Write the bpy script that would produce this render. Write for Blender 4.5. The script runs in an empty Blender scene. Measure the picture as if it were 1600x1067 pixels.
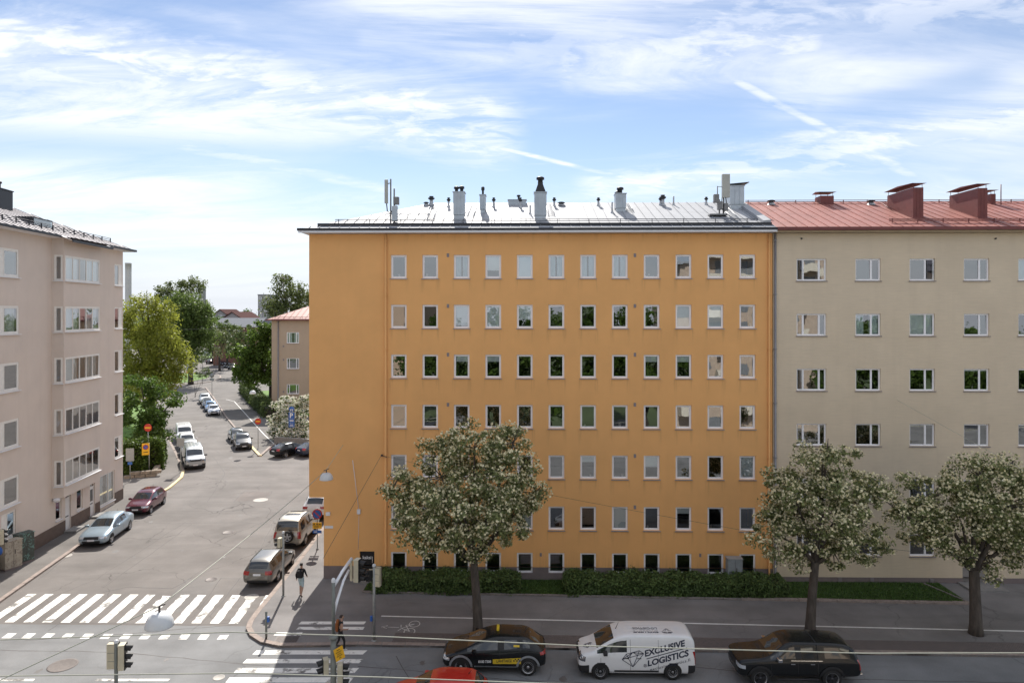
import bpy, bmesh, math, random
import numpy as np
from mathutils import Vector, Matrix
from mathutils.bvhtree import BVHTree
R = math.radians
random.seed(7)
rng = np.random.default_rng(11)
scene = bpy.context.scene
COL = scene.collection

# ------------------------------------------------------------------ camera
EYE = 16.0            # metres above the street
YAW = R(1.05)         # turned slightly to the left of the facade normal
F = 1067.0            # focal length in photo pixels (1600 wide)
HOR = 488.0           # horizon line in the photo
cam_d = bpy.data.cameras.new('camera'); cam = bpy.data.objects.new('camera', cam_d); COL.objects.link(cam)
cam.location = (0, 0, EYE); cam.rotation_euler = (R(90), 0, YAW)
cam_d.sensor_width = 36; cam_d.lens = 36 * F / 1600
cam_d.shift_y = (HOR - 533.5) / 1600
cam_d.clip_end = 4000; cam_d.clip_start = .1
scene.camera = cam

# ------------------------------------------------------------------ light
SUN_EL, SUN_AZ = R(43), R(-9)       # sun high behind the orange house, a little to the left
SKY_STRENGTH = .105
EXPOSURE = 1.6
wd = bpy.data.worlds.new('World'); scene.world = wd; wd.use_nodes = True
scene.view_settings.view_transform = 'Standard'; scene.view_settings.look = 'None'
scene.view_settings.gamma = 1; scene.view_settings.use_curve_mapping = False
scene.view_settings.exposure = EXPOSURE
sun_d = bpy.data.lights.new('sun', 'SUN'); sun = bpy.data.objects.new('sun', sun_d); COL.objects.link(sun)
sun_d.energy = 2.35; sun_d.angle = R(.53); sun_d.color = (1, .945, .865)
to_sun = Vector((math.sin(SUN_AZ) * math.cos(SUN_EL), math.cos(SUN_AZ) * math.cos(SUN_EL), math.sin(SUN_EL)))
sun.rotation_euler = (-to_sun).to_track_quat('-Z', 'Y').to_euler()
sun.location = to_sun * 300

def sky_dir(px, py):
    """direction in the sky of a point seen in the photograph"""
    u, v = (px - 800) / F, (HOR - py) / F
    f = Vector((-math.sin(YAW), math.cos(YAW), 0)); r = Vector((math.cos(YAW), math.sin(YAW), 0))
    return (f + r * u + Vector((0, 0, v))).normalized()

def build_world():
    nt = wd.node_tree; nt.nodes.clear(); N = nt.nodes; L = nt.links
    def node(t, **k):
        n = N.new(t)
        for a, b in k.items(): setattr(n, a, b)
        return n
    def math_(op, a, b=None, c=None, clamp=False):
        n = node('ShaderNodeMath', operation=op, use_clamp=clamp)
        for i, x in enumerate((a, b, c)):
            if x is None: continue
            if isinstance(x, (int, float)): n.inputs[i].default_value = x
            else: L.new(x, n.inputs[i])
        return n.outputs[0]
    def sstep(x, lo, hi):
        n = node('ShaderNodeMapRange', interpolation_type='SMOOTHSTEP')
        L.new(x, n.inputs[0]); n.inputs[1].default_value = lo; n.inputs[2].default_value = hi
        return n.outputs[0]
    sky = node('ShaderNodeTexSky', sky_type='NISHITA', sun_disc=False)
    sky.sun_elevation = SUN_EL; sky.sun_rotation = SUN_AZ; sky.altitude = 20; sky.air_density = 1.0; sky.dust_density = .0; sky.ozone_density = 1.6
    tc = node('ShaderNodeTexCoord'); sep = node('ShaderNodeSeparateXYZ'); L.new(tc.outputs['Generated'], sep.inputs[0])
    z = math_('MAXIMUM', sep.outputs[2], 0.0)
    den = math_('ADD', z, .16)
    px = math_('DIVIDE', sep.outputs[0], den); py = math_('DIVIDE', sep.outputs[1], den)
    comb = node('ShaderNodeCombineXYZ'); L.new(px, comb.inputs[0]); L.new(py, comb.inputs[1])
    def noise(scale, rot, stretch, off, detail=9, rough=.62, dist=.6):
        m = node('ShaderNodeMapping'); L.new(comb.outputs[0], m.inputs[0])
        m.inputs['Rotation'].default_value = (0, 0, rot); m.inputs['Scale'].default_value = (stretch, 1, 1); m.inputs['Location'].default_value = off
        t = node('ShaderNodeTexNoise'); t.inputs['Scale'].default_value = scale; t.inputs['Detail'].default_value = detail
        t.inputs['Roughness'].default_value = rough; t.inputs['Distortion'].default_value = dist
        L.new(m.outputs[0], t.inputs['Vector']); return t.outputs[0]
    big = noise(.75, R(28), .55, (4.4, 2.3, 0), 6, .55, .5)
    fine = noise(2.6, R(24), .30, (7.2, 2.0, 0), 10, .68, .9)
    cur = noise(11, R(-20), .55, (1.2, 5.0, 0), 6, .6, .4)
    a = math_('MULTIPLY', sstep(big, .34, .56), sstep(fine, .26, .62))
    b = math_('MULTIPLY', sstep(fine, .52, .74), .40)
    c = math_('MULTIPLY', math_('MULTIPLY', sstep(cur, .42, .60), sstep(big, .40, .60)), .55)
    m = math_('MAXIMUM', math_('MAXIMUM', a, b), c)
    # pale veil thickening towards the horizon
    veil = math_('MULTIPLY', sstep(z, .24, -.02), .95)
    # long bands of cirrus and two contrails, laid along great circles
    def band(p0, p1, half, soft, amount, ext=1.05):
        d0, d1 = sky_dir(*p0), sky_dir(*p1); n_ = d0.cross(d1).normalized(); mid = (d0 + d1).normalized()
        v = node('ShaderNodeVectorMath', operation='DOT_PRODUCT'); L.new(tc.outputs['Generated'], v.inputs[0]); v.inputs[1].default_value = n_
        wob = math_('MULTIPLY', math_('SUBTRACT', fine, .5), soft)
        d = math_('ABSOLUTE', math_('ADD', v.outputs['Value'], wob))
        e = node('ShaderNodeVectorMath', operation='DOT_PRODUCT'); L.new(tc.outputs['Generated'], e.inputs[0]); e.inputs[1].default_value = mid
        rngm = sstep(e.outputs['Value'], math.cos(mid.angle(d0) * ext), math.cos(mid.angle(d0) * .85))
        s = math_('MULTIPLY', sstep(d, half, half * .15), rngm)
        return math_('MULTIPLY', s, amount)
    m = math_('MULTIPLY', m, math_('ADD', math_('MULTIPLY', sstep(z, .01, .17), .72), .18))      # thin towards the horizon
    tex = math_('ADD', math_('MULTIPLY', sstep(fine, .32, .60), .55), math_('MULTIPLY', sstep(cur, .42, .58), .45))
    for arg in (((-200, 225), (660, 262), .038, .05, .75), ((560, 275), (1180, 165), .045, .06, .70), ((1150, 235), (1560, 120), .030, .05, .55), ((380, 40), (560, 60), .02, .03, .4)):
        m = math_('MULTIPLY', m, math_('SUBTRACT', 1.0, band(*arg, 1.15)))                            # clear lanes between the bands
    for arg in (((600, 188), (1060, 299), .0046, .004, .95), ((1060, 78), (1440, 282), .0085, .010, .75),
                ((-160, 50), (820, 212), .075, .08, .98), ((760, 40), (1700, -60), .10, .16, .70), ((860, 95), (1300, 60), .06, .12, .8),
                ((900, 300), (1750, 160), .040, .07, .80), ((180, 205), (620, 300), .010, .03, .50),
                ((-200, 330), (640, 318), .030, .08, .28)):
        m = math_('MAXIMUM', m, math_('MULTIPLY', band(*arg), tex))
    m = math_('MULTIPLY', m, .92, clamp=True)
    mix = node('ShaderNodeMix', data_type='RGBA'); L.new(m, mix.inputs[0])
    tint = node('ShaderNodeMix', data_type='RGBA', blend_type='MULTIPLY'); tint.inputs[0].default_value = 1; L.new(sky.outputs[0], tint.inputs[6]); tint.inputs[7].default_value = (.47, .42, .41, 1)
    hz = node('ShaderNodeMix', data_type='RGBA'); L.new(veil, hz.inputs[0]); L.new(tint.outputs[2], hz.inputs[6]); hz.inputs[7].default_value = (2.38, 2.60, 2.98, 1)
    L.new(hz.outputs[2], mix.inputs[6]); mix.inputs[7].default_value = (3.65, 3.70, 3.80, 1)
    bg = node('ShaderNodeBackground'); bg.inputs[1].default_value = SKY_STRENGTH; L.new(mix.outputs[2], bg.inputs[0])
    out = node('ShaderNodeOutputWorld'); L.new(bg.outputs[0], out.inputs[0])
build_world()

# ------------------------------------------------------------------ surveying the photograph
CF = Vector((-math.sin(YAW), math.cos(YAW), 0)); CR = Vector((math.cos(YAW), math.sin(YAW), 0))
def ray(px, py):
    return CF + CR * ((px - 800) / F) + Vector((0, 0, (HOR - py) / F))
def G(px, py, z=0.0):
    """where a point of the photograph lies on level z"""
    d = ray(px, py); t = (z - EYE) / d.z
    return Vector((d.x * t, d.y * t, z))
def onY(px, py, Y):
    d = ray(px, py); t = Y / d.y
    return Vector((d.x * t, Y, EYE + d.z * t))

# ------------------------------------------------------------------ materials
MATS = {}
def mat(name, c, rough=.8, metal=0., var=.10, scale=3., bump=0., bscale=40., spec=.5, coat=0., stretch=(1, 1, 1), emit=0, c2=None, fine=.0, fscale=60., trans=0):
    if name in MATS: return MATS[name]
    m = bpy.data.materials.new(name); m.use_nodes = True; nt = m.node_tree; N = nt.nodes; L = nt.links
    p = N['Principled BSDF']; p.inputs['Roughness'].default_value = rough; p.inputs['Metallic'].default_value = metal
    p.inputs['Specular IOR Level'].default_value = spec; p.inputs['Coat Weight'].default_value = coat; p.inputs['Coat Roughness'].default_value = .04
    c = tuple(c) + (1,)
    tc = N.new('ShaderNodeTexCoord'); mp = N.new('ShaderNodeMapping'); mp.inputs['Scale'].default_value = stretch; L.new(tc.outputs['Object'], mp.inputs[0])
    if var > 0 or c2:
        n = N.new('ShaderNodeTexNoise'); n.inputs['Scale'].default_value = scale; n.inputs['Detail'].default_value = 6; n.inputs['Roughness'].default_value = .6
        L.new(mp.outputs[0], n.inputs['Vector'])
        r = N.new('ShaderNodeMapRange'); L.new(n.outputs[0], r.inputs[0]); r.inputs[1].default_value = .3; r.inputs[2].default_value = .7
        fac = r.outputs[0]
        if fine:
            n2 = N.new('ShaderNodeTexNoise'); n2.inputs['Scale'].default_value = fscale; n2.inputs['Detail'].default_value = 3; L.new(mp.outputs[0], n2.inputs['Vector'])
            mm = N.new('ShaderNodeMath'); mm.operation = 'MULTIPLY_ADD'; L.new(n2.outputs[0], mm.inputs[0]); mm.inputs[1].default_value = fine * 2; mm.inputs[2].default_value = -fine
            ad = N.new('ShaderNodeMath'); ad.operation = 'ADD'; L.new(fac, ad.inputs[0]); L.new(mm.outputs[0], ad.inputs[1]); fac = ad.outputs[0]
        mx = N.new('ShaderNodeMix'); mx.data_type = 'RGBA'; L.new(fac, mx.inputs[0])
        mx.inputs[6].default_value = tuple(x * (1 - var) for x in c[:3]) + (1,)
        mx.inputs[7].default_value = (tuple(c2) + (1,)) if c2 else tuple(min(1, x * (1 + var)) for x in c[:3]) + (1,)
        L.new(mx.outputs[2], p.inputs['Base Color'])
    else:
        p.inputs['Base Color'].default_value = c
    if bump:
        nb = N.new('ShaderNodeTexNoise'); nb.inputs['Scale'].default_value = bscale; nb.inputs['Detail'].default_value = 4; L.new(mp.outputs[0], nb.inputs['Vector'])
        b = N.new('ShaderNodeBump'); b.inputs['Strength'].default_value = bump; b.inputs['Distance'].default_value = .02
        L.new(nb.outputs[0], b.inputs['Height']); L.new(b.outputs[0], p.inputs['Normal'])
    if emit: p.inputs['Emission Color'].default_value = c; p.inputs['Emission Strength'].default_value = emit
    MATS[name] = m; return m

def leaf_mat(name, c, var=.35, trans=.3, rough=.55):
    if name in MATS: return MATS[name]
    m = bpy.data.materials.new(name); m.use_nodes = True; nt = m.node_tree; N = nt.nodes; L = nt.links
    p = N['Principled BSDF']; p.inputs['Roughness'].default_value = rough; p.inputs['Specular IOR Level'].default_value = .3
    g = N.new('ShaderNodeNewGeometry')
    rp = N.new('ShaderNodeMix'); rp.data_type = 'RGBA'; L.new(g.outputs['Random Per Island'], rp.inputs[0])
    rp.inputs[6].default_value = (c[0] * (1 - var), c[1] * (1 - var), c[2] * (1 - var), 1)
    rp.inputs[7].default_value = (c[0] * (1 + var), c[1] * (1 + var * .9), c[2] * (1 + var * .5), 1)
    L.new(rp.outputs[2], p.inputs['Base Color'])
    t = N.new('ShaderNodeBsdfTranslucent'); L.new(rp.outputs[2], t.inputs[0])
    ms = N.new('ShaderNodeMixShader'); ms.inputs[0].default_value = trans
    L.new(p.outputs[0], ms.inputs[1]); L.new(t.outputs[0], ms.inputs[2]); L.new(ms.outputs[0], N['Material Output'].inputs[0])
    MATS[name] = m; return m

def glass_mat(name, refl=.16, tint=(.75, .8, .8), wav=.12, wscale=1.3):
    """window pane: reflects like double glazing and lets the room or blind behind show through"""
    if name in MATS: return MATS[name]
    m = bpy.data.materials.new(name); m.use_nodes = True; nt = m.node_tree; N = nt.nodes; L = nt.links
    N.remove(N['Principled BSDF'])
    tr = N.new('ShaderNodeBsdfTransparent'); tr.inputs[0].default_value = tuple(tint) + (1,)
    gl = N.new('ShaderNodeBsdfGlossy'); gl.inputs['Roughness'].default_value = .01; gl.inputs[0].default_value = (.96, .98, 1, 1)
    lw = N.new('ShaderNodeFresnel'); lw.inputs[0].default_value = 1.5
    ma = N.new('ShaderNodeMath'); ma.operation = 'MULTIPLY_ADD'; ma.use_clamp = True; L.new(lw.outputs[0], ma.inputs[0]); ma.inputs[1].default_value = 1.5; ma.inputs[2].default_value = refl
    tc = N.new('ShaderNodeTexCoord'); n = N.new('ShaderNodeTexNoise'); n.inputs['Scale'].default_value = wscale; n.inputs['Detail'].default_value = 1.5
    oi = N.new('ShaderNodeObjectInfo'); ad = N.new('ShaderNodeVectorMath'); ad.operation = 'ADD'
    L.new(tc.outputs['Object'], ad.inputs[0]); L.new(oi.outputs['Location'], ad.inputs[1]); L.new(ad.outputs[0], n.inputs['Vector'])
    b = N.new('ShaderNodeBump'); b.inputs['Strength'].default_value = wav; b.inputs['Distance'].default_value = .02; L.new(n.outputs[0], b.inputs['Height']); L.new(b.outputs[0], gl.inputs['Normal'])
    ms = N.new('ShaderNodeMixShader'); L.new(ma.outputs[0], ms.inputs[0]); L.new(tr.outputs[0], ms.inputs[1]); L.new(gl.outputs[0], ms.inputs[2]); L.new(ms.outputs[0], N['Material Output'].inputs[0])
    MATS[name] = m; return m

# ------------------------------------------------------------------ mesh building
class MB:
    def __init__(s): s.v = []; s.f = []; s.m = []; s.sm = []
    def add(s, vs, fs, mi=0, smooth=False):
        o = len(s.v); s.v += [tuple(v) for v in vs]
        for f in fs: s.f.append(tuple(i + o for i in f)); s.m.append(mi); s.sm.append(smooth)
        return s
    def quad(s, a, b, c, d, mi=0): return s.add([a, b, c, d], [(0, 1, 2, 3)], mi)
    def box(s, x0, x1, y0, y1, z0, z1, mi=0, M=None):
        v = [(x, y, z) for z in (z0, z1) for y in (y0, y1) for x in (x0, x1)]
        if M is not None: v = [M @ Vector(p) for p in v]
        return s.add(v, [(0, 2, 3, 1), (4, 5, 7, 6), (0, 1, 5, 4), (2, 6, 7, 3), (0, 4, 6, 2), (1, 3, 7, 5)], mi)
    def cbox(s, x0, x1, y0, y1, z0, z1, c, mi=0, M=None):
        """box with chamfered edges"""
        b = bmesh.new(); bmesh.ops.create_cube(b, size=1)
        for v in b.verts: v.co = Vector(((x0 + x1) / 2 + v.co.x * (x1 - x0), (y0 + y1) / 2 + v.co.y * (y1 - y0), (z0 + z1) / 2 + v.co.z * (z1 - z0)))
        bmesh.ops.bevel(b, geom=list(b.edges), offset=c, segments=2, affect='EDGES', profile=.6)
        b.verts.index_update(); vs = [v.co.copy() for v in b.verts]; fs = [[v.index for v in f.verts] for f in b.faces]; b.free()
        if M is not None: vs = [M @ v for v in vs]
        return s.add(vs, fs, mi, False)
    def tube(s, pts, rad, n=8, mi=0, cap=True, smooth=True):
        pts = [Vector(p) for p in pts]; k = len(pts)
        if not hasattr(rad, '__len__'): rad = [rad] * k
        vs = []; fs = []; up = None
        for i, p in enumerate(pts):
            d = (pts[min(i + 1, k - 1)] - pts[max(i - 1, 0)]).normalized()
            if up is None: up = Vector((0, 0, 1)) if abs(d.z) < .9 else Vector((1, 0, 0))
            a = d.cross(up).normalized(); b = a.cross(d).normalized(); up = b
            for j in range(n):
                t = 2 * math.pi * j / n; vs.append(p + (a * math.cos(t) + b * math.sin(t)) * rad[i])
        for i in range(k - 1):
            for j in range(n): fs.append((i * n + j, i * n + (j + 1) % n, (i + 1) * n + (j + 1) % n, (i + 1) * n + j))
        s.add(vs, fs, mi, smooth)
        if cap:
            o = len(s.v) - len(vs)
            s.f.append(tuple(o + j for j in range(n))[::-1]); s.m.append(mi); s.sm.append(False)
            s.f.append(tuple(o + (k - 1) * n + j for j in range(n))); s.m.append(mi); s.sm.append(False)
        return s
    def lathe(s, prof, n=16, mi=0, M=None, smooth=True):
        """prof: (radius, height) pairs turned about z"""
        vs = []; fs = []
        for r, z in prof:
            for j in range(n): t = 2 * math.pi * j / n; vs.append(Vector((r * math.cos(t), r * math.sin(t), z)))
        for i in range(len(prof) - 1):
            for j in range(n): fs.append((i * n + j, i * n + (j + 1) % n, (i + 1) * n + (j + 1) % n, (i + 1) * n + j))
        if M is not None: vs = [M @ v for v in vs]
        return s.add(vs, fs, mi, smooth)
    def prism(s, poly, z0, z1, mi=0, M=None):
        n = len(poly); vs = [Vector((p[0], p[1], z0)) for p in poly] + [Vector((p[0], p[1], z1)) for p in poly]
        if M is not None: vs = [M @ v for v in vs]
        return s.add(vs, [tuple(range(n))[::-1], tuple(range(n, 2 * n))] + [(i, (i + 1) % n, n + (i + 1) % n, n + i) for i in range(n)], mi)
    def mesh(s, name, mats):
        me = bpy.data.meshes.new(name); me.from_pydata([tuple(v) for v in s.v], [], s.f)
        for m in (mats if isinstance(mats, (list, tuple)) else [mats]): me.materials.append(m)
        me.polygons.foreach_set('material_index', s.m); me.polygons.foreach_set('use_smooth', s.sm); me.update(); return me
    def build(s, name, mats, parent=None, loc=None, rz=0):
        return link(name, s.mesh(name, mats), parent, loc, rz)

def link(name, me, parent=None, loc=None, rz=0):
    o = bpy.data.objects.new(name, me); COL.objects.link(o)
    if parent: o.parent = parent
    if loc is not None: o.location = loc
    if rz: o.rotation_euler = (0, 0, rz)
    return o
def tag(o, label, cat, group=None):
    o['label'] = label; o['category'] = cat
    if group: o['group'] = group
    elif 'group' in o: del o['group']
    return o
def thing(name, label, cat, loc=(0, 0, 0), rz=0, group=None):
    o = link(name, None, None, loc, rz); return tag(o, label, cat, group)
def struct(o, kind='structure'): o['kind'] = kind; return o
def copy_tree(o, parent=None):
    c = o.copy(); COL.objects.link(c); c.parent = parent
    for ch in list(o.children): copy_tree(ch, c)
    return c
def text_mesh(txt, size=1.0, bold=0.0, spacing=1.0):
    cu = bpy.data.curves.new('lettering', 'FONT'); cu.body = txt; cu.size = size; cu.offset = bold; cu.space_character = spacing; cu.align_x = 'LEFT'; cu.resolution_u = 3
    o = bpy.data.objects.new('lettering', cu); COL.objects.link(o)
    dg = bpy.context.evaluated_depsgraph_get(); me = bpy.data.meshes.new_from_object(o.evaluated_get(dg))
    bpy.data.objects.remove(o); bpy.data.curves.remove(cu)
    vs = [v.co.copy() for v in me.vertices]; fs = [tuple(p.vertices) for p in me.polygons]; bpy.data.meshes.remove(me)
    return vs, fs
# ================================================================== the setting
FY = 40.57                                  # plane of the long street facade
def asphalt(name, c, crack=.5, var=.2):
    m = mat(name, c, .9, var=var, scale=.35, bump=.35, bscale=55, fine=.7, fscale=26, spec=.3)
    nt = m.node_tree; N = nt.nodes; L = nt.links; p = N['Principled BSDF']
    src = p.inputs['Base Color'].links[0].from_socket
    tc = N.new('ShaderNodeTexCoord')
    def dark(fac, col, prev):
        mx = N.new('ShaderNodeMix'); mx.data_type = 'RGBA'; L.new(fac, mx.inputs[0]); L.new(prev, mx.inputs[6]); mx.inputs[7].default_value = tuple(col) + (1,); return mx.outputs[2]
    # polished wheel tracks and old stains, streaked along the street
    mp = N.new('ShaderNodeMapping'); mp.inputs['Scale'].default_value = (.09, .8, 1); L.new(tc.outputs['Object'], mp.inputs[0])
    n = N.new('ShaderNodeTexNoise'); n.inputs['Scale'].default_value = 1.1; n.inputs['Detail'].default_value = 5; L.new(mp.outputs[0], n.inputs[0])
    r = N.new('ShaderNodeMapRange'); L.new(n.outputs[0], r.inputs[0]); r.inputs[1].default_value = .5; r.inputs[2].default_value = .75; r.inputs[4].default_value = .45
    src = dark(r.outputs[0], [x * .62 for x in c], src)
    # fine cracks
    v = N.new('ShaderNodeTexVoronoi'); v.feature = 'DISTANCE_TO_EDGE'; v.inputs['Scale'].default_value = .22
    nn = N.new('ShaderNodeTexNoise'); nn.inputs['Scale'].default_value = .8; nn.inputs['Detail'].default_value = 6; L.new(tc.outputs['Object'], nn.inputs[0])
    ad = N.new('ShaderNodeVectorMath'); ad.operation = 'MULTIPLY_ADD'; L.new(nn.outputs['Color'], ad.inputs[0]); ad.inputs[1].default_value = (1.6, 1.6, 0); L.new(tc.outputs['Object'], ad.inputs[2]); L.new(ad.outputs[0], v.inputs['Vector'])
    r2 = N.new('ShaderNodeMapRange'); L.new(v.outputs['Distance'], r2.inputs[0]); r2.inputs[1].default_value = .009; r2.inputs[2].default_value = .002
    n3 = N.new('ShaderNodeTexNoise'); n3.inputs['Scale'].default_value = .13; L.new(tc.outputs['Object'], n3.inputs[0])
    r3 = N.new('ShaderNodeMapRange'); L.new(n3.outputs[0], r3.inputs[0]); r3.inputs[1].default_value = .45; r3.inputs[2].default_value = .6; r3.inputs[4].default_value = crack
    mu = N.new('ShaderNodeMath'); mu.operation = 'MULTIPLY'; L.new(r2.outputs[0], mu.inputs[0]); L.new(r3.outputs[0], mu.inputs[1])
    src = dark(mu.outputs[0], [x * .35 for x in c], src)
    L.new(src, p.inputs['Base Color']); return m

M_main = asphalt('asphalt_main_road', (.215, .218, .222), .4)
M_side = asphalt('asphalt_side_street', (.18, .166, .157), .75)
M_walk = asphalt('asphalt_sidewalk', (.215, .205, .202), .4)
M_walk2 = asphalt('asphalt_sidewalk_pale', (.165, .153, .144), .4)
M_kerb = mat('granite_kerb', (.30, .245, .215), .85, var=.18, scale=5, fine=.4, fscale=90, bump=.2)
M_grass = mat('lawn_soil', (.045, .085, .018), .95, var=.35, scale=2.2, fine=.3, fscale=30)
M_earth = mat('far_ground', (.07, .10, .035), .95, var=.3, scale=.05)
M_seam = mat('tar_seam', (.075, .068, .065), .7, var=.1)

def paint_mat():
    """thermoplastic road paint, worn through in places"""
    m = mat('road_paint', (.80, .79, .75), .75, var=.08, scale=4, fine=.4, fscale=60)
    nt = m.node_tree; N = nt.nodes; L = nt.links; p = N['Principled BSDF']; src = p.inputs['Base Color'].links[0].from_socket
    tc = N.new('ShaderNodeTexCoord'); n = N.new('ShaderNodeTexNoise'); n.inputs['Scale'].default_value = 1.1; n.inputs['Detail'].default_value = 11; n.inputs['Roughness'].default_value = .72
    L.new(tc.outputs['Object'], n.inputs[0])
    r = N.new('ShaderNodeMapRange'); L.new(n.outputs[0], r.inputs[0]); r.inputs[1].default_value = .475; r.inputs[2].default_value = .39
    mx = N.new('ShaderNodeMix'); mx.data_type = 'RGBA'; L.new(r.outputs[0], mx.inputs[0]); L.new(src, mx.inputs[6]); mx.inputs[7].default_value = (.17, .16, .15, 1); L.new(mx.outputs[2], p.inputs['Base Color'])
    return m
M_paint = paint_mat()
M_yellow_paint = mat('yellow_kerb_paint', (.70, .58, .33), .8, var=.2, scale=3)

g = MB(); g.quad((-1500, -700, -.03), (1500, -700, -.03), (1500, 2400, -.03), (-1500, 2400, -.03)); struct(g.build('ground', M_earth))
SPLIT = 34.6
road = MB().quad((-170, -20, 0), (150, -20, 0), (150, SPLIT, 0), (-170, SPLIT, 0)).build('road', M_main); struct(road)
side = MB().quad((-170, SPLIT, 0), (60, SPLIT, 0), (60, 330, 0), (-170, 330, 0)).build('side_street', M_side); struct(side)

def slab(name, pts, mats, z=.11):
    b = MB(); n = len(pts); b.add([(p[0], p[1], z) for p in pts] + [(p[0], p[1], -.02) for p in pts], [tuple(range(n))] + [(i, n + i, n + (i + 1) % n, (i + 1) % n) for i in range(n)])
    o = b.build(name, mats)
    bm = bmesh.new(); bm.from_mesh(o.data); bmesh.ops.recalc_face_normals(bm, faces=bm.faces); bm.to_mesh(o.data); bm.free()
    return struct(o)

STONE = {}
def kerb_stones(parent, line, step=1.1, w=.28, z0=-.004, h=.128, m=None, inward=1, m2=None, upto=300):
    """row of granite kerb stones along a polyline, each a stone of its own"""
    line = [Vector((p[0], p[1], 0)) for p in line]; seg = []; k = 0
    for a, b in zip(line[:-1], line[1:]):
        n = max(1, round((b - a).length / step)); 
        for i in range(n): seg.append((a.lerp(b, i / n), a.lerp(b, (i + 1) / n)))
    for a, b in seg[:upto]:
        d = b - a; Ln = d.length; key = round(Ln, 2)
        if key not in STONE:
            mb = MB(); mb.cbox(.008, key - .008, 0, w, 0, h, .018); STONE[key] = mb.mesh('kerb_stone', m or M_kerb)
        o = link('kerb_stone', STONE[key], parent, (a.x, a.y, z0 + random.uniform(-.006, .006)), math.atan2(d.y, d.x))
        if m2: o.material_slots[0].link = 'OBJECT'; o.material_slots[0].material = m2
def Yk(x): return 32.45 - .0156 * x
def Yh(x): return 38.28 - .0297 * x
def Yw(x): return 35.38 - .034 * x

# corner of the pavement in front of the orange house
corner = [G(503, 826), G(470, 870), G(425, 926), G(399, 957), G(387, 974), G(384, 984), G(390, 995), G(407, 1006), G(436, 1012)]
walk_pts = [(-16.2, 66)] + [(p.x, p.y) for p in corner] + [(x, Yk(x)) for x in (-8, 0, 20, 60)] + [(60, 66)]
pave = slab('pavement', walk_pts[::1], M_walk)
kerb_stones(pave, [(p.x, p.y) for p in corner] + [(x, Yk(x)) for x in (-8, 0, 20, 34)])
# strip of paving setts behind the kerb
def setts():
    m = mat('sett_paving', (.17, .14, .13), .9, var=.1, scale=3)
    nt = m.node_tree; N = nt.nodes; L = nt.links; p = N['Principled BSDF']
    tc = N.new('ShaderNodeTexCoord'); b = N.new('ShaderNodeTexBrick'); b.inputs['Scale'].default_value = 4.2; b.inputs['Mortar Size'].default_value = .035
    b.inputs['Color1'].default_value = (.20, .16, .15, 1); b.inputs['Color2'].default_value = (.145, .125, .12, 1); b.inputs['Mortar'].default_value = (.07, .065, .06, 1)
    L.new(tc.outputs['Object'], b.inputs['Vector']); L.new(b.outputs['Color'], p.inputs['Base Color'])
    bp = N.new('ShaderNodeBump'); bp.inputs['Strength'].default_value = .5; bp.inputs['Distance'].default_value = .015; L.new(b.outputs['Fac'], bp.inputs['Height']); bp.invert = True; L.new(bp.outputs[0], p.inputs['Normal']); return m
b = MB(); xs = [-6.4, 0, 20, 60]
for x0, x1 in zip(xs[:-1], xs[1:]): b.quad((x0, Yk(x0) + .29, .1155), (x1, Yk(x1) + .29, .1155), (x1, Yk(x1) + 1.25, .1155), (x0, Yk(x0) + 1.25, .1155))
b.build('sett_strip', setts(), pave)
# cycle lane line and cycle mark
b = MB()
for x0, x1 in zip((-7.5, 0, 20), (0, 20, 60)): b.quad((x0, Yw(x0) - .06, .115), (x1, Yw(x1) - .06, .115), (x1, Yw(x1) + .06, .115), (x0, Yw(x0) + .06, .115))
b.build('lane_line', mat('line_paint', (.72, .72, .70), .8, var=.12, scale=3, fine=.4, fscale=40), pave)
c0 = G(642, 980, .11)
b = MB()
def ring(b, cx, cy, r, w, z, n=20):
    v = []
    for i in range(n):
        t = 2 * math.pi * i / n
        v += [(cx + math.cos(t) * (r - w), cy + math.sin(t) * (r - w) * 1.25, z), (cx + math.cos(t) * (r + w), cy + math.sin(t) * (r + w) * 1.25, z)]
    b.add(v, [(2 * i, 2 * i + 1, (2 * i + 3) % (2 * n), (2 * i + 2) % (2 * n)) for i in range(n)])
def stroke(b, p, q, w, z):
    p, q = Vector(p), Vector(q); n = Vector((-(q - p).y, (q - p).x)).normalized() * w
    b.quad((*(p + n), z), (*(p - n), z), (*(q - n), z), (*(q + n), z))
for dx, dy in ((0, -.42), (.12, .40)): ring(b, c0.x + dx, c0.y + dy, .27, .015, .115)
for p, q in (((0, -.42), (-.45, -.1)), ((-.45, -.1), (.12, .4)), ((-.45, -.1), (-.6, -.35)), ((.12, .4), (-.3, .25)), ((-.3, .25), (0, -.42)), ((-.55, .3), (-.5, -.0))):
    stroke(b, (c0.x + p[0], c0.y + p[1]), (c0.x + q[0], c0.y + q[1]), .015, .115)
a0 = G(596, 979, .11); stroke(b, (a0.x, a0.y), (a0.x + .9, a0.y - .03), .016, .115); stroke(b, (a0.x, a0.y), (a0.x + .3, a0.y + .14), .025, .1152); stroke(b, (a0.x, a0.y), (a0.x + .3, a0.y - .14), .025, .1152)
b.build('cycle_mark', M_paint, pave)
# short zebra over the cycle path
for ya, yb, xa, xb in ((970.5, 975, 466, 569), (979, 983.5, 462, 567), (987.5, 992.5, 427, 470)):
    p = [G(xa, yb, .11), G(xb, yb, .11), G(xb + 3, ya, .11), G(xa + 5, ya, .11)]
    MB().quad(*[(q.x, q.y, .1165) for q in p]).build('zebra_stripe', M_paint, pave)
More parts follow.
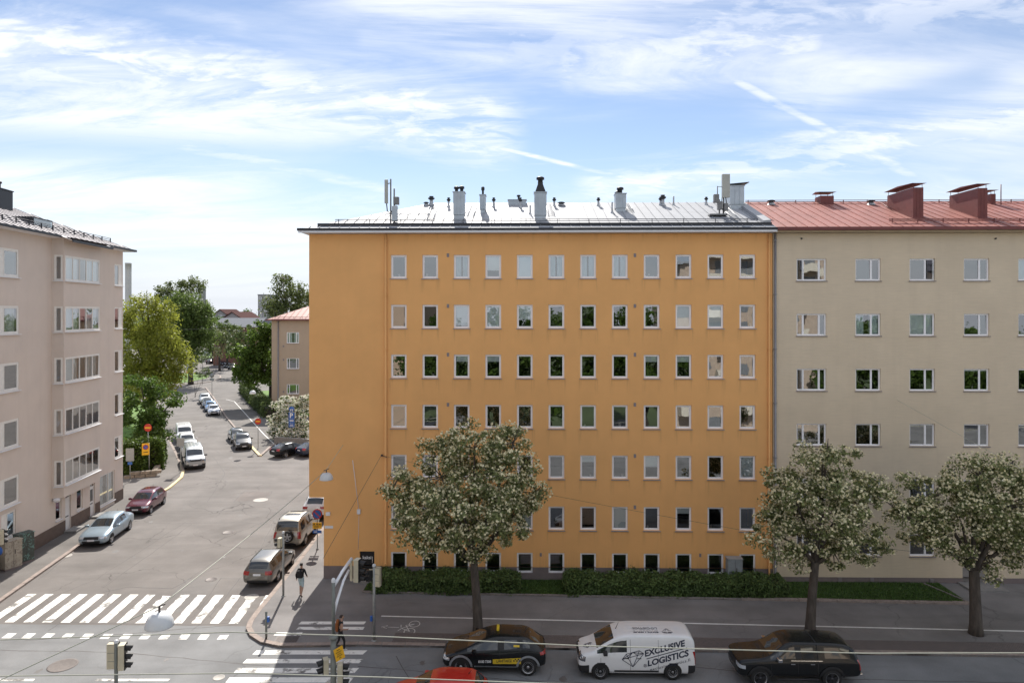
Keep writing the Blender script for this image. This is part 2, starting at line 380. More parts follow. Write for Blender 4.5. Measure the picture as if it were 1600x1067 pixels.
# iron grate in the corner and covers
def cover(parent, px, py, r, m, z):
    c = G(px, py, z); b = MB(); b.lathe([(0, 0), (r * .86, 0), (r * .88, .004), (r, .004), (r, -.02)], 20)
    return b.build('manhole_cover', m, parent, (c.x, c.y, z + .006))
M_iron = mat('cast_iron', (.09, .075, .07), .6, metal=.3, var=.25, scale=9)
M_conc = mat('concrete_cover', (.42, .40, .37), .8, var=.15)
cover(side, 407, 781, .62, M_conc, 0); cover(side, 356.5, 831.5, .42, M_iron, 0); cover(side, 330, 905, .35, M_iron, 0); cover(road, 98, 1039, .62, mat('rusty_cover', (.175, .155, .145), .9, var=.15, scale=6), 0); cover(road, 342, 1058, .25, M_conc, 0); cover(side, 393, 932, .4, M_conc, 0); cover(side, 102, 868, .4, M_conc, 0)
b = MB(); c = G(447, 1000, .11)
for i in range(7): b.box(-.5, .5, -.36 + i * .11, -.29 + i * .11, 0, .012)
b.box(-.55, .55, -.42, .44, -.01, .004); b.build('drain_grate', M_iron, pave, (c.x, c.y, .113), .06)

# left pavement (between the kerb and the pale house), reaching back under the trees
lk = [G(-140, 1040), G(0, 937), G(60, 895), G(120, 853), G(190, 806), G(240, 776), G(262, 763), G(281, 747), G(284, 737), G(275, 714), G(252, 668), G(232, 630), G(212, 605)]
lw = slab('pavement_left', [(p.x, p.y) for p in lk] + [(-170, lk[-1].y), (-170, lk[0].y)], M_walk2)
kerb_stones(lw, [(p.x, p.y) for p in lk[:6]][::-1], w=.26)
kerb_stones(lw, [(p.x, p.y) for p in lk[5:9]][::-1], w=.26, m2=M_yellow_paint)
kerb_stones(lw, [(p.x, p.y) for p in lk[8:]][::-1], step=1.6, w=.26)
# block on the far right of the side street
rk = [G(320, 606), G(334, 624), G(352, 652), G(378, 684), G(400, 709), G(405, 713), G(411, 711), G(424, 699), G(441, 690), G(540, 687)]
rw = slab('pavement_far', [(p.x, p.y) for p in rk] + [tuple(G(540, 597).xy), tuple(G(395, 600).xy), tuple(G(345, 603).xy)], M_walk2)
kerb_stones(rw, [(p.x, p.y) for p in rk[:4]], step=1.6, w=.3); kerb_stones(rw, [(p.x, p.y) for p in rk[3:6]], step=1.4, w=.3, m2=M_yellow_paint); kerb_stones(rw, [(p.x, p.y) for p in rk[5:9]], step=1.4, w=.3)
b = MB(); ln = [G(434, 699, .11), G(412, 678, .11), G(393, 657, .11), G(366, 627, .11), G(353, 624, .11)]
for p, q in zip(ln[:-1], ln[1:]): stroke(b, p.xy, q.xy, .06, .116)
b.build('lane_line', MATS['line_paint'], rw)
# far green island and lawns beyond the junction
fi = [G(232, 606), G(300, 601), G(328, 597), G(345, 592), G(346, 588), G(330, 580), G(305, 566), G(296, 560), G(230, 562)]
isl = slab('pavement_island', [(p.x, p.y) for p in fi], M_walk2); kerb_stones(isl, [(p.x, p.y) for p in fi[:6]], step=2.2, w=.35)
M_lawn = mat('lawn', (.10, .19, .025), .9, var=.25, scale=.6, fine=.4, fscale=9, bump=.5, bscale=20)  # light green turf of the lawns along the side street
def lawn(name, pts, z=.14): return slab(name, [tuple(p.xy) for p in pts], M_lawn, z)
lawn('lawn_far', [G(234, 604), G(292, 598), G(322, 592), G(327, 588), G(308, 584), G(238, 583)], .16)
lawn('lawn_beyond', [G(308, 559), G(345, 561), G(362, 553), G(352, 550), G(322, 553)], .16)
lawn('lawn_side', [G(404, 612), G(428, 642), G(500, 655), G(500, 607)], .16)
lawn('lawn_left', [G(150, 722), G(224, 700), G(246, 668), G(226, 634), G(205, 612), G(100, 612), G(60, 700)], .16)

# zebra crossing over the side street, one sheet per stripe
dirv = (G(66, 931) - G(8, 971)).normalized()
for i in range(17):
    if i in (15, 16): continue
    x = -22.5 + i * 29.2; w = 14.6; y0 = 971.5 + i * .18
    a, c = G(x, y0), G(x + w, y0); Ln = 3.55 if i != 8 else 3.4
    p = [a, c, c + dirv * Ln, a + dirv * Ln]
    pts = []; n = 14
    def edge(p, q, amp):
        nrm = Vector((-(q - p).y, (q - p).x, 0)).normalized()
        return [p.lerp(q, t / n) + nrm * random.uniform(-amp, amp) for t in range(n)]
    amp = .11 if i in (8,) else .012 if i < 8 else .035
    poly = edge(p[0], p[1], amp * .5) + edge(p[1], p[2], amp) + edge(p[2], p[3], amp) + edge(p[3], p[0], amp)
    m = MB(); cc = sum((q for q in poly), Vector()) / len(poly); k = len(poly)
    L0, R0 = [poly[3 * n]] + poly[3 * n + 1:][:], poly[n:2 * n + 1]
    L0 = (poly[3 * n:] + [poly[0]])[::-1]
    for j in range(n): m.quad(*[(q.x, q.y, .005) for q in (L0[j], R0[j], R0[j + 1], L0[j + 1])])
    m.build('zebra_stripe', M_paint, side)
for i in range(12):                                            # row of give-way blocks in front of it
    x = 2 + i * 30.6; y0 = 996.5 + i * .22
    a, c = G(x, y0), G(x + 14, y0); q = [a, c, c + dirv * .52, a + dirv * .52]
    if i == 11: q = [a, c, c + dirv * .5, a + dirv * .45]
    MB().quad(*[(v.x, v.y, .005) for v in q]).build('give_way_block', M_paint, road)
for xa, xb, ya, yb in ((400, 573, 1015.5, 1022), (385, 567, 1029, 1035.6), (371, 560, 1043, 1050.7), (358, 552, 1057.5, 1066), (344, 545, 1073, 1082), (330, 536, 1090, 1100)):
    p = [G(xa - 6, yb), G(xb - 6, yb), G(xb + 1, ya), G(xa + 1, ya)]
    MB().quad(*[(v.x, v.y, .005) for v in p]).build('zebra_stripe', M_paint, road)
for xa, xb in ((-140, 53), (150, 264)):
    p = [G(xa - 2, 1063.5), G(xb - 2, 1063.5), G(xb + 2, 1060), G(xa + 2, 1060)]
    MB().quad(*[(v.x, v.y, .005) for v in p]).build('lane_dash', M_paint, road)
# tar-filled joints and a paler patch in the side street
def seam(pts, w=.022, par=side):
    b = MB(); P = [G(*p) for p in pts]; fine = []
    for p, q in zip(P[:-1], P[1:]):
        n = max(2, int((q - p).length / .8))
        for i in range(n): fine.append(p.lerp(q, i / n) + Vector((random.uniform(-.05, .05), random.uniform(-.05, .05), 0)))
    fine.append(P[-1])
    for p, q in zip(fine[:-1], fine[1:]): stroke(b, p.xy, q.xy, w * random.uniform(.6, 1.3), .003)
    b.build('tar_seam', M_seam, par)
seam([(150, 800), (300, 798), (480, 800)]); seam([(230, 818), (380, 816), (470, 824)]); seam([(10, 960), (150, 905), (290, 815)], .018); seam([(160, 918), (215, 880), (300, 818)], .018)
seam([(332, 712), (352, 740), (324, 784), (424, 785)], .02); seam([(365, 784), (382, 767), (425, 767), (421, 775), (406, 783)], .025); seam([(160, 925), (200, 917), (270, 919), (290, 908)], .035); seam([(268, 928), (300, 900), (345, 870)], .02)
seam([(345, 903), (312, 950)], .02); seam([(345, 903), (400, 904)], .02); seam([(40, 1000), (200, 990), (372, 975)], .02); seam([(75, 985), (95, 972), (300, 976), (372, 972)], .02)
seam([(60, 905), (130, 850), (215, 792)], .016); seam([(300, 985), (330, 960), (395, 880), (440, 790)], .016); seam([(215, 792), (300, 760), (480, 752)], .016); seam([(300, 700), (345, 668), (330, 640)], .02); seam([(330, 700), (385, 735), (470, 742)], .018)
seam([(0, 1015), (180, 1018), (420, 1040)], .02, road); seam([(560, 1040), (800, 1062), (1100, 1075)], .02, road); seam([(1000, 1035), (1300, 1060), (1600, 1066)], .018, road); seam([(620, 1025), (640, 1060)], .018, road)
M_oil = mat('oil_stain', (.12, .113, .11), .6, var=.2)
def stain(px, py, r, par=side):
    c = G(px, py); b = MB(); n = 18; b.add([(c.x + math.cos(k * 6.283 / n) * r * random.uniform(.5, 1.1) * .6, c.y + math.sin(k * 6.283 / n) * r * random.uniform(.5, 1.1), .0022) for k in range(n)], [tuple(range(n))]); b.build('oil_stain', M_oil, par)
for q_ in ((330, 640, .5), (262, 768, .3), (181, 861, .35), (236, 815, .3), (470, 858, .3), (360, 715, .4), (350, 870, .2), (210, 870, .18), (285, 860, .15), (375, 805, .2)): stain(*q_)
for q_ in ((660, 1035, .25), (1150, 1040, .2), (880, 1060, .3), (470, 1045, .2), (60, 1048, .25), (260, 1030, .2)): stain(*q_, road)
pt = [G(366, 783), G(405, 782), G(420, 775), G(424, 768), G(383, 768)]
MB().add([(p.x, p.y, .0015) for p in pt], [(0, 1, 2, 3, 4)]).build('road_patch', asphalt('asphalt_patch', (.175, .155, .145), .3), side)
pt = [G(290, 905), G(345, 901), G(300, 955), G(240, 958)]
MB().add([(p.x, p.y, .0015) for p in pt], [(0, 1, 2, 3)]).build('road_patch', asphalt('asphalt_patch_grey', (.185, .175, .168), .3), side)

# ================================================================== buildings
def wall(mb, x0, x1, z0, z1, ops, y=0., depth=.16, M=None, mi=0, mr=None):
    xs = sorted({x0, x1, *[o[0] for o in ops], *[o[1] for o in ops]}); zs = sorted({z0, z1, *[o[2] for o in ops], *[o[3] for o in ops]})
    T = (lambda p: M @ Vector(p)) if M is not None else Vector
    for a, b in zip(xs[:-1], xs[1:]):
        for c, d in zip(zs[:-1], zs[1:]):
            mx, mz = (a + b) / 2, (c + d) / 2
            if any(o[0] < mx < o[1] and o[2] < mz < o[3] for o in ops): continue
            mb.quad(T((a, y, c)), T((b, y, c)), T((b, y, d)), T((a, y, d)), mi)
    r = mi if mr is None else mr
    for a, b, c, d in [o[:4] for o in ops]:
        e = y + depth
        mb.quad(T((a, y, c)), T((a, e, c)), T((b, e, c)), T((b, y, c)), r); mb.quad(T((a, y, d)), T((b, y, d)), T((b, e, d)), T((a, e, d)), r)
        mb.quad(T((a, y, c)), T((a, y, d)), T((a, e, d)), T((a, e, c)), r); mb.quad(T((b, y, c)), T((b, e, c)), T((b, e, d)), T((b, y, d)), r)

M_frame = mat('window_frame_white', (.92, .91, .93), .5, var=.03)
M_frame2 = mat('window_frame_warm_white', (.80, .77, .72), .55, var=.06)
M_sill = mat('sill_flashing', (.30, .31, .35), .45, metal=.4, var=.1)
M_sill_w = mat('sill_white', (.72, .72, .74), .5, var=.05)
M_sill_b = mat('sill_brown', (.24, .21, .22), .6, var=.1)
M_glass = glass_mat('window_glass', .20, (.88, .92, .92))
M_glass_car = None
M_blind = mat('roller_blind', (.84, .87, .88), .8, var=.03)
M_curtain = mat('curtain_cloth', (.72, .80, .84), .9, var=.18, scale=9, stretch=(6, 1, .3))
M_room = mat('room_shade', (.035, .033, .03), .95, var=.2)  # near-black base colour paints the dimness of unlit rooms onto walls and floors
M_pot = mat('sill_object', (.55, .5, .45), .7, var=.3, scale=12)
WIN = {}
def window(parent, x, y, z, w, h, cols=(1,), rz=0, fr=.065, dep=.07, blind=0, curtain=0, fm=None, sill=None, bars=(), panel=None, tilt=.35, things=0, opened=None):
    """a window filling an opening whose lower middle is (x, y, z): frame > panes, sill, blind"""
    key = (round(w, 3), round(h, 3), tuple(cols), fr, (fm or M_frame).name, tuple(bars), panel)
    if key not in WIN:
        b = MB(); mt = .05; b.box(-w / 2, w / 2, 0, dep, 0, fr); b.box(-w / 2, w / 2, 0, dep, h - fr, h)
        b.box(-w / 2, -w / 2 + fr, 0, dep, fr, h - fr); b.box(w / 2 - fr, w / 2, 0, dep, fr, h - fr)
        tot = sum(cols); xx = -w / 2 + fr; inner = w - 2 * fr; panes = []
        for i, c in enumerate(cols):
            nx = xx + inner * c / tot
            l, r_ = xx + (mt / 2 if i else 0), nx - (mt / 2 if i < len(cols) - 1 else 0)
            if i < len(cols) - 1: b.box(nx - mt / 2, nx + mt / 2, -.004, dep - .004, fr + .0005, h - fr - .0005)
            # sash
            st = .03; b.box(l, l + st, .012, dep - .012, fr, h - fr); b.box(r_ - st, r_, .012, dep - .012, fr, h - fr); b.box(l + st, r_ - st, .012, dep - .012, fr, fr + st); b.box(l + st, r_ - st, .012, dep - .012, h - fr - st, h - fr)
            if panel == i: b.box(l + st, r_ - st, .016, .04, fr + st, h - fr - st)
            else: panes.append((l + st, r_ - st, fr + st, h - fr - st))
            xx = nx
        for zb in bars: b.box(-w / 2 + fr, w / 2 - fr, .005, dep - .005, zb - .02, zb + .02)
        pm = []
        for (l, r_, c, d) in panes: pm.append((MB().quad((-(r_ - l) / 2, 0, -(d - c) / 2), ((r_ - l) / 2, 0, -(d - c) / 2), ((r_ - l) / 2, 0, (d - c) / 2), (-(r_ - l) / 2, 0, (d - c) / 2)).mesh('pane', M_glass), (l + r_) / 2, (c + d) / 2))
        bl = MB().quad((-w / 2 + fr + .01, 0, -1), (w / 2 - fr - .01, 0, -1), (w / 2 - fr - .01, 0, 0), (-w / 2 + fr + .01, 0, 0)).mesh('blind', M_blind)
        cu = MB(); n = 22
        for sx in (-1, 1):
            P = [(sx * (w / 2 - fr - (w * .36) * i / n), .02 * math.sin(i * 1.7)) for i in range(n + 1)]
            for p, q in zip(P[:-1], P[1:]): cu.quad((p[0], p[1], .03), (q[0], q[1], .03), (q[0], q[1], h - fr), (p[0], p[1], h - fr))
        WIN[key] = (b.mesh('window', fm or M_frame), pm, bl, cu.mesh('curtain', M_curtain))
    me, pm, bl, cu = WIN[key]
    o = link('window', me, parent, (x, y, z), rz)
    for k, (p, px_, pz_) in enumerate(pm):
        q = link('pane', p, o, (px_, dep * .45, pz_)); q.rotation_euler = (R(random.gauss(0, tilt)), 0, R(random.gauss(0, tilt * 1.6)))
        if opened == k: q.rotation_euler = (0, 0, R(-52)); q.location.y -= .12
    if blind: q = link('blind', bl, o, (0, dep + .04, h - .04)); q.scale = (1, 1, (h - .05) * blind)
    if curtain: link('curtain', cu, o, (0, dep + .10, 0))
    if sill:
        b = ('sill', round(w, 3), sill.name)
        if b not in WIN: WIN[b] = MB().box(-w / 2 - .05, w / 2 + .05, -.16, .0, -.055, -.012).mesh('sill', sill)
        link('sill', WIN[b], o, (0, 0, 0))
    for k in range(things):
        b = MB(); r0 = random.uniform(.05, .09); hh = random.uniform(.1, .22); b.lathe([(0, 0), (r0 * .7, 0), (r0, hh * .7), (r0 * .8, hh), (0, hh)], 8)
        b.build('pot', M_pot, o, (random.uniform(-w / 2 + .2, w / 2 - .2), dep + .06, fr + .03))
    return o

# ---- the orange apartment house -------------------------------------------------
def plaster(name, c, streak=.10, patch=.08, bscale=70):
    m = mat(name, c, .93, var=.055, scale=.45, bump=.35, bscale=bscale, fine=.22, fscale=22, spec=.25)
    nt = m.node_tree; N = nt.nodes; L = nt.links; p = N['Principled BSDF']; src = p.inputs['Base Color'].links[0].from_socket
    tc = N.new('ShaderNodeTexCoord')
    def lay(scale, st, lo, hi, amt, tint):
        nonlocal src
        mp = N.new('ShaderNodeMapping'); mp.inputs['Scale'].default_value = st; L.new(tc.outputs['Object'], mp.inputs[0])
        n = N.new('ShaderNodeTexNoise'); n.inputs['Scale'].default_value = scale; n.inputs['Detail'].default_value = 5; L.new(mp.outputs[0], n.inputs[0])
        r = N.new('ShaderNodeMapRange'); L.new(n.outputs[0], r.inputs[0]); r.inputs[1].default_value = lo; r.inputs[2].default_value = hi; r.inputs[4].default_value = amt
        mx = N.new('ShaderNodeMix'); mx.data_type = 'RGBA'; L.new(r.outputs[0], mx.inputs[0]); L.new(src, mx.inputs[6]); mx.inputs[7].default_value = tuple(x * t for x, t in zip(c, tint)) + (1,); src = mx.outputs[2]
    lay(2.2, (1, 1, .06), .5, .8, streak * 3, (.72, .70, .70)); lay(.25, (1, 1, 1), .5, .7, patch * 4, (1.12, 1.1, 1.05)); lay(14, (1, 1, 1), .72, .78, .5, (.6, .55, .5))
    L.new(src, p.inputs['Base Color']); return m
M_orange = plaster('orange_plaster', (.83, .445, .175), .03, .08)
def sill_stains(m, x0, dx, z0, dz, hw, tint, amount):
    """dirty runs that rain has washed down from the ends of each window sill, and splash dirt at the foot"""
    nt = m.node_tree; N = nt.nodes; L = nt.links; p = N['Principled BSDF']; src = p.inputs['Base Color'].links[0].from_socket
    def mm(op, a, b=None, c=None):
        n = N.new('ShaderNodeMath'); n.operation = op; n.use_clamp = False
        for i, v in enumerate((a, b, c)):
            if v is None: continue
            if isinstance(v, (int, float)): n.inputs[i].default_value = v
            else: L.new(v, n.inputs[i])
        return n.outputs[0]
    def ss(v, lo, hi, out=1.):
        n = N.new('ShaderNodeMapRange'); n.interpolation_type = 'SMOOTHSTEP'; L.new(v, n.inputs[0]); n.inputs[1].default_value = lo; n.inputs[2].default_value = hi; n.inputs[4].default_value = out; return n.outputs[0]
    tc = N.new('ShaderNodeTexCoord'); sp_ = N.new('ShaderNodeSeparateXYZ'); L.new(tc.outputs['Object'], sp_.inputs[0])
    mp = N.new('ShaderNodeMapping'); mp.inputs['Scale'].default_value = (7, 1, .5); L.new(tc.outputs['Object'], mp.inputs[0]); n = N.new('ShaderNodeTexNoise'); n.inputs['Scale'].default_value = 1.3; n.inputs['Detail'].default_value = 5; L.new(mp.outputs[0], n.inputs[0])
    ax = mm('ABSOLUTE', mm('SUBTRACT', mm('MODULO', mm('ADD', mm('SUBTRACT', sp_.outputs[0], x0), dx * 40.5), dx), dx * .5))
    run = mm('MODULO', mm('ADD', mm('SUBTRACT', z0, sp_.outputs[2]), dz * 20), dz)
    edge = mm('MULTIPLY', ss(mm('ABSOLUTE', mm('SUBTRACT', ax, hw)), .20, .02), ss(run, 1.15, .0))
    f = mm('MULTIPLY', mm('MULTIPLY', mm('MULTIPLY', edge, ss(sp_.outputs[0], x0 - .75, x0 - .7)), ss(n.outputs[0], .38, .66)), amount)
    f = mm('MAXIMUM', f, mm('MULTIPLY', ss(sp_.outputs[2], 2.1, .9), mm('MULTIPLY', ss(n.outputs[0], .4, .75), .22)))
    mx = N.new('ShaderNodeMix'); mx.data_type = 'RGBA'; L.new(f, mx.inputs[0]); L.new(src, mx.inputs[6]); mx.inputs[7].default_value = tuple(tint) + (1,); L.new(mx.outputs[2], p.inputs['Base Color'])
M_plinth = mat('plinth_render', (.215, .175, .17), .95, var=.12, scale=1.5, bump=.3, fine=.3)
def fx(px, py=488, Y=FY): return onY(px, py, Y).x
XL, XLG, XR = fx(483), fx(506), fx(1207)
ZW = 20.66
cols = [fx(623) + i * (fx(1168) - fx(623)) / 11 for i in range(12)]
def fz(py, px=870): return onY(px, py, FY).z
tops = [fz(v) for v in (398, 476, 554, 632.5, 711, 791)]
WW, WH = .94, 1.40
orange = thing('apartment_house', 'orange plastered seven-storey apartment house with silvery metal roof on the corner', 'building', (0, FY, 0))
ops = []
for r, t in enumerate(tops):
    for c in cols: ops.append((c - WW / 2, c + WW / 2, t - WH, t))
bt, bb = fz(863.5), fz(895); 
for c in cols: ops.append((c - WW / 2, c + WW / 2, bb, bt))
ZO = fz(777, 483); DEP = 13.4
door = (fx(562), fx(585), .15, fz(861, 573))
w = MB()
xs_all = [(XL, XLG, ZO, ZW, [])]
wall(w, XL, XLG, ZO, ZW, []); wall(w, XLG, XR, fz(886), ZW, [o for o in ops if o[2] > fz(886)] + [(o[0], o[1], fz(886), o[3]) for o in ops if o[2] <= fz(886)] + [(door[0], door[1], fz(886), door[3])])
w.quad((XL, DEP, ZO), (XLG, DEP, ZO), (XLG, 0, ZO), (XL, 0, ZO)); w.quad((XL, DEP, ZO), (XL, 0, ZO), (XL, 0, ZW), (XL, DEP, ZW)); w.quad((XLG, DEP, 0), (XLG, 0, 0), (XLG, 0, ZO), (XLG, DEP, ZO))
w.quad((XR, DEP, 0), (XL, DEP, 0), (XL, DEP, ZW), (XR, DEP, ZW)); w.quad((XR, 0, 0), (XR, DEP, 0), (XR, DEP, ZW), (XR, 0, ZW)); w.quad((XL, 0, ZW - .01), (XR, 0, ZW - .01), (XR, DEP, ZW - .01), (XL, DEP, ZW - .01))
w.build('wall', M_orange, orange)
sill_stains(M_orange, cols[0], cols[1] - cols[0], tops[0] - WH, (tops[0] - tops[5]) / 5, WW / 2, (.40, .21, .09), .34)
w = MB(); pz = fz(886)
wall(w, XLG, XR, 0, pz, [(o[0], o[1], o[2], pz) for o in ops if o[2] <= pz] + [(door[0], door[1], .02, pz)], y=-.015, depth=.2); w.box(XLG - .014, XLG - .002, 0, DEP, 0, pz)
w.build('plinth', M_plinth, orange)
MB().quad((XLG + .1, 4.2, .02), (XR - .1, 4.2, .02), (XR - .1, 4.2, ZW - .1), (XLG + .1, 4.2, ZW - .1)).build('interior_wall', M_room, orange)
w = MB()
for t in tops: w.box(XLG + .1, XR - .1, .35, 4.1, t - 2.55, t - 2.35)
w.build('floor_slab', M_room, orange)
look = {0: 'o.c3fccc....', 1: '..9f6....ff.', 2: '..22....32..', 3: '............', 4: '......3.5..f', 5: '....f..f.2..'}
for r, t in enumerate(tops):
    for i, c in enumerate(cols):
        k = look[r][i]; bl = {'f': .97, '9': .88, '6': .63, '3': .66 if r == 0 else .3, '2': .3, '5': .5}.get(k, 0)
        window(orange, c, .10, t - WH, WW, WH, fr=.085, sill=M_sill, blind=bl, curtain=k == 'c', things=random.random() < .25, tilt=.7)
for i, c in enumerate(cols): window(orange, c, .06, bb, WW, bt - bb, fr=.075, tilt=.5)
# black cellar door with its lettering
dw = door[1] - door[0]
b = MB(); b.cbox(-dw / 2 + .02, dw / 2 - .02, .14, .19, .02, door[3] - door[2] - .02, .01); dr = b.build('door', mat('door_black', (.012, .012, .014), .45, var=.05), orange, ((door[0] + door[1]) / 2, 0, door[2]))
vs, fs = text_mesh('kaksi', .27, .006); MB().add([(v.x, -0, v.y) for v in vs], fs).build('door_lettering', mat('white_vinyl', (.8, .8, .8), .6, var=0), dr, (-.30, .132, door[3] - door[2] - .5))
b = MB(); b.tube([(0, 0, .9), (0, -.06, .9), (0, -.06, 1.25), (0, 0, 1.25)], .014, 6); b.build('handle', M_frame, dr, (dw / 2 - .14, .14, 0))
b = MB(); b.box(door[0] - .35, door[1] + .35, -.75, -.02, .1, .24); b.build('door_step', mat('concrete_step', (.25, .24, .23), .9, var=.15), orange)
# vents, rain pipes, cables
for px_ in (700, 992):
    for py_ in (399, 478, 554, 632, 712, 792): 
        p = onY(px_, py_, FY); MB().cbox(-.07, .07, -.03, .005, -.11, .11, .008).build('vent', M_sill_b, orange, (p.x, 0, p.z))
p = onY(845, 866, FY); MB().cbox(-.06, .06, -.03, .005, -.1, .1, .008).build('vent', M_sill_b, orange, (p.x, 0, p.z))
p = onY(1094, 867, FY); MB().cbox(-.06, .06, -.03, .005, -.1, .1, .008).build('vent', M_sill_b, orange, (p.x, 0, p.z))
def rain_pipe(par, x, z1, z0, r, m, y=-.1):
    b = MB(); b.tube([(x, y, z1), (x, y, z0 + .2), (x, y - .12, z0)], r, 10)
    for k in range(7): zz = z0 + .8 + (z1 - z0 - 1.2) * k / 6; b.box(x - r - .02, x + r + .02, y - r - .01, 0, zz - .02, zz + .02)
    return b.build('rain_pipe', m, par)
rain_pipe(orange, fx(603), ZW - .05, .25, .07, M_orange); rain_pipe(orange, fx(1201), ZW - .05, .25, .055, M_orange)
p = onY(561, 798, FY); b = MB(); b.cbox(-.1, .1, -.14, 0, -.16, .12, .02); b.tube([(0, -.07, .1), (-.35, -.14, 3.05)], .018, 6); b.tube([(0, -.01, -.1), (-.05, -.012, -2.3)], .012, 5); b.build('junction_box', M_sill_w, orange, (p.x, 0, p.z))
for py_, wd_, hh in ((802, .24, .2), (823, .5, .16)):
    p = onY(513 if hh > .18 else 514, py_, FY); MB().cbox(-wd_ / 2, wd_ / 2, -.12 if hh > .18 else -.03, 0, -hh / 2, hh / 2, .01).build('house_number_lamp' if hh > .18 else 'name_plate', M_sill_w, orange, (p.x, 0, p.z))
b = MB(); 
for px_, py_ in ((597, 711),):
    p = onY(px_, py_, FY); b.box(p.x - .05, p.x + .05, -.12, 0, p.z - .05, p.z + .05); b.tube([(p.x, -.1, p.z), (p.x + .35, -.3, p.z - .05)], .02, 5)
b.build('wire_hook', M_iron, orange)

# roof of folded sheet metal
SL = .375; YE, ZE = -.6, 20.90; YR, RH = 6.35, 20.90 + .375 * 6.95
def roofz(y): return ZE + SL * (y - YE)
def roof_hit(px, py):
    """point of the front roof slope seen at a pixel, in house coordinates"""
    d = ray(px, py); # EYE + d.z t = ZE + SL*(d.y t - FY - YE)
    t = (ZE - SL * (FY + YE) - EYE) / (d.z - SL * d.y)
    return Vector((d.x * t, d.y * t - FY, EYE + d.z * t))
M_zinc = mat('roof_zinc', (.40, .41, .43), .62, spec=.15, metal=.05, var=.07, scale=.8, bump=.05, bscale=3)
M_black = mat('black_sheet', (.02, .02, .024), .5, var=.15)
M_black_gut = mat('gutter_black', (.025, .026, .032), .5, var=.1)
def panel_roof(par, x0, x1, hip, m, step=.6, depth=13.4, name='roof_panel'):
    """front slope as separate sheets with upstanding seams; hip=True cuts the left end at 45 degrees"""
    n = round((x1 - x0) / step); run = YR - YE
    for i in range(n):
        a, c = x0 + (x1 - x0) * i / n, x0 + (x1 - x0) * (i + 1) / n
        ya = min(YR, YE + (a - x0)) if hip else YR; yc = min(YR, YE + (c - x0)) if hip else YR
        b = MB(); dz = random.uniform(0, .006)
        if ya - YE > .01: b.add([(a, YE, ZE + dz), (c, YE, ZE), (c, yc, roofz(yc)), (a, ya, roofz(ya) + dz)], [(0, 1, 2, 3)])
        else: b.add([(a, YE, ZE + dz), (c, YE, ZE), (c, yc, roofz(yc))], [(0, 1, 2)])
        s = .018                                             # upstanding seam along the sheet's right edge
        if yc - YE > .1: b.add([(c - s, YE, ZE), (c - s, YE, ZE + .05), (c, YE, ZE + .05), (c - s, yc, roofz(yc)), (c - s, yc, roofz(yc) + .05), (c, yc, roofz(yc) + .05)], [(0, 1, 4, 3), (1, 2, 5, 4)])
        b.build(name, m, par)
w = MB()
XE = XL - .45
hy = YR + (YR - YE)
w.quad((XE, YE, ZE - .005), (XE, hy, ZE - .005), (XE + (YR - YE), YR, RH - .005), (XE + (YR - YE), YR, RH - .005)); w.quad((XE + (YR - YE), YR, RH), (XR + .1, YR, RH), (XR + .1, hy, ZE), (XE, hy, ZE))
w.quad((XE, YE, ZE - .16), (XR + .05, YE, ZE - .16), (XR + .05, 0, ZE - .22), (XE + .4, 0, ZE - .22), 1); w.quad((XE, YE, ZE - .16), (XE + .45, 0, ZE - .22), (XE + .45, hy, ZE - .22), (XE, hy, ZE - .16), 1)
roof = w.build('roof', [M_zinc, M_sill_w], orange)
panel_roof(roof, XE, XR + .02, True, M_zinc)
b = MB(); b.box(XE - .02, XR + .06, YE - .07, YE - .005, ZE - .10, ZE + .045); b.box(XE - .06, XE - .005, YE - .07, hy, ZE - .10, ZE + .045); b.build('fascia', M_black_gut, roof)
b = MB(); b.box(XE + .005, XR + .055, YE - .045, YE + .03, ZE - .22, ZE - .105); b.build('eaves_board', M_sill_w, roof)
gx = roof_hit(497, 353).x; gy = .05
b = MB(); b.box(gx, XR - .02, gy - .02, gy + .03, roofz(gy) - .02, roofz(gy) + .17); b.box(gx, XR - .02, gy, gy + .16, roofz(gy) + .13, roofz(gy) + .165); b.build('standing_gutter', M_black_gut, roof)
# snow guard rails
def snow_guard(par, x0, x1, y, rf, m, step=1.9, rails=(.12, .22)):
    b = MB(); z = rf(y)
    for h in rails: b.tube([(x0, y, z + h), (x1, y, z + h)], .022, 6)
    n = int((x1 - x0) / step)
    for i in range(n + 1): x = x0 + .2 + i * step; b.box(x - .015, x + .015, y - .02, y + .06, z - .03, z + rails[-1] + .03)
    return b.build('snow_guard', m, par)
M_galv = mat('galvanised', (.45, .46, .47), .45, metal=.7, var=.15, scale=6)
snow_guard(roof, roof_hit(525, 348).x, XR - .6, .75, roofz, mat('guard_dark', (.10, .10, .115), .5, metal=.4, var=.2))
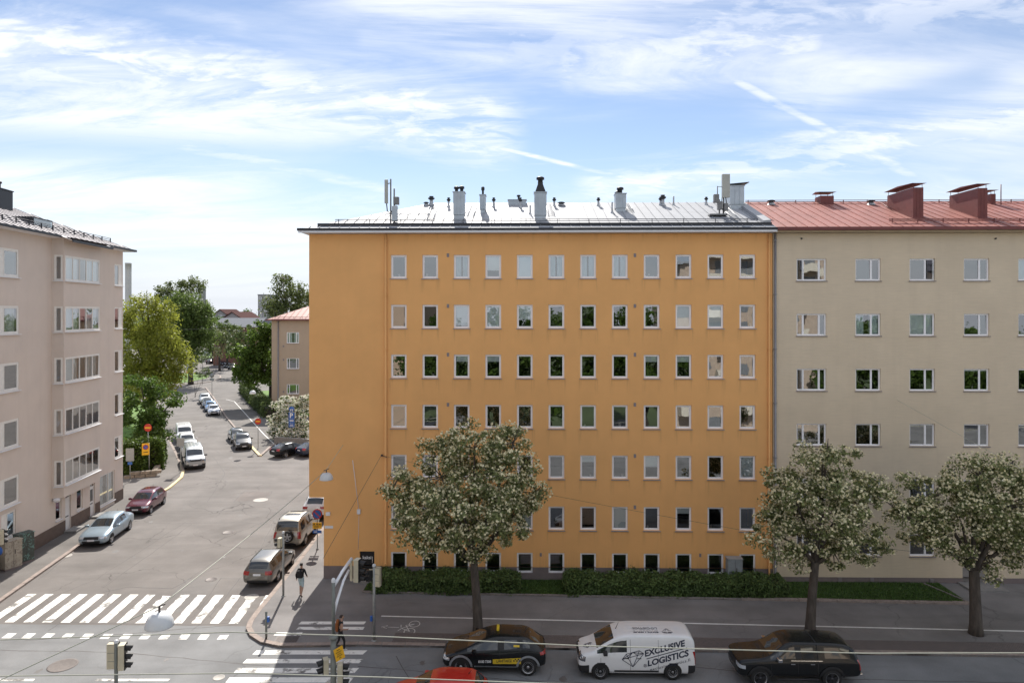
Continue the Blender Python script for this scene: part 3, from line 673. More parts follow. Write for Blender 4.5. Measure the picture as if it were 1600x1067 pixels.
# sheet-metal chimneys
M_tin = mat('chimney_sheet', (.42, .46, .50), .42, metal=.55, var=.12, scale=2)
def chimney(par, pxl, pxr, pyb, pyt, kind, m=M_tin, dep=.75):
    p = roof_hit((pxl + pxr) / 2, pyb); Y = p.y + FY; x0, x1 = onY(pxl, pyb, Y).x, onY(pxr, pyb, Y).x; zt = onY(pxl, pyt, Y).z; zb = roofz(p.y) ; y0, y1 = p.y, p.y + dep
    b = MB(); h = zb + (zt - zb) * .22
    b.box(x0 + .04, x1 - .04, y0 + .05, y1 - .05, zb - .3, h); b.cbox(x0, x1, y0, y1, h - .02, zt, .012)
    for k in (1, 2): b.box(x0 + (x1 - x0) * k / 3 - .012, x0 + (x1 - x0) * k / 3 + .012, y0 - .02, y0, h, zt - .01)
    b.box(x0 - .04, x1 + .04, y0 - .04, y1 + .04, zt, zt + .05)
    cx, cy = (x0 + x1) / 2, (y0 + y1) / 2; wd_ = x1 - x0
    def pot(x, z, r, hh):
        T = Matrix.Translation((x, cy, z)); b.lathe([(r * .62, 0), (r * .62, hh * .55), (r, hh * .6), (r, hh * .9), (r * .7, hh), (0, hh)], 10, 1, T)
    if kind == 'two': pot(cx - wd_ * .25, zt + .05, wd_ * .24, .36); pot(cx + wd_ * .22, zt + .05, wd_ * .24, .38)
    elif kind == 'one': pot(cx, zt + .05, wd_ * .3, .55)
    elif kind == 'cone':
        T = Matrix.Translation((cx, cy, zt + .05)); b.lathe([(wd_ * .62, 0), (wd_ * .3, .5), (wd_ * .3, .62)], 4, 1, T @ Matrix.Rotation(R(45), 4, 'Z'), False); pot(cx, zt + .6, wd_ * .33, .42)
    elif kind == 'knob': 
        pot(cx, zt + .1, wd_ * .33, .38); b.tube([(cx - wd_ * .45, cy, zt + .05), (cx - wd_ * .1, cy, zt + .25)], .1, 8, 1)
    elif kind == 'lid':
        b.add([(x0 - .08, y0 - .08, zt + .1), (x1 + .3, y0 - .08, zt + .22), (x1 + .3, y1 + .1, zt + .22), (x0 - .08, y1 + .1, zt + .1), (x0 - .08, y0 - .08, zt + .14), (x1 + .3, y0 - .08, zt + .26), (x1 + .3, y1 + .1, zt + .26), (x0 - .08, y1 + .1, zt + .14)], [(3, 2, 1, 0), (4, 5, 6, 7), (0, 1, 5, 4), (1, 2, 6, 5), (2, 3, 7, 6), (3, 0, 4, 7)], 1)
    return b.build('chimney', [m, M_black], par)
chimney(roof, 708, 725.5, 345, 300.5, 'two'); chimney(roof, 749.5, 758.5, 333, 305, 'one'); chimney(roof, 835, 854, 346, 301, 'cone'); chimney(roof, 962, 978.5, 331, 303, 'knob'); chimney(roof, 1141, 1163, 327, 291, 'lid', dep=1.6)
def roof_pipe(par, px, pyb, pyt, r=.07, cap=True):
    p = roof_hit(px, pyb); zt = onY(px, pyt, p.y + FY).z; b = MB(); hh = zt - p.z
    b.tube([(0, 0, -.1), (0, 0, hh * (.7 if cap else 1))], r, 9)
    if cap: b.lathe([(r, hh * .6), (r * 1.9, hh * .72), (r * 1.9, hh * .82), (r * 1.1, hh * .86), (r * 1.3, hh), (0, hh)], 9, 1)
    b.lathe([(r * 2.2, -.06), (r * 1.05, .14)], 9)
    return b.build('vent_pipe', [M_galv, M_black], par, p)
for px_, b_, t_ in ((701, 324, 309), (771.5, 324, 309), (813, 325, 309), (866, 323, 309), (935, 322, 309), (1032, 321, 308), (1103.5, 320, 308)): roof_pipe(roof, px_, b_, t_)
for px_, b_, t_ in ((828.5, 335, 321), (956.5, 333, 316), (1052.5, 320.5, 307)): roof_pipe(roof, px_, b_, t_, .055, False)
for px_, t_, r_ in ((666, 316, .1), (674, 307, .12), (1035.5, 305, .12), (877, 316, .14)): roof_pipe(roof, px_, 321.2, t_, r_)
p = roof_hit(808, 320.5); b = MB(); b.cbox(-.6, .6, 0, .7, -.3, .34, .02); b.box(-.65, .65, -.05, .75, .34, .38); b.lathe([(.07, .38), (.07, .6), (.14, .62), (.12, .72), (0, .72)], 9, 1, Matrix.Translation((.1, .3, 0))); b.build('roof_hatch', [M_tin, M_black], roof, p)
# roof ladders lying on the sheets
def roof_ladder(par, p0, p1, m=M_galv):
    a, c = roof_hit(*p0), roof_hit(*p1); b = MB(); d = (c - a); sidev = Vector((1, 0, 0)) * .2; up = Vector((0, -SL, 1)).normalized() * .08
    for s in (-1, 1): b.tube([a + sidev * s + up, c + sidev * s + up], .022, 5)
    n = max(3, int(d.length / .28))
    for i in range(n + 1): q = a.lerp(c, i / n) + up; b.tube([q - sidev, q + sidev], .016, 5)
    return b.build('roof_ladder', m, par)
roof_ladder(roof, (672, 345), (680, 322)); roof_ladder(roof, (735, 340), (741, 322)); roof_ladder(roof, (862, 339), (858, 321)); roof_ladder(roof, (985, 332), (980, 321)); roof_ladder(roof, (1152, 346), (1128, 322))
b = MB(); a_, c_ = roof_hit(602, 341), roof_hit(672, 341); u_ = Vector((0, 0, .25))
b.tube([a_ + u_, c_ + u_], .03, 6)
for k in range(5): q = a_.lerp(c_, k / 4); b.tube([q - Vector((0, 0, .05)), q + u_], .022, 5)
b.build('walkway_rail', M_galv, roof)
# upstand along the party line
b = MB()
for (y0, y1) in ((.3, YR),): b.add([(XR - .42, y0, roofz(y0) + .22), (XR + .02, y0, roofz(y0) + .26), (XR + .02, y1, roofz(y1) + .26), (XR - .42, y1, roofz(y1) + .22), (XR - .42, y0, roofz(y0) - .05), (XR + .02, y0, roofz(y0) - .05), (XR + .02, y1, roofz(y1) - .05), (XR - .42, y1, roofz(y1) - .05)], [(0, 1, 2, 3), (0, 4, 5, 1), (4, 0, 3, 7), (1, 5, 6, 2), (2, 6, 7, 3)])
b.build('party_upstand', M_zinc, roof)

# ---- the beige house next door ---------------------------------------------------
M_beige = plaster('beige_plaster', (.69, .575, .43), .06, .05)
def add_courses(m, c):
    nt = m.node_tree; N = nt.nodes; L = nt.links; p = N['Principled BSDF']; src = p.inputs['Base Color'].links[0].from_socket
    tc = N.new('ShaderNodeTexCoord'); mp = N.new('ShaderNodeMapping'); mp.inputs['Scale'].default_value = (.7, .7, 9); L.new(tc.outputs['Object'], mp.inputs[0])
    n = N.new('ShaderNodeTexNoise'); n.inputs['Scale'].default_value = 1.6; n.inputs['Detail'].default_value = 6; L.new(mp.outputs[0], n.inputs[0])
    r = N.new('ShaderNodeMapRange'); L.new(n.outputs[0], r.inputs[0]); r.inputs[1].default_value = .45; r.inputs[2].default_value = .7; r.inputs[4].default_value = .35
    mx = N.new('ShaderNodeMix'); mx.data_type = 'RGBA'; L.new(r.outputs[0], mx.inputs[0]); L.new(src, mx.inputs[6]); mx.inputs[7].default_value = tuple(x * .84 for x in c) + (1,); L.new(mx.outputs[2], p.inputs['Base Color'])
add_courses(M_beige, (.69, .575, .43))
XB0, XB1 = XR + .03, 46.
beige = thing('apartment_house', 'beige plastered apartment house with red metal roof joined to the orange house', 'building', (0, FY, 0))
rows = [fz(v, 1400) for v in (404, 490, 576, 662, 748, 834)]; BH = 1.30
bcols = [(fx(1268), 1.74, (.55, 1.5, .55))] + [(fx(1356.5) + i * (fx(1526) - fx(1356.5)) / 2, 1.47, (1.9, 1)) for i in range(10)]
bops = []
for r, t in enumerate(rows):
    for c, ww, _ in bcols:
        if r == 5 and fx(1490) < c < fx(1560): continue
        bops.append((c - ww / 2, c + ww / 2, t - BH, t))
bd = (fx(1504), fx(1545), .14, fz(886, 1520)); pz2 = fz(902, 1400)
w = MB(); wall(w, XB0, XB1, pz2, ZW, [o for o in bops] + [(bd[0], bd[1], pz2, bd[3])]); w.quad((XB1, 0, 0), (XB1, DEP, 0), (XB1, DEP, ZW), (XB1, 0, ZW)); w.quad((XB1, DEP, 0), (XB0, DEP, 0), (XB0, DEP, ZW), (XB1, DEP, ZW)); w.quad((XB0, 0, ZW - .01), (XB1, 0, ZW - .01), (XB1, DEP, ZW - .01), (XB0, DEP, ZW - .01))
w.build('wall', M_beige, beige)
w = MB(); wall(w, XB0, XB1, 0, pz2, [(bd[0], bd[1], .02, pz2)], y=-.02, depth=.2); w.build('plinth', M_plinth, beige)
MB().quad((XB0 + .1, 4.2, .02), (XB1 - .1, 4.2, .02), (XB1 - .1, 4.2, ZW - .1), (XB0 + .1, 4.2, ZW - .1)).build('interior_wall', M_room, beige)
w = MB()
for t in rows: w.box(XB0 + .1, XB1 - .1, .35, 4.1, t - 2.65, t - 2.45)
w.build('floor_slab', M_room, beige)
for r, t in enumerate(rows):
    for i, (c, ww, cc) in enumerate(bcols):
        if r == 5 and fx(1490) < c < fx(1560): continue
        op = None
        if (r, i) in ((0, 0), (2, 0)): op = 0
        if (r, i) == (0, 2): op = 1
        window(beige, c, .095, t - BH, ww, BH, cols=cc, sill=M_sill_b, fr=.055, blind=.95 if (r, i) == (1, 2) else .1 if (r, i) == (2, 3) else 0, curtain=(r, i) in ((1, 1), (0, 4)), things=1 if (r, i) in ((2, 1), (2, 3), (3, 0)) else 0, tilt=.8, opened=op)
b = MB(); dw = bd[1] - bd[0]; b.box(-dw / 2 + .02, 0, .14, .18, 0, bd[3] - .16); b.box(.02, dw / 2 - .02, .14, .18, 0, bd[3] - .16); b.build('door', mat('door_grey', (.30, .28, .27), .6, var=.1), beige, ((bd[0] + bd[1]) / 2, 0, .14))
MB().box(bd[0] - .3, bd[1] + .3, -1.3, -.03, .1, .21).build('door_step', MATS['concrete_step'], beige)
for px_, py_ in ((1312, 905), (1362, 905), (1455, 907)): p = onY(px_, py_, FY); MB().cbox(-.1, .1, -.05, .0, -.12, .12, .01).build('vent', M_sill_b, beige, (p.x, -.02, p.z))
for px_, py_ in ((1252, 373), (1555, 373)): p = onY(px_, py_, FY); MB().tube([(0, 0, 0), (0, -.08, 0)], .05, 8).build('vent', M_black, beige, (p.x, 0, p.z))
rain_pipe(beige, XB0 + .1, ZW, .25, .065, mat('rain_pipe_grey', (.26, .26, .28), .5, metal=.3, var=.1))
M_redroof = mat('roof_red_paint', (.36, .15, .125), .55, metal=.05, var=.14, scale=1.2, fine=.15)
M_redark = mat('red_sheet', (.17, .045, .04), .55, var=.15, scale=2, bump=.25, bscale=2.5)
w = MB(); w.quad((XB0, YR, RH), (XB1, YR, RH), (XB1, hy, ZE), (XB0, hy, ZE)); w.quad((XB0, YE + .1, ZE - .16), (XB1, YE + .1, ZE - .16), (XB1, 0, ZE - .22), (XB0, 0, ZE - .22), 1); w.add([(XB1, YE, ZE), (XB1, hy, ZE), (XB1, YR, RH)], [(0, 1, 2)])
rroof = w.build('roof', [M_redroof, M_beige], beige)
panel_roof(rroof, XB0 + .02, XB1, False, M_redroof, .62)
b = MB(); b.box(XB0 + .03, XB1, YE - .1, YE - .004, ZE - .13, ZE + .05); b.build('fascia', M_redark, rroof); MB().box(XB0 + .03, XB1, YE + .02, YE + .1, ZE - .24, ZE - .14).build('eaves_board', mat('eaves_tan', (.38, .28, .17), .7), rroof)
def red_chimney(px0, px1, pyb, pyt, dep):
    p = roof_hit((px0 + px1) / 2, pyb); Y = FY + p.y; x0, x1 = onY(px0, pyb, Y).x, onY(px1, pyb, Y).x; zt = onY(px0, pyt, Y).z
    b = MB(); y0, y1 = p.y, p.y + dep; b.cbox(x0, x1, y0, y1, roofz(y0) - .2, zt, .015)
    for k in (1, 2): b.box(x0 + (x1 - x0) * k / 3 - .01, x0 + (x1 - x0) * k / 3 + .01, y0 - .015, y0, roofz(y0), zt - .02)
    for xx in (x0 + .05, x1 - .05):
        for yy in (y0 + .06, y1 - .06): b.tube([(xx, yy, zt), (xx, yy, zt + .26)], .015, 5)
    b.add([(x0 - .15, y0 - .15, zt + .24), (x1 + .12, y0 - .15, zt + .24), (x1 + .12, y1 + .15, zt + .24), (x0 - .15, y1 + .15, zt + .24), (x0 - .15, (y0 + y1) / 2, zt + .33), (x1 + .12, (y0 + y1) / 2, zt + .33)], [(3, 2, 1, 0), (0, 1, 5, 4), (2, 3, 4, 5), (1, 2, 5), (3, 0, 4)])
    return b.build('chimney', M_redark, rroof)
red_chimney(1427, 1443, 342, 293, 3.0); red_chimney(1528, 1543, 342, 294, 2.8); red_chimney(1282, 1303, 319.5, 306, .9); red_chimney(1548, 1556, 319.5, 303, .8)
snow_guard(rroof, XB0 + .3, XB1 - .5, YR - .35, roofz, M_redark, 1.6, (.1, .2)); snow_guard(rroof, roof_hit(1406, 356).x, XB1 - .5, .55, roofz, M_redark, 1.5, (.1, .17, .24))
for px_ in (1205, 1361): roof_pipe(rroof, px_, 319.6, 313, .14)
roof_ladder(rroof, (1398, 330), (1380, 318), M_redark); roof_ladder(rroof, (1500, 328), (1482, 318), M_redark)
p = roof_hit(1564, 320); b = MB(); b.tube([p - Vector((0, 0, .1)), p + Vector((0, 0, 1.35))], .03, 6); b.build('roof_mast', M_redark, rroof)

# ---- the pale house on the left ---------------------------------------------------
LA, LBc = G(44, 865, .11), G(192, 779, .11)
ld = (LBc - LA).normalized(); lrz = math.atan2(ld.y, ld.x)
pale = thing('apartment_house', 'pale pinkish apartment house with bay windows on the left side of the side street', 'building', (LBc.x, LBc.y, 0), lrz)
LM = Matrix.Translation((LBc.x, LBc.y, 0)) @ Matrix.Rotation(lrz, 4, 'Z'); LI = LM.inverted()
def lp(px, py, off=0.):
    """point of the pale facade (pushed out by off) seen at a pixel, in its own coordinates"""
    o = LI @ Vector((0, 0, EYE)); d = (LI.to_3x3() @ ray(px, py)); t = (-off - o.y) / d.y; return o + d * t
M_pale = plaster('pale_plaster', (.67, .58, .51), .06, .08)
X0 = -46.; ZL = 21.2
sp = 3.6; lrows = [(18.22 - sp * i, 20.02 - sp * i) for i in range(5)]
xr0, xr1 = lp(179, 480).x, -.1
xl1 = lp(29.5, 480).x; xl0 = xl1 - 2.6
bx1 = lp(156.8, 480, .7).x; bx0 = lp(99.6, 480, .7).x; bxs = lp(81, 480).x
lops = []
for z0, z1 in lrows: lops += [(xr0, xr1, z0, z1), (xl0, xl1, z0, z1), (xl0 - 7.5, xl1 - 7.5, z0, z1)]
def lrect(px0, px1, py0, py1):
    a, c = lp(px0, (py0 + py1) / 2), lp(px1, (py0 + py1) / 2); za, zb = lp((px0 + px1) / 2, py1).z, lp((px0 + px1) / 2, py0).z
    return (a.x, c.x, za, zb)
shop = lrect(156, 179, 739, 786); d2 = lrect(140.6, 148.4, 754, 801); sw = lrect(120, 129, 764, 796); d1 = lrect(102, 111, 770, 822); s0 = lrect(87, 96, 776, 812); gl = lrect(2, 25, 800, 841)
d1 = (d1[0], d1[1], .14, d1[3]); d2 = (d2[0], d2[1], .14, d2[3])
gops = [shop, d2, sw, d1, s0, gl]
pzl = 1.0
w = MB(); wall(w, X0, 0, 0, ZL, lops + gops, depth=.2)
w.quad((0, 0, 0), (0, 14, 0), (0, 14, ZL), (0, 0, ZL)); w.quad((0, 14, 0), (X0, 14, 0), (X0, 14, ZL), (0, 14, ZL)); w.quad((X0, 14, 0), (X0, 0, 0), (X0, 0, ZL), (X0, 14, ZL))
zb0 = 18.22 - 5 * sp + 1.75 + .55
BO = .7
w.build('wall', M_pale, pale)
bayw = MB()
def bay_ops(a, b_): return [(a, b_, z0, z1) for z0, z1 in lrows]
wall(bayw, bx0, bx1, 3.0, ZL, bay_ops(bx0 + .18, bx1 - .1), y=-BO, depth=.12)
blen = math.hypot(bx0 - bxs, BO); bang = math.atan2(-BO, bx0 - bxs)
BM = Matrix.Translation((bxs, 0, 0)) @ Matrix.Rotation(bang, 4, 'Z')
wall(bayw, 0, blen, 3.0, ZL, bay_ops(.14, blen - .06), y=0, depth=.12, M=BM)
bayw.quad((bx1, -BO, 3.0), (bx1, 0, 3.0), (bx1, 0, ZL), (bx1, -BO, ZL)); bayw.add([(bxs, 0, 3.0), (bx0, -BO, 3.0), (bx1, -BO, 3.0), (bx1, 0, 3.0)], [(0, 3, 2, 1)])
bay = bayw.build('bay', M_pale, pale)
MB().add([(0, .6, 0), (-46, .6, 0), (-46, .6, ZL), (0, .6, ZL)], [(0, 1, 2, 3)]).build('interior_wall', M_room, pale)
for z0, z1 in lrows:
    window(pale, (xr0 + xr1) / 2, .02, z0, xr1 - xr0, z1 - z0, (1.35, 1), fm=M_frame2, sill=M_sill_w, panel=1, fr=.09)
    for dx in (0, -7.5): window(pale, (xl0 + xl1) / 2 + dx, .02, z0, xl1 - xl0, z1 - z0, (1.0, 1.35), fm=M_frame2, sill=M_sill_w, panel=0, fr=.14, curtain=random.random() < .4)
    fw = bx1 - bx0 - .28; window(bay, bx0 + .18 + fw / 2, -BO + .01, z0, fw, z1 - z0, (1, 1, 1, 1, 1), fm=M_frame2, sill=M_sill_w, fr=.12, tilt=.5, curtain=random.random() < .5)
    q = BM @ Vector((.14 + (blen - .20) / 2, .01, z0)); window(bay, q.x, q.y, z0, blen - .20, z1 - z0, (1,), rz=bang, fm=M_frame2, sill=M_sill_w, fr=.10)
pr = MB()
gx_ = sorted(gops, key=lambda o: o[0]); cur = X0
for o in gx_ + [(0, 0, 0, 9)]:
    if o[2] < pzl:
        pr.box(cur, o[0] - .02, -.03, -.001, 0, pzl); cur = o[1] + .02
    elif o[0] == 0: pr.box(cur, 0.02, -.03, -.001, 0, pzl)
pr.box(.001, .03, -.03, 14, 0, pzl); pr.build('plinth', mat('plinth_brown', (.145, .105, .085), .9, var=.15), pale)
def win_in(par, o, **k): return window(par, (o[0] + o[1]) / 2, .06, o[2], o[1] - o[0], o[3] - o[2], **k)
win_in(pale, shop, cols=(1.6, 1), fm=M_frame2, sill=M_sill_w, fr=.06, curtain=1); win_in(pale, sw, fm=M_frame2, sill=M_sill_w); win_in(pale, s0, fm=M_frame2, sill=M_sill_w); win_in(pale, gl, cols=(1, 1.3), panel=0, fm=M_frame2, sill=M_sill_w, fr=.1)
M_doorw = mat('door_white', (.74, .72, .70), .55, var=.05)
for o, gz in ((d1, .12), (d2, .45)):
    b = MB(); W_, H_ = o[1] - o[0], o[3] - o[2]; hd = H_ * .86
    b.box(-W_ / 2 + .03, W_ / 2 - .03, .1, .15, 0, hd); b.box(-W_ / 2, -W_ / 2 + .03, .08, .16, 0, H_); b.box(W_ / 2 - .03, W_ / 2, .08, .16, 0, H_); b.box(-W_ / 2 + .03, W_ / 2 - .03, .08, .16, hd, hd + .06)
    dd = b.build('door', M_doorw, pale, ((o[0] + o[1]) / 2, 0, o[2]))
    MB().quad((-W_ / 2 + .03, .12, hd + .06), (W_ / 2 - .03, .12, hd + .06), (W_ / 2 - .03, .12, H_), (-W_ / 2 + .03, .12, H_)).build('pane', M_glass, dd)
    if gz > .3: MB().quad((-W_ * .3, .096, hd * .52), (W_ * .3, .096, hd * .52), (W_ * .3, .096, hd * .93), (-W_ * .3, .096, hd * .93)).build('pane', mat('door_glass_dark', (.05, .055, .06), .1, var=0), dd)
    MB().box(-.2, .2, .085, .0985, hd * .42, hd * .45).build('handle', M_black, dd)
    MB().box(o[0] - .25, o[1] + .25, -.9, -.04, .1, .25).build('door_step', MATS['concrete_step'], pale)
b = MB(); p = lp(82.5, 781); b.lathe([(.05, .0), (.22, -.03), (.24, -.2), (.12, -.32), (0, -.34)], 12, 0); b.tube([(0, .25, .05), (0, 0, .05)], .03, 6); b.build('wall_lamp', M_sill_w, pale, (p.x, -.25, p.z + .15))
# its roof
M_dkroof = mat('roof_dark_sheet', (.19, .18, .20), .42, metal=.45, var=.12, scale=1)
OV = .75; ZR0 = ZL + .12
w = MB(); SLp = .42; run = 7.8
def lroof(y): return ZR0 + SLp * (y + OV)
w.add([(X0, 14.7, ZR0), (OV, 14.7, ZR0), (OV - run, run - OV, lroof(run - OV)), (X0, run - OV, lroof(run - OV)), (OV, -OV, ZR0)], [(0, 1, 2, 3), (1, 4, 2)])
w.quad((X0, -OV, ZR0 - .1), (X0, .0, ZR0 - .16), (.0, .0, ZR0 - .16), (OV, -OV, ZR0 - .1), 1); w.quad((OV, -OV, ZR0 - .1), (0, 0, ZR0 - .16), (0, 14, ZR0 - .16), (OV, 14.7, ZR0 - .1), 1)
w.add([(bxs - .3, -OV, ZR0 - .1), (bx0 - .2, -OV - BO, ZR0 - .1), (bx1 + .35, -OV - BO, ZR0 - .1), (bx1 + .35, -OV, ZR0 - .1)], [(0, 1, 2, 3)], 1)
proof = w.build('roof', [M_dkroof, M_sill_w], pale)
n = 60
for i in range(n):
    a, c = X0 + (OV - X0) * i / n, X0 + (OV - X0) * (i + 1) / n
    ya, yc = min(run - OV, OV - a - OV), min(run - OV, OV - c - OV); e = -OV - (BO if bx0 - .3 < (a + c) / 2 < bx1 + .3 else 0)
    b = MB(); z_ = lambda y: lroof(y); b.add([(a, e, z_(e) + .004), (c, e, z_(e)), (c, max(yc, e), z_(max(yc, e))), (a, max(ya, e), z_(max(ya, e)) + .004)], [(0, 1, 2, 3)])
    if yc > e + .1: b.add([(c - .02, e, z_(e)), (c - .02, e, z_(e) + .05), (c, e, z_(e) + .05), (c - .02, yc, z_(yc)), (c - .02, yc, z_(yc) + .05), (c, yc, z_(yc) + .05)], [(0, 1, 4, 3), (1, 2, 5, 4)])
    b.build('roof_panel', M_dkroof, proof)
b = MB(); e = -OV
b.box(X0, bxs - .3, e - .06, e, ZR0 - .12, ZR0 + .05); b.box(bx0 - .35, bx1 + .36, e - BO - .06, e - BO, ZR0 - .42, ZR0 - .25); b.box(bx1 + .3, OV + .05, e - .06, e, ZR0 - .12, ZR0 + .05); b.box(OV, OV + .06, e, 14.7, ZR0 - .12, ZR0 + .05); b.build('fascia', M_black_gut, proof)
snow_guard(proof, X0 + 1, -1.6, .35, lroof, M_black_gut, 1.4, (.12, .24, .36))
p = lp(66, 345, -1.2); b = MB(); b.box(-1.3, 1.1, -.1, 1.6, -.6, .55); b.box(-1.2, 1.0, -.12, -.105, .02, .45, 1); b.build('dormer', [M_black_gut, M_glass], proof, (p.x, 1.2, lroof(1.2) - .05))
p = lp(8, 310, -4.2); b = MB(); b.cbox(-1.2, .9, 0, 1.2, -2, 1.05, .02); b.box(-1.25, .95, -.05, 1.25, 1.05, 1.12); b.lathe([(.16, 0), (.16, .4), (.24, .42), (.22, .55), (0, .6)], 10, 0, Matrix.Translation((.05, .5, 1.12))); b.build('chimney', M_black_gut, proof, (p.x, 4.2, lroof(4.2) + .35))

# ---- small beige house with a red roof behind the orange one ----------------------
hc = G(424.5, 640, .11); hb = thing('apartment_house', 'small beige four-storey house with red roof beyond the flowering bush', 'building', (hc.x, hc.y, 0))
M_cream = plaster('cream_plaster', (.50, .385, .29), .05, .05)
def hz(py): return onY(457, py, hc.y).z
def hx(px): return onY(px, 560, hc.y).x - hc.x
hw0, hw1 = hx(447.8), hx(467.3); hh = [(hz(536.5), hz(519)), (hz(576.4), hz(559.5)), (hz(615.5), hz(600))]
HT = hz(501); HW = 30
hop = [(hw0 + k * 6.2, hw1 + k * 6.2, a, c) for a, c in hh for k in range(4)]
w = MB(); wall(w, 0, HW, 0, HT, hop, depth=.15); w.quad((0, 12, 0), (0, 0, 0), (0, 0, HT), (0, 12, HT)); w.quad((HW, 0, 0), (HW, 12, 0), (HW, 12, HT), (HW, 0, HT)); w.quad((HW, 12, 0), (0, 12, 0), (0, 12, HT), (HW, 12, HT)); w.build('wall', M_cream, hb)
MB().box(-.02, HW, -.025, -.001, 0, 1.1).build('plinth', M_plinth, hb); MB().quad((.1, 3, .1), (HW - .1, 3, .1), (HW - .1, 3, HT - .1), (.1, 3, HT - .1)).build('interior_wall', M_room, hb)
for a, c in hh:
    for k in range(2): window(hb, (hw0 + hw1) / 2 + k * 6.2, .07, a, hw1 - hw0, c - a, (.5, 1.6, .5), sill=M_sill_b, fr=.09, curtain=a > 9 and k == 0)
rain_pipe(hb, hx(435), HT, .2, .09, MATS['rain_pipe_grey'])
rz_ = lambda y: HT + .15 + .42 * (y + .7)
w = MB(); w.add([(-.7, -.7, rz_(-.7)), (HW, -.7, rz_(-.7)), (HW, 6, rz_(6)), (6, 6, rz_(6)), (-.7, 12.7, rz_(-.7))], [(0, 1, 2, 3), (0, 3, 4)]); w.quad((-.7, -.7, HT + .05), (-.7, 12.7, HT + .05), (HW, 12.7, HT + .05), (HW, -.7, HT + .05), 1); w.quad((HW, 6, rz_(6)), (HW, 12.7, rz_(-.7)), (-.7, 12.7, rz_(-.7)), (6, 6, rz_(6)))
hr = w.build('roof', [M_redroof, M_cream], hb)
MB().box(-.75, HW, -.78, -.703, HT + .02, HT + .22).build('fascia', M_redark, hr); MB().box(-.78, -.703, -.7, 12.7, HT + .02, HT + .22).build('fascia', M_redark, hr); snow_guard(hr, .4, HW, -.1, rz_, M_redark, 1.5)
for k in range(14):
    x = .2 + k * .9; y1_ = min(6, x + .0); b = MB(); b.add([(x, -.7, rz_(-.7)), (x, -.7, rz_(-.7) + .07), (x, y1_, rz_(y1_) + .07), (x, y1_, rz_(y1_)), (x + .05, -.7, rz_(-.7) + .07), (x + .05, y1_, rz_(y1_) + .07)], [(0, 1, 2, 3), (1, 4, 5, 2)]); b.build('roof_seam', M_redroof, hr)
for py_ in (541, 562, 612):                      # small vents
    p = onY(443, py_, hc.y); MB().cbox(-.12, .12, -.04, .004, -.14, .14, .01).build('vent', M_sill_b, hb, (p.x - hc.x, 0, p.z))

# ---- far buildings ------------------------------------------------------------
def far_block(name, label, px0, px1, pyt, Y, depth, m, roofm=None, gable=False, storeys=4, ncol=3, pyr=None):
    x0, x1 = onY(px0, pyt, Y).x, onY(px1, pyt, Y).x; zt = onY(px0, pyt, Y).z; r = thing(name, label, 'building', (x0, Y, 0)); W_ = x1 - x0
    b = MB(); sh = 2.9; n = storeys; op = []
    for s_ in range(n):
        for k in range(ncol):
            cx = W_ * (k + .5) / ncol; z1 = zt - .7 - s_ * sh
            if z1 - 1.4 > .3: op.append((cx - .7, cx + .7, z1 - 1.4, z1))
    wall(b, 0, W_, 0, zt, op, depth=.2)
    b.quad((0, depth, 0), (0, 0, 0), (0, 0, zt), (0, depth, zt)); b.quad((W_, 0, 0), (W_, depth, 0), (W_, depth, zt), (W_, 0, zt)); b.quad((W_, depth, 0), (0, depth, 0), (0, depth, zt), (W_, depth, zt))
    if gable: b.add([(0, 0, zt), (W_, 0, zt), (W_ / 2, 0, onY(px0, pyr, Y).z - .1)], [(0, 1, 2)])
    b.build('wall', m, r)
    for o in op: window(r, (o[0] + o[1]) / 2, .08, o[2], 1.4, 1.4, fr=.1)
    b = MB()
    if gable:
        zr = onY(px0, pyr, Y).z; e = .5
        for sg in (-1, 1):
            xo = W_ / 2 + sg * (W_ / 2 + e); zo = zt - e * (zr - zt) / (W_ / 2)
            b.add([(W_ / 2, -e, zr), (xo, -e, zo), (xo, depth, zo), (W_ / 2, depth, zr), (W_ / 2, -e, zr - .25), (xo, -e, zo - .25), (xo, depth, zo - .25), (W_ / 2, depth, zr - .25)], [(0, 1, 2, 3), (7, 6, 5, 4), (0, 4, 5, 1), (1, 5, 6, 2)])
    elif pyr:
        zr = onY(px0, pyr, Y).z + .05; b.add([(-.5, -.5, zt), (W_ + .5, -.5, zt), (W_ + .5, depth / 2, zr + 1.5), (-.5, depth / 2, zr + 1.5), (-.5, depth, zt), (W_ + .5, depth, zt)], [(0, 1, 2, 3), (3, 2, 5, 4), (0, 3, 4), (1, 5, 2)])
    else: b.box(-.2, W_ + .2, -.2, depth + .2, zt, zt + .35)
    b.build('roof', roofm or M_sill, r); return r
M_farred = mat('far_red_roof', (.075, .03, .028), .95, var=.15, spec=.1); M_white_wall = mat('far_white_wall', (.55, .55, .55), .9); M_greywall = mat('far_grey_wall', (.33, .32, .33), .9); M_brickwall = mat('far_brick_wall', (.20, .10, .075), .9, var=.2, scale=3)
far_block('gable_house', 'grey gabled house far down the street with dark red roof', 348, 378, 497, 225, 16, M_greywall, M_farred, True, 1, 1, 487)
far_block('brick_building', 'long low brown brick building behind the far shrubs', 333, 400, 511, 205, 14, M_brickwall, mat('far_grey_roof', (.20, .21, .23), .95, spec=.1), False, 1, 4, 505)
far_block('tower_block', 'pale grey tower block standing far behind the birch', 403, 418, 461, 330, 14, M_greywall, None, False, 8, 2)
far_block('tower_block', 'slim grey tower block peeping over the dark trees at the left', 310, 318, 449, 400, 3, M_greywall, None, False, 9, 1)
far_block('red_house', 'far house with dark red roof among trees left of the gabled house', 336, 352, 489, 245, 14, M_greywall, M_farred, True, 1, 1, 483)
p0, p1 = onY(196, 470, 150), onY(205, 470, 150); zt = onY(200, 411, 150).z
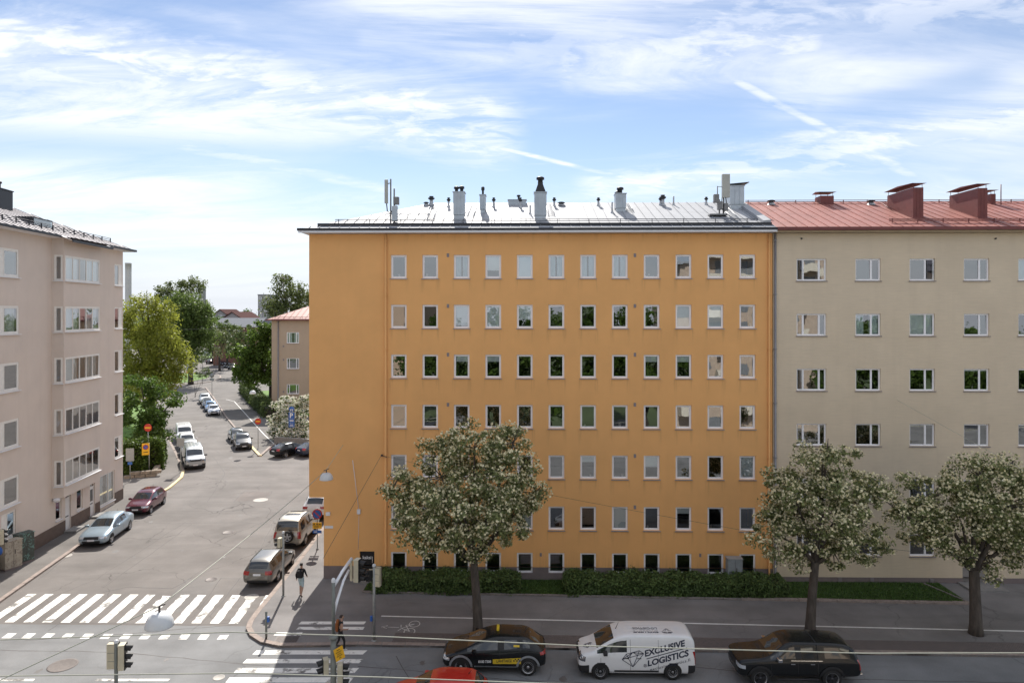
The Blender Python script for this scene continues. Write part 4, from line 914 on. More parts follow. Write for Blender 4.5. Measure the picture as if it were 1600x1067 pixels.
b = MB(); cx = (p0.x + p1.x) / 2; rr = (p1.x - p0.x) / 2; b.lathe([(rr * 1.03, 0), (rr, zt - 2), (rr, zt - .3), (rr * 1.05, zt - .3), (rr * 1.05, zt), (rr * .8, zt), (rr * .8, zt - 1)], 20); tag(b.build('chimney_stack', M_white_wall, None, (cx, 150, 0)), 'tall pale round chimney stack showing behind the corner of the pale house', 'chimney')
# ================================================================== vegetation
def leaf_arrays(centres, rad, per, size, flat=.75, up=.35, jitter=.35, aspect=.6):
    """leaf blades scattered round clump centres: returns (n*4,3) corner points"""
    n = len(centres) * per; c = np.repeat(np.asarray(centres), per, 0); r = np.repeat(np.asarray(rad), per)[:, None]
    d = rng.normal(size=(n, 3)); d /= np.linalg.norm(d, axis=1)[:, None]; q = rng.random((n, 1)) ** .5
    off = d * q * r; off[:, 2] *= flat; p = c + off
    nrm = d * .6 + rng.normal(size=(n, 3)) * .7; nrm[:, 2] += up; nrm /= np.linalg.norm(nrm, axis=1)[:, None]
    t = np.cross(nrm, rng.normal(size=(n, 3))); t /= np.linalg.norm(t, axis=1)[:, None]; s = np.cross(nrm, t)
    L = size * (1 + jitter * rng.normal(size=(n, 1))).clip(.4, 2); W = L * aspect
    V = np.stack([p - t * L / 2, p + s * W / 2 + nrm * L * .12, p + t * L / 2, p - s * W / 2 + nrm * L * .12], 1)
    return V.reshape(-1, 3)
def quads_mesh(name, V, m):
    n = len(V) // 4; me = bpy.data.meshes.new(name); me.vertices.add(len(V)); me.vertices.foreach_set('co', V.astype(np.float32).ravel())
    me.loops.add(n * 4); me.loops.foreach_set('vertex_index', np.arange(n * 4, dtype=np.int32)); me.polygons.add(n)
    me.polygons.foreach_set('loop_start', np.arange(n, dtype=np.int32) * 4); me.polygons.foreach_set('loop_total', np.full(n, 4, np.int32))
    me.materials.append(m); me.update(calc_edges=True); return me
def lobe_points(lobes, shell=.45):
    out = []
    for (cx, cy, cz, rx, ry, rz, n) in lobes:
        d = rng.normal(size=(n, 3)); d /= np.linalg.norm(d, axis=1)[:, None]; q = (shell + (1 - shell) * rng.random((n, 1)) ** .6) * (1 + .10 * rng.normal(size=(n, 1)))
        out.append(d * q * np.array([rx, ry, rz]) + np.array([cx, cy, cz]))
    return np.concatenate(out)
M_bark = mat('bark_grey_brown', (.09, .075, .063), .95, var=.4, scale=6, bump=.9, bscale=14, stretch=(1, 1, .25))
M_bark_d = mat('bark_dark', (.05, .042, .035), .95, var=.3, scale=6, bump=.6, bscale=14)
M_bark_b = mat('bark_birch', (.32, .30, .28), .9, var=.4, scale=5, stretch=(1, 1, 3))

def tree(name, label, base, lobes, leafm, size, per, crad, trunk_r, fork, barkm=None, twigs=.35, blossom=None, group=None, lean=(0, 0), cat='tree', shell=.45, per_b=0, size_b=.1, up=.35, aspect=.6, drop=0, gap=0.0):
    base = Vector(base); r = thing(name, label, cat, base, 0, group)
    L = [(c[0] - base.x, c[1] - base.y, c[2] - base.z, *c[3:]) for c in lobes]
    P = lobe_points(L, shell)
    if gap:                                             # leave holes where the sky or wall shows through
        k = rng.random((9, 3)); mn, mx = P.min(0), P.max(0); H = mn + (mx - mn) * k
        dist = np.min(np.linalg.norm(P[:, None, :] - H[None], axis=2), 1); P = P[dist > gap * rng.uniform(.6, 1.2, len(P))]
    rad = crad * rng.uniform(.45, 1.45, len(P))
    V = leaf_arrays(P, rad, per, size, up=up, aspect=aspect)
    if drop: V[:, 2] -= drop * np.repeat(rng.random(len(V) // 4) ** 2, 4)
    link('crown', quads_mesh('crown', V, leafm), r)
    if blossom:
        # flower heads: little domes of petals on the outer clumps
        k = len(P); c = np.repeat(P, per_b, 0); n = len(c); d = rng.normal(size=(n, 3)); d[:, 2] += .5; d /= np.linalg.norm(d, axis=1)[:, None]
        c = c + d * np.repeat(rad, per_b)[:, None] * rng.uniform(.75, 1.08, (n, 1)) * np.array([1, 1, .8])
        B = leaf_arrays(c, np.full(n, size_b * .38), 5, size_b * .62, flat=.9, up=.7, aspect=.9)
        o = link('blossom', quads_mesh('blossom', B, blossom), r); o['kind'] = 'stuff'
    b = MB(); tz = fork; lx, ly = lean
    pts = [(0, 0, -.1), (lx * .05, ly * .05, tz * .15), (lx * .35, ly * .4, tz * .5), (lx * .75, ly * .7, tz * .8), (lx, ly, tz)]
    b.tube(pts, [trunk_r * 1.35, trunk_r * 1.05, trunk_r * .92, trunk_r * .85, trunk_r * .8], 12)
    top = Vector((lx, ly, tz)); ends = []
    for (cx, cy, cz, rx, ry, rz, n) in L:
        e = Vector((cx, cy, cz)); m1 = top.lerp(e, .4) + Vector((random.uniform(-.2, .2), random.uniform(-.2, .2), random.uniform(0, .25))) * rx * .3
        b.tube([top - Vector((0, 0, .15)), m1, e, e + (e - m1) * .2], [trunk_r * .5, trunk_r * .34, trunk_r * .2, trunk_r * .05], 7); ends += [(m1, trunk_r * .3), (e, trunk_r * .18), (m1.lerp(e, .5), trunk_r * .22)]
    sel = rng.choice(len(P), int(len(P) * twigs), replace=False)
    for i in sel:
        q = Vector(P[i]); s, rr = min(ends, key=lambda k: (k[0] - q).length); mid = s.lerp(q, .55) + Vector((random.uniform(-.1, .1), random.uniform(-.1, .1), random.uniform(-.02, .12))) * (q - s).length
        b.tube([s, mid, q], [min(rr * .5, .05 + trunk_r * .06), trunk_r * .06 + .008, .008], 4, cap=False)
    b.build('trunk', barkm or M_bark, r); return r
def LP(Y, lst, dens):
    """lobes given where they appear in the photograph at distance Y: px, py, half width, half height, depth offset, share"""
    out = []
    for px, py, rx, rz, dy in lst:
        c = onY(px, py, Y + dy); k = (Y + dy) / F; out.append((c.x, c.y, c.z, rx * k, (rx + rz) / 2 * k, rz * k, max(4, int(dens * rx * rz * k * k))))
    return out
L_white = leaf_mat('leaf_whitebeam', (.215, .25, .115), .45, .32); B_white = leaf_mat('blossom_cream', (.90, .84, .60), .10, .25, .8)
def street_tree(label, px, py, lst, dens, lean, fork, gap=0., tr=.23):
    bs = G(px, py, .11); return tree('street_tree', label, (bs.x, bs.y, .1), LP(bs.y, lst, dens), L_white, .13, 104, .46, tr, fork, blossom=B_white, group='flowering trees along the pavement', lean=lean, per_b=22, size_b=.135, gap=gap, aspect=.62)
street_tree('broad cream-flowering street tree in front of the orange house behind the black taxi', 747, 991, [(742, 700, 66, 38, 0), (690, 745, 72, 50, .5), (785, 745, 55, 55, -.4), (655, 790, 52, 42, .2), (722, 795, 82, 58, -1.1), (803, 800, 43, 48, .4), (668, 830, 48, 32, -.3), (735, 838, 62, 34, .7), (802, 692, 30, 20, 0), (612, 768, 11, 9, 0), (836, 770, 12, 11, .3)], 15, (-.22, 0), 3.7, .42)
street_tree('cream-flowering street tree with gaps in its crown behind the black pickup', 1266, 990, [(1285, 735, 52, 38, 0), (1240, 775, 56, 48, .4), (1330, 775, 52, 50, -.4), (1285, 805, 78, 54, -.8), (1220, 838, 46, 40, .2), (1345, 842, 46, 38, .3), (1288, 858, 58, 24, .5), (1292, 705, 18, 14, 0)], 13.5, (.25, 0), 3.6, .6)
street_tree('cream-flowering street tree nearest the right edge in front of the beige house', 1525, 990, [(1530, 745, 70, 32, 0), (1455, 780, 58, 42, .4), (1572, 790, 76, 56, -.6), (1505, 825, 78, 44, .2), (1600, 840, 66, 40, .3), (1430, 815, 46, 28, -.2), (1545, 868, 62, 24, .4), (1580, 728, 30, 18, 0), (1400, 795, 16, 10, 0)], 15, (-.1, 0), 3.2, .45, tr=.27)

G_willow = leaf_mat('leaf_yellow_green', (.27, .30, .05), .3, .55); G_dark = leaf_mat('leaf_dark_green', (.085, .15, .03), .45, .45); G_mid = leaf_mat('leaf_mid_green', (.12, .175, .05), .4, .48)
G_birch = leaf_mat('leaf_birch', (.13, .165, .06), .4, .45); G_maple = leaf_mat('leaf_maple', (.11, .175, .036), .45, .48); G_shrub = leaf_mat('leaf_shrub', (.10, .14, .05), .4, .4); G_pale = leaf_mat('leaf_pale', (.14, .17, .07), .35, .4)
def far_tree(name, label, px, Y, lst, dens, leafm, size, per, crad, tr, fork, **k):
    c = onY(px, 600, Y); return tree(name, label, (c.x, Y, 0), LP(Y, lst, dens), leafm, size, per, crad, tr, fork, **k)
far_tree('willow_tree', 'tall yellow-green drooping tree beside the pale house', 238, 98, [(222, 490, 32, 30, 0), (255, 510, 26, 34, 1), (215, 545, 34, 45, -2), (262, 560, 28, 40, 0), (240, 590, 40, 36, -2), (285, 566, 16, 34, 1), (205, 600, 24, 34, 0), (230, 470, 18, 14, 0), (205, 500, 18, 40, 1), (245, 540, 34, 40, -1)], 4.2, G_willow, .36, 75, 1.05, .4, 6, drop=1.6, aspect=.42, twigs=.15, barkm=M_bark_d)
far_tree('broadleaf_tree', 'dark green leafy tree low beside the corner of the pale house', 232, 74, [(222, 610, 34, 24, 0), (250, 636, 26, 30, 0), (215, 650, 32, 34, -1), (240, 668, 28, 22, -1), (268, 628, 8, 10, 0)], 6, G_dark, .30, 70, .75, .25, 3, barkm=M_bark_d, twigs=.15)
far_tree('broadleaf_tree', 'tall dark green tree rising behind the yellow-green one', 298, 150, [(292, 480, 34, 28, 0), (315, 505, 20, 34, 0), (280, 520, 26, 40, 1), (310, 540, 18, 22, 0), (270, 490, 20, 26, 2), (300, 510, 28, 30, -2)], 3.0, G_mid, .46, 70, 1.4, .5, 7, drop=1.5, barkm=M_bark_d, twigs=.1)
far_tree('birch_tree', 'birch with an airy top standing behind the tall dark green tree', 280, 178, [(275, 450, 22, 18, 0), (302, 447, 18, 14, 0), (255, 460, 16, 12, 0), (285, 475, 36, 20, 2)], 2.4, G_birch, .5, 60, 1.4, .45, 12, drop=1.2, barkm=M_bark_b, twigs=.3)
far_tree('maple_tree', 'dense dark maple beside the small beige house', 424, 116, [(398, 540, 28, 30, 0), (385, 560, 24, 26, -1), (410, 575, 22, 28, -2), (378, 585, 17, 14, -1), (405, 520, 20, 20, 0), (420, 545, 14, 34, 1), (402, 592, 28, 12, -2)], 4.0, G_maple, .42, 70, 1.1, .45, 4.5, barkm=M_bark_d, twigs=.12)
far_tree('birch_tree', 'drooping birch rising behind the roof of the small beige house', 450, 142, [(447, 448, 22, 20, 0), (432, 468, 18, 16, 0), (465, 464, 20, 18, 0), (445, 485, 30, 18, 0), (476, 478, 16, 18, 2), (420, 478, 12, 10, 0), (441, 434, 12, 10, 0)], 3.2, G_birch, .44, 60, 1.2, .4, 14, drop=1.6, barkm=M_bark_b, twigs=.3)
far_tree('broadleaf_tree', 'bushy grey-green tree at the end of the street beside the brick building', 343, 185, [(340, 535, 17, 16, 0), (352, 526, 12, 10, 0), (334, 524, 12, 14, 2)], 2.2, G_pale, .45, 55, 1.3, .3, 4, barkm=M_bark_d, twigs=.05)
far_tree('broadleaf_tree', 'rounded grey-green tree peeping out left of the maple', 378, 170, [(374, 530, 16, 18, 0), (365, 545, 10, 12, 0), (388, 518, 14, 14, 0)], 2.2, G_shrub, .45, 55, 1.3, .3, 4, barkm=M_bark_d, twigs=.05)
far_tree('pine_tree', 'dark pine far off beside the gabled house', 392, 260, [(391, 488, 12, 6, 0), (391, 497, 14, 6, 0), (386, 505, 14, 6, 0)], 1.6, G_dark, .5, 55, 1.6, .4, 14, barkm=M_bark_d, twigs=.05)
far_tree('pine_tree', 'dark pine at the end of the street left of the gabled house', 345, 238, [(341, 500, 9, 6, 0), (334, 508, 12, 9, 0), (340, 516, 10, 8, 0)], 1.6, G_dark, .5, 55, 1.6, .4, 12, barkm=M_bark_d, twigs=.05)
far_tree('broadleaf_tree', 'fresh green round tree closing the end of the side street', 355, 196, [(352, 514, 15, 13, 0), (364, 522, 14, 13, 1), (343, 522, 10, 12, -1)], 2.6, G_mid, .45, 60, 1.3, .3, 4, barkm=M_bark_d, twigs=.05)
far_tree('broadleaf_tree', 'dark green tree between the gabled house and the tall dark tree', 332, 232, [(330, 497, 9, 10, 0), (338, 508, 9, 9, 0), (328, 515, 10, 12, 0)], 2.2, G_maple, .5, 60, 1.5, .35, 5, barkm=M_bark_d, twigs=.05)
def shrub(label, px, Y, lst, dens, leafm, size=.24, per=55, crad=.5, name='shrub', **k):
    c = onY(px, 600, Y); return tree(name, label, (c.x, Y, .1), LP(Y, lst, dens), leafm, size, per, crad, .06, .4, cat='shrub', barkm=M_bark_d, twigs=.05, **k)
shrub('large white-flowering bush at the corner in front of the small beige house', 450, 86, [(448, 640, 22, 22, 0), (430, 662, 14, 18, 0), (466, 655, 18, 26, 0), (450, 674, 28, 20, -.6), (440, 690, 20, 10, -.6), (468, 688, 18, 12, -.4), (474, 630, 10, 12, 0), (430, 682, 8, 8, -.5)], 13, G_mid, .2, 46, .48, name='flowering_bush', blossom=leaf_mat('blossom_white', (.86, .85, .76), .1, .25, .8), per_b=26, size_b=.22)
shrub('low green shrub on the far green island', 305, 128, [(312, 580, 14, 9, 0), (300, 574, 10, 8, 0), (322, 584, 8, 5, 0)], 4.5, G_shrub)
shrub('flowering pale shrub by the far utility cabinets', 331, 165, [(332, 546, 10, 8, 0), (340, 552, 8, 6, 0)], 4, G_pale, .3, 45, .7)
shrub('low shrub along the far bend behind the black car', 312, 172, [(315, 560, 12, 5, 0), (305, 562, 8, 5, 0), (325, 557, 8, 4, 0)], 4, G_pale, .3, 45, .6)

def hedge(name, label, path, width, height, leafm, n, size, core=None, z=.11, group=None):
    """clipped or shaggy hedge along a path: woody core and a coat of leaves"""
    p0 = Vector((path[0][0], path[0][1], z)); r = thing(name, label, 'hedge', p0, 0, group)
    segs = [(Vector((a[0], a[1], z)) - p0, Vector((b[0], b[1], z)) - p0) for a, b in zip(path[:-1], path[1:])]; tot = sum((b - a).length for a, b in segs); P = []
    bb = MB()
    for a, b in segs:
        d = (b - a).normalized(); nn = Vector((-d.y, d.x, 0)); Ln = (b - a).length; k = int(n * Ln / tot)
        for _ in range(k):
            s = random.random() * Ln; t = random.random(); hh = height * (1 + .10 * math.sin(s * 1.9 + t) + .06 * math.sin(s * 5.3) + random.gauss(0, .05)); ww = width * (1 + .12 * math.sin(s * 1.3 + 2) + random.gauss(0, .05))
            if t < .42: q = a + d * s + nn * random.uniform(-.5, .5) * ww + Vector((0, 0, hh))
            else: sg = -1 if t < .82 else 1; h_ = random.random(); q = a + d * s + nn * (sg * .5 * ww * (1 - .18 * h_ ** 3)) + Vector((0, 0, h_ * hh))
            P.append(q)
        for e in (a, b):
            for _ in range(int(k * width / Ln * .5)): P.append(e + nn * random.uniform(-.5, .5) * width + d * random.gauss(0, .06) + Vector((0, 0, random.random() * height)))
        m4 = Matrix.Translation(a) @ Matrix.Rotation(math.atan2(d.y, d.x), 4, 'Z'); bb.cbox(0, Ln, -width * .38, width * .38, 0, height * .86, .1, 0, m4)
    V = leaf_arrays(np.array([tuple(p) for p in P]), np.full(len(P), size * 1.6), 4, size, up=.4, aspect=.7)
    bb.build('branches', M_bark_d, r); o = link('foliage', quads_mesh('foliage', V, leafm), r); return r
G_hedge = leaf_mat('leaf_hedge', (.11, .17, .06), .45, .25)
Yc = lambda x: (Yh(x) + FY) / 2 - .12
x_ = lambda px: fx(px, 900, 39.2)
hedge('hedge', 'long dark green hedge under the left half of the orange house', [(x_(588), Yc(-8)), (x_(808), Yc(0))], 1.7, .70, G_hedge, 5200, .11)
hedge('hedge', 'long dark green hedge under the right half of the orange house', [(x_(886), Yc(3)), (x_(1050), Yc(9)), (x_(1220), Yc(15))], 1.75, .74, G_hedge, 7600, .11)
hl = [G(250, 734, .11), G(246, 712, .11), G(238, 692, .11)]
hedge('hedge', 'leafy hedge on the low stone wall beside the pale house', [(G(196, 738, .11).x, G(196, 738, .11).y), (G(228, 736, .11).x, G(228, 736, .11).y), (G(236, 712, .11).x, G(236, 712, .11).y)], 2.6, 2.7, leaf_mat('leaf_hedge_bright', (.085, .135, .025), .4, .35), 4200, .2)
hedge('hedge', 'hedge along the pavement in front of the small beige house', [tuple(G(384, 612, .11).xy), tuple(G(404, 634, .11).xy), tuple(G(424, 652, .11).xy)], 2.2, 1.6, G_shrub, 2600, .22)
# lawn in front of the houses, with grass blades
b = MB(); xs = [-9.2, 0, 12, 24.3]
for x0, x1 in zip(xs[:-1], xs[1:]): b.quad((x0, Yh(x0) + .14, .15), (x1, Yh(x1) + .14, .15), (x1, FY - .03, .15), (x0, FY - .03, .15))
struct(b.build('lawn_front', M_grass))
kerb_stones(pave, [(-9.2, Yh(-9.2)), (0, Yh(0)), (12, Yh(12)), (24.4, Yh(24.4))], 1.0, .13, .09, .12, mat('edging_stone', (.21, .185, .17), .9, var=.2, scale=5))
kerb_stones(pave, [(24.4, Yh(24.4)), (23.4, FY - .2)], .9, .12, .09, .12)
def grass(name, label, n, fn, h, m, z):
    p = np.array([fn() for _ in range(n)]); V = np.zeros((n, 4, 3)); a = rng.random(n) * 6.28; w_ = .02; hh = h * rng.uniform(.5, 1.4, n); ln = rng.normal(size=(n, 2)) * h * .5
    V[:, 0, :2] = p + np.stack([np.cos(a), np.sin(a)], 1) * w_; V[:, 1, :2] = p - np.stack([np.cos(a), np.sin(a)], 1) * w_; V[:, 2, :2] = p + ln - .004; V[:, 3, :2] = p + ln + .004; V[:, 2:, 2] = hh[:, None]; V[:, :, 2] += z
    o = link(name, quads_mesh(name, V.reshape(-1, 3), m)); o['kind'] = 'stuff'; o['label'] = label; o['category'] = 'grass'
G_grass = leaf_mat('grass_blade', (.10, .18, .045), .4, .3)
def fn1():
    x = random.uniform(-9.1, 24.2); return (x, random.uniform(Yh(x) + .15, FY - .1))
grass('grass', 'short grass between the hedges and in front of the beige house', 26000, fn1, .085, G_grass, .15)
# low stone wall under the left hedge
M_stone = mat('wall_stone', (.26, .215, .17), .9, var=.3, scale=3, bump=.5, bscale=8)
sw_pts = [G(193, 748, .11), G(244, 744, .11), G(252, 732, .11), G(249, 712, .11)]
sroot = thing('stone_wall', 'low stone retaining wall at the foot of the hedge by the pale house', 'wall', sw_pts[0])
for a_, b_ in zip(sw_pts[:-1], sw_pts[1:]):
    d = b_ - a_; n = max(2, int(d.length / .75))
    for row in range(2):
        for i in range(n):
            m = MB(); m.cbox(.02, d.length / n - .02, 0, .45, 0, .30, .05); q = a_ + d * ((i + (.5 if row else 0)) / n)
            m.build('stone', M_stone, sroot, (q.x - sw_pts[0].x, q.y - sw_pts[0].y, row * .32 - .05), math.atan2(d.y, d.x) + random.uniform(-.03, .03))
# planter wall under the flowering bush
b = MB(); a_, c_ = G(428, 692, .11), G(500, 697, .11); d = (c_ - a_); b.cbox(0, d.length, 0, .4, 0, .75, .03); tag(b.build('planter_wall', mat('planter_concrete', (.27, .25, .23), .9, var=.2, bump=.3), None, (a_.x, a_.y, .1), math.atan2(d.y, d.x)), 'low grey concrete wall under the white-flowering bush', 'wall')
# woods at the horizon
def woods():
    P = []
    for _ in range(2600):
        a = random.uniform(-.75, .75); Y = random.uniform(300, 520); top = 9 + 6 * math.sin(a * 30 + Y * .01) + 4 * math.sin(a * 77)
        P.append((Y * a, Y, random.uniform(0, max(5, top))))
    V = leaf_arrays(np.array(P), np.full(len(P), 3.2), 26, 1.5, up=.3); o = link('far_woods', quads_mesh('far_woods', V, G_mid)); o['kind'] = 'stuff'; o['label'] = 'distant belt of trees closing the end of the side street'; o['category'] = 'woods'
woods()

# ---- what stands across the road behind the viewer; the windows mirror it ----------
M_brick = mat('brick_pale', (.52, .43, .35), .9, var=.15, scale=2, fine=.3, fscale=30)
ob = thing('apartment_house', 'pale brick apartment house with cream balconies mirrored in the right-hand windows', 'building', (20, -11, 0))
b = MB(); b.box(0, 19.5, -13, 0, 0, 25.5); b.build('wall', M_brick, ob); b = MB(); b.box(-.4, 19.9, -13.4, .4, 25.5, 25.9); b.build('roof', M_tin, ob)
M_cr = mat('balcony_cream', (.72, .68, .58), .8, var=.08)
wm = MB().box(0, 1.7, 0, .06, 0, 1.5).mesh('window', mat('dark_pane', (.22, .24, .26), .25, var=.2)); bm_ = MB(); bm_.box(0, 4.4, 0, 1.5, 0, .16); bm_.box(0, 4.4, 1.42, 1.5, .16, 1.1); bm_.box(0, .08, 0, 1.42, .16, 1.1); bm_.box(4.32, 4.4, 0, 1.42, .16, 1.1); bm_ = bm_.mesh('balcony', M_cr)
for fl in range(8):
    for k in range(2):
        link('window', wm, ob, (1.2 + k * 9, 0, fl * 3.1 + 1.1)); link('window', wm, ob, (6.2 + k * 9, 0, fl * 3.1 + 1.1))
        if fl: link('balcony', bm_, ob, (3.6 + k * 9, 0, fl * 3.1))
ob2 = thing('apartment_house', 'tan plastered apartment house mirrored in the leftmost windows', 'building', (-52, -12, 0))
b = MB(); b.box(0, 34, -12, 0, 0, 21); b.build('wall', M_cream, ob2); b = MB(); b.box(-.4, 34.4, -12.4, .4, 21, 21.4); b.build('roof', M_tin, ob2)
for fl in range(6):
    for k in range(9): link('window', wm, ob2, (1.3 + k * 3.6, 0, fl * 3.2 + 1.5))
for i, (x, y, h) in enumerate(((-13, -9, 17), (-6, -11, 19), (1, -9.5, 18), (8, -11, 19.5), (15, -9, 17), (44, -10, 16), (51, -9, 17), (58, -11, 16), (66, -9, 17))):
    lb = [(x, y, h * .72, 3.6, 3.4, h * .26, 70), (x - 2, y, h * .5, 3, 3, h * .22, 50), (x + 2.1, y + .4, h * .48, 3, 3, h * .22, 50)]
    tree('park_tree', ('first', 'second', 'third', 'fourth', 'fifth', 'sixth', 'seventh', 'eighth', 'ninth')[i] + ' from the left of the dark trees across the road mirrored in the windows', (x, y, 0), lb, G_dark, .42, 50, 1.2, .3, h * .3, barkm=M_bark_d, twigs=.08, group='trees across the road mirrored in the windows')
# ================================================================== vehicles
def car_paint(name, c, metal=.35, rough=.28):
    return mat(name, c, rough, metal, var=.02, scale=2, coat=.9, spec=.5)
M_cglass = mat('car_glass', (.018, .021, .022), .04, var=0, spec=.9, coat=.5)
M_trim = mat('car_trim_black', (.02, .02, .022), .55, var=.1); M_tyre = mat('tyre_rubber', (.018, .018, .018), .85, var=.15)
M_rim = mat('rim_alloy', (.46, .46, .47), .35, metal=.8, var=.05); M_rim_dark = mat('rim_dark', (.05, .05, .055), .35, metal=.6, var=.05); M_rim_steel = mat('rim_steel', (.30, .30, .31), .45, metal=.7, var=.08)
M_lamp = mat('headlamp', (.62, .66, .70), .08, metal=.4, var=.2, scale=25, coat=1); M_tail = mat('tail_lamp', (.36, .015, .012), .15, var=.2, scale=20, coat=1); M_chrome = mat('chrome', (.7, .7, .72), .15, metal=1, var=0); M_plate = mat('number_plate', (.72, .73, .75), .5, var=.05); M_white_p = mat('white_print', (.8, .8, .8), .6, var=0)

def evaluated(o):
    dg = bpy.context.evaluated_depsgraph_get(); return bpy.data.meshes.new_from_object(o.evaluated_get(dg))
class Car:
    """body lofted from cross-sections, smoothed, wheel arches cut out, then split into painted body and panes"""
    def __init__(s, st, side, ws=(4, 5), rear=(10, 11), trim_low=(), wheels=(), rw=.32, trim_ring=2, roof_glass=None, side_black=()):
        ring = []
        for (x, w, zb, zbelt, zr, wu) in st:
            hood = zr - zbelt < .2; zu = zbelt + (zr - zbelt) * (.55 if hood else .86)
            ring.append([(0, zb), (w * .78, zb), (w * .965, zb + .09), (w, zb + (zbelt - zb) * .52), (w * .985, zbelt - .11 * (zbelt - zb)), (w * .945 if not hood else w * .93, zbelt), (wu, zu), (wu - .06, zr - (.03 if not hood else .012)), (wu * .55, zr), (0, zr + .012)])
        vs = []; K = 18
        for (x, *_), rg in zip(st, ring):
            pts = rg + [(-a, b) for a, b in rg[-2:0:-1]]
            vs += [(-x, a, b) for a, b in pts]
        n = len(st); fs = []; mi = []
        for i in range(n - 1):
            for j in range(K):
                fs.append((i * K + j, i * K + (j + 1) % K, (i + 1) * K + (j + 1) % K, (i + 1) * K + j)); jj = j if j < 9 else K - 1 - j
                m = 0
                if jj == 5 and (i, i + 1) in side: m = 2
                elif jj == 5 and (i, i + 1) in side_black: m = 4
                elif jj in (7, 8) and (i, i + 1) == ws: m = 1
                elif jj in (7, 8) and (i, i + 1) == rear: m = 3
                elif jj in (6, 7, 8) and rear and rear[1] - rear[0] == 1 and (i, i + 1) == rear and jj == 6: m = 0
                elif jj < trim_ring and (i, i + 1) in trim_low: m = 4
                elif jj == 0: m = 4
                mi.append(m)
        fs.append(tuple(range(K))[::-1]); mi.append(0); fs.append(tuple((n - 1) * K + j for j in range(K))); mi.append(0)
        L = st[-1][0]; vs = [(x + L / 2, y, z) for x, y, z in vs]; s.L = L
        me = bpy.data.meshes.new('body'); me.from_pydata(vs, [], fs); me.polygons.foreach_set('material_index', mi)
        bm = bmesh.new(); bm.from_mesh(me); bmesh.ops.recalc_face_normals(bm, faces=bm.faces); bm.to_mesh(me); bm.free()
        for k in range(6): me.materials.append([None, M_cglass, M_cglass, M_cglass, M_trim, M_tyre][k])
        o = bpy.data.objects.new('tmp', me); COL.objects.link(o)
        sub = o.modifiers.new('s', 'SUBSURF'); sub.levels = 2; sub.render_levels = 2
        tmp = [o]
        for k, xw in enumerate(wheels):
            c = MB(); W_ = max(q[1] for q in st); rr = rw * 1.13
            for sg in (-1, 1):
                c.tube([(xw, sg * (W_ - .34), rw * 1.0), (xw, sg * (W_ + .3), rw * 1.0)], rr, 24, smooth=False)
            cm = c.mesh('cut', [M_tyre]); co = bpy.data.objects.new('cut', cm); COL.objects.link(co); tmp.append(co)
            bo = o.modifiers.new('b', 'BOOLEAN'); bo.operation = 'DIFFERENCE'; bo.object = co; bo.solver = 'EXACT'; bo.material_mode = 'TRANSFER'
        bpy.context.view_layer.update()
        ev = evaluated(o)
        bm = bmesh.new(); bm.from_mesh(ev); s.bvh = BVHTree.FromBMesh(bm)
        s.bm = bm; s.wells = [(xw, rw, rw * 1.13 * 1.012) for xw in wheels]
        for t in tmp: bpy.data.objects.remove(t)
    def take(s, root, paint, body_extra=()):
        bm = s.bm; groups = {}
        seen = set(); bm.faces.ensure_lookup_table()
        isg = lambda f: f.material_index in (1, 2, 3)
        s.body = None; body = MB(); idx = {}
        def emit(mb, f, mi, mp):
            q = []
            for v in f.verts:
                if v.index not in mp: mp[v.index] = len(mb.v); mb.v.append(tuple(v.co))
                q.append(mp[v.index])
            mb.f.append(tuple(q)); mb.m.append(mi); mb.sm.append(True)
        bm.verts.index_update(); mp = {}
        for f in bm.faces:
            if not isg(f):
                c = f.calc_center_median(); inside = any(math.hypot(c.x - a, c.z - b) < r for a, b, r in s.wells)
                emit(body, f, 2 if inside else 1 if f.material_index == 4 else 0, mp)
        s.body = body.build('body', [paint, M_trim, M_tyre], root)
        for f in bm.faces:
            if isg(f) and f.index not in seen:
                comp = []; stack = [f]; seen.add(f.index)
                while stack:
                    g_ = stack.pop(); comp.append(g_)
                    for e in g_.edges:
                        for h in e.link_faces:
                            if h.index not in seen and h.material_index == f.material_index: seen.add(h.index); stack.append(h)
                mb = MB(); mp2 = {}
                for g_ in comp: emit(mb, g_, 0, mp2)
                mb.build({1: 'windscreen', 2: 'side_window', 3: 'rear_window'}[f.material_index], M_cglass, root)
        return s.body
    def project(s, uv, faces, o, right, up, d, off=.006):
        o, right, up, d = Vector(o), Vector(right), Vector(up), Vector(d).normalized(); out = []
        for a, b in uv:
            p = o + right * a + up * b; h = s.bvh.ray_cast(p, d)
            if h[0] is None:
                h = s.bvh.find_nearest(p + d * .6)
            nn = h[1] if h[1].dot(d) < 0 else -h[1]
            out.append(h[0] + nn * off)
        return out, faces
    def patch(s, name, m, root, o, right, up, d, w, h, nx=5, ny=3, off=.006, h2=None, skew=0., mb=None):
        uv = []; h2 = h if h2 is None else h2
        for j in range(ny + 1):
            for i in range(nx + 1):
                a = i / nx; hh = h + (h2 - h) * a; uv.append(((a - .5) * w, (j / ny - .5) * hh + skew * (a - .5) * w))
        fs = [(j * (nx + 1) + i, j * (nx + 1) + i + 1, (j + 1) * (nx + 1) + i + 1, (j + 1) * (nx + 1) + i) for j in range(ny) for i in range(nx)]
        v, f = s.project(uv, fs, o, right, up, d, off)
        if mb is not None: mb.add(v, f); return
        return MB().add(v, f, 0, True).build(name, m, root)
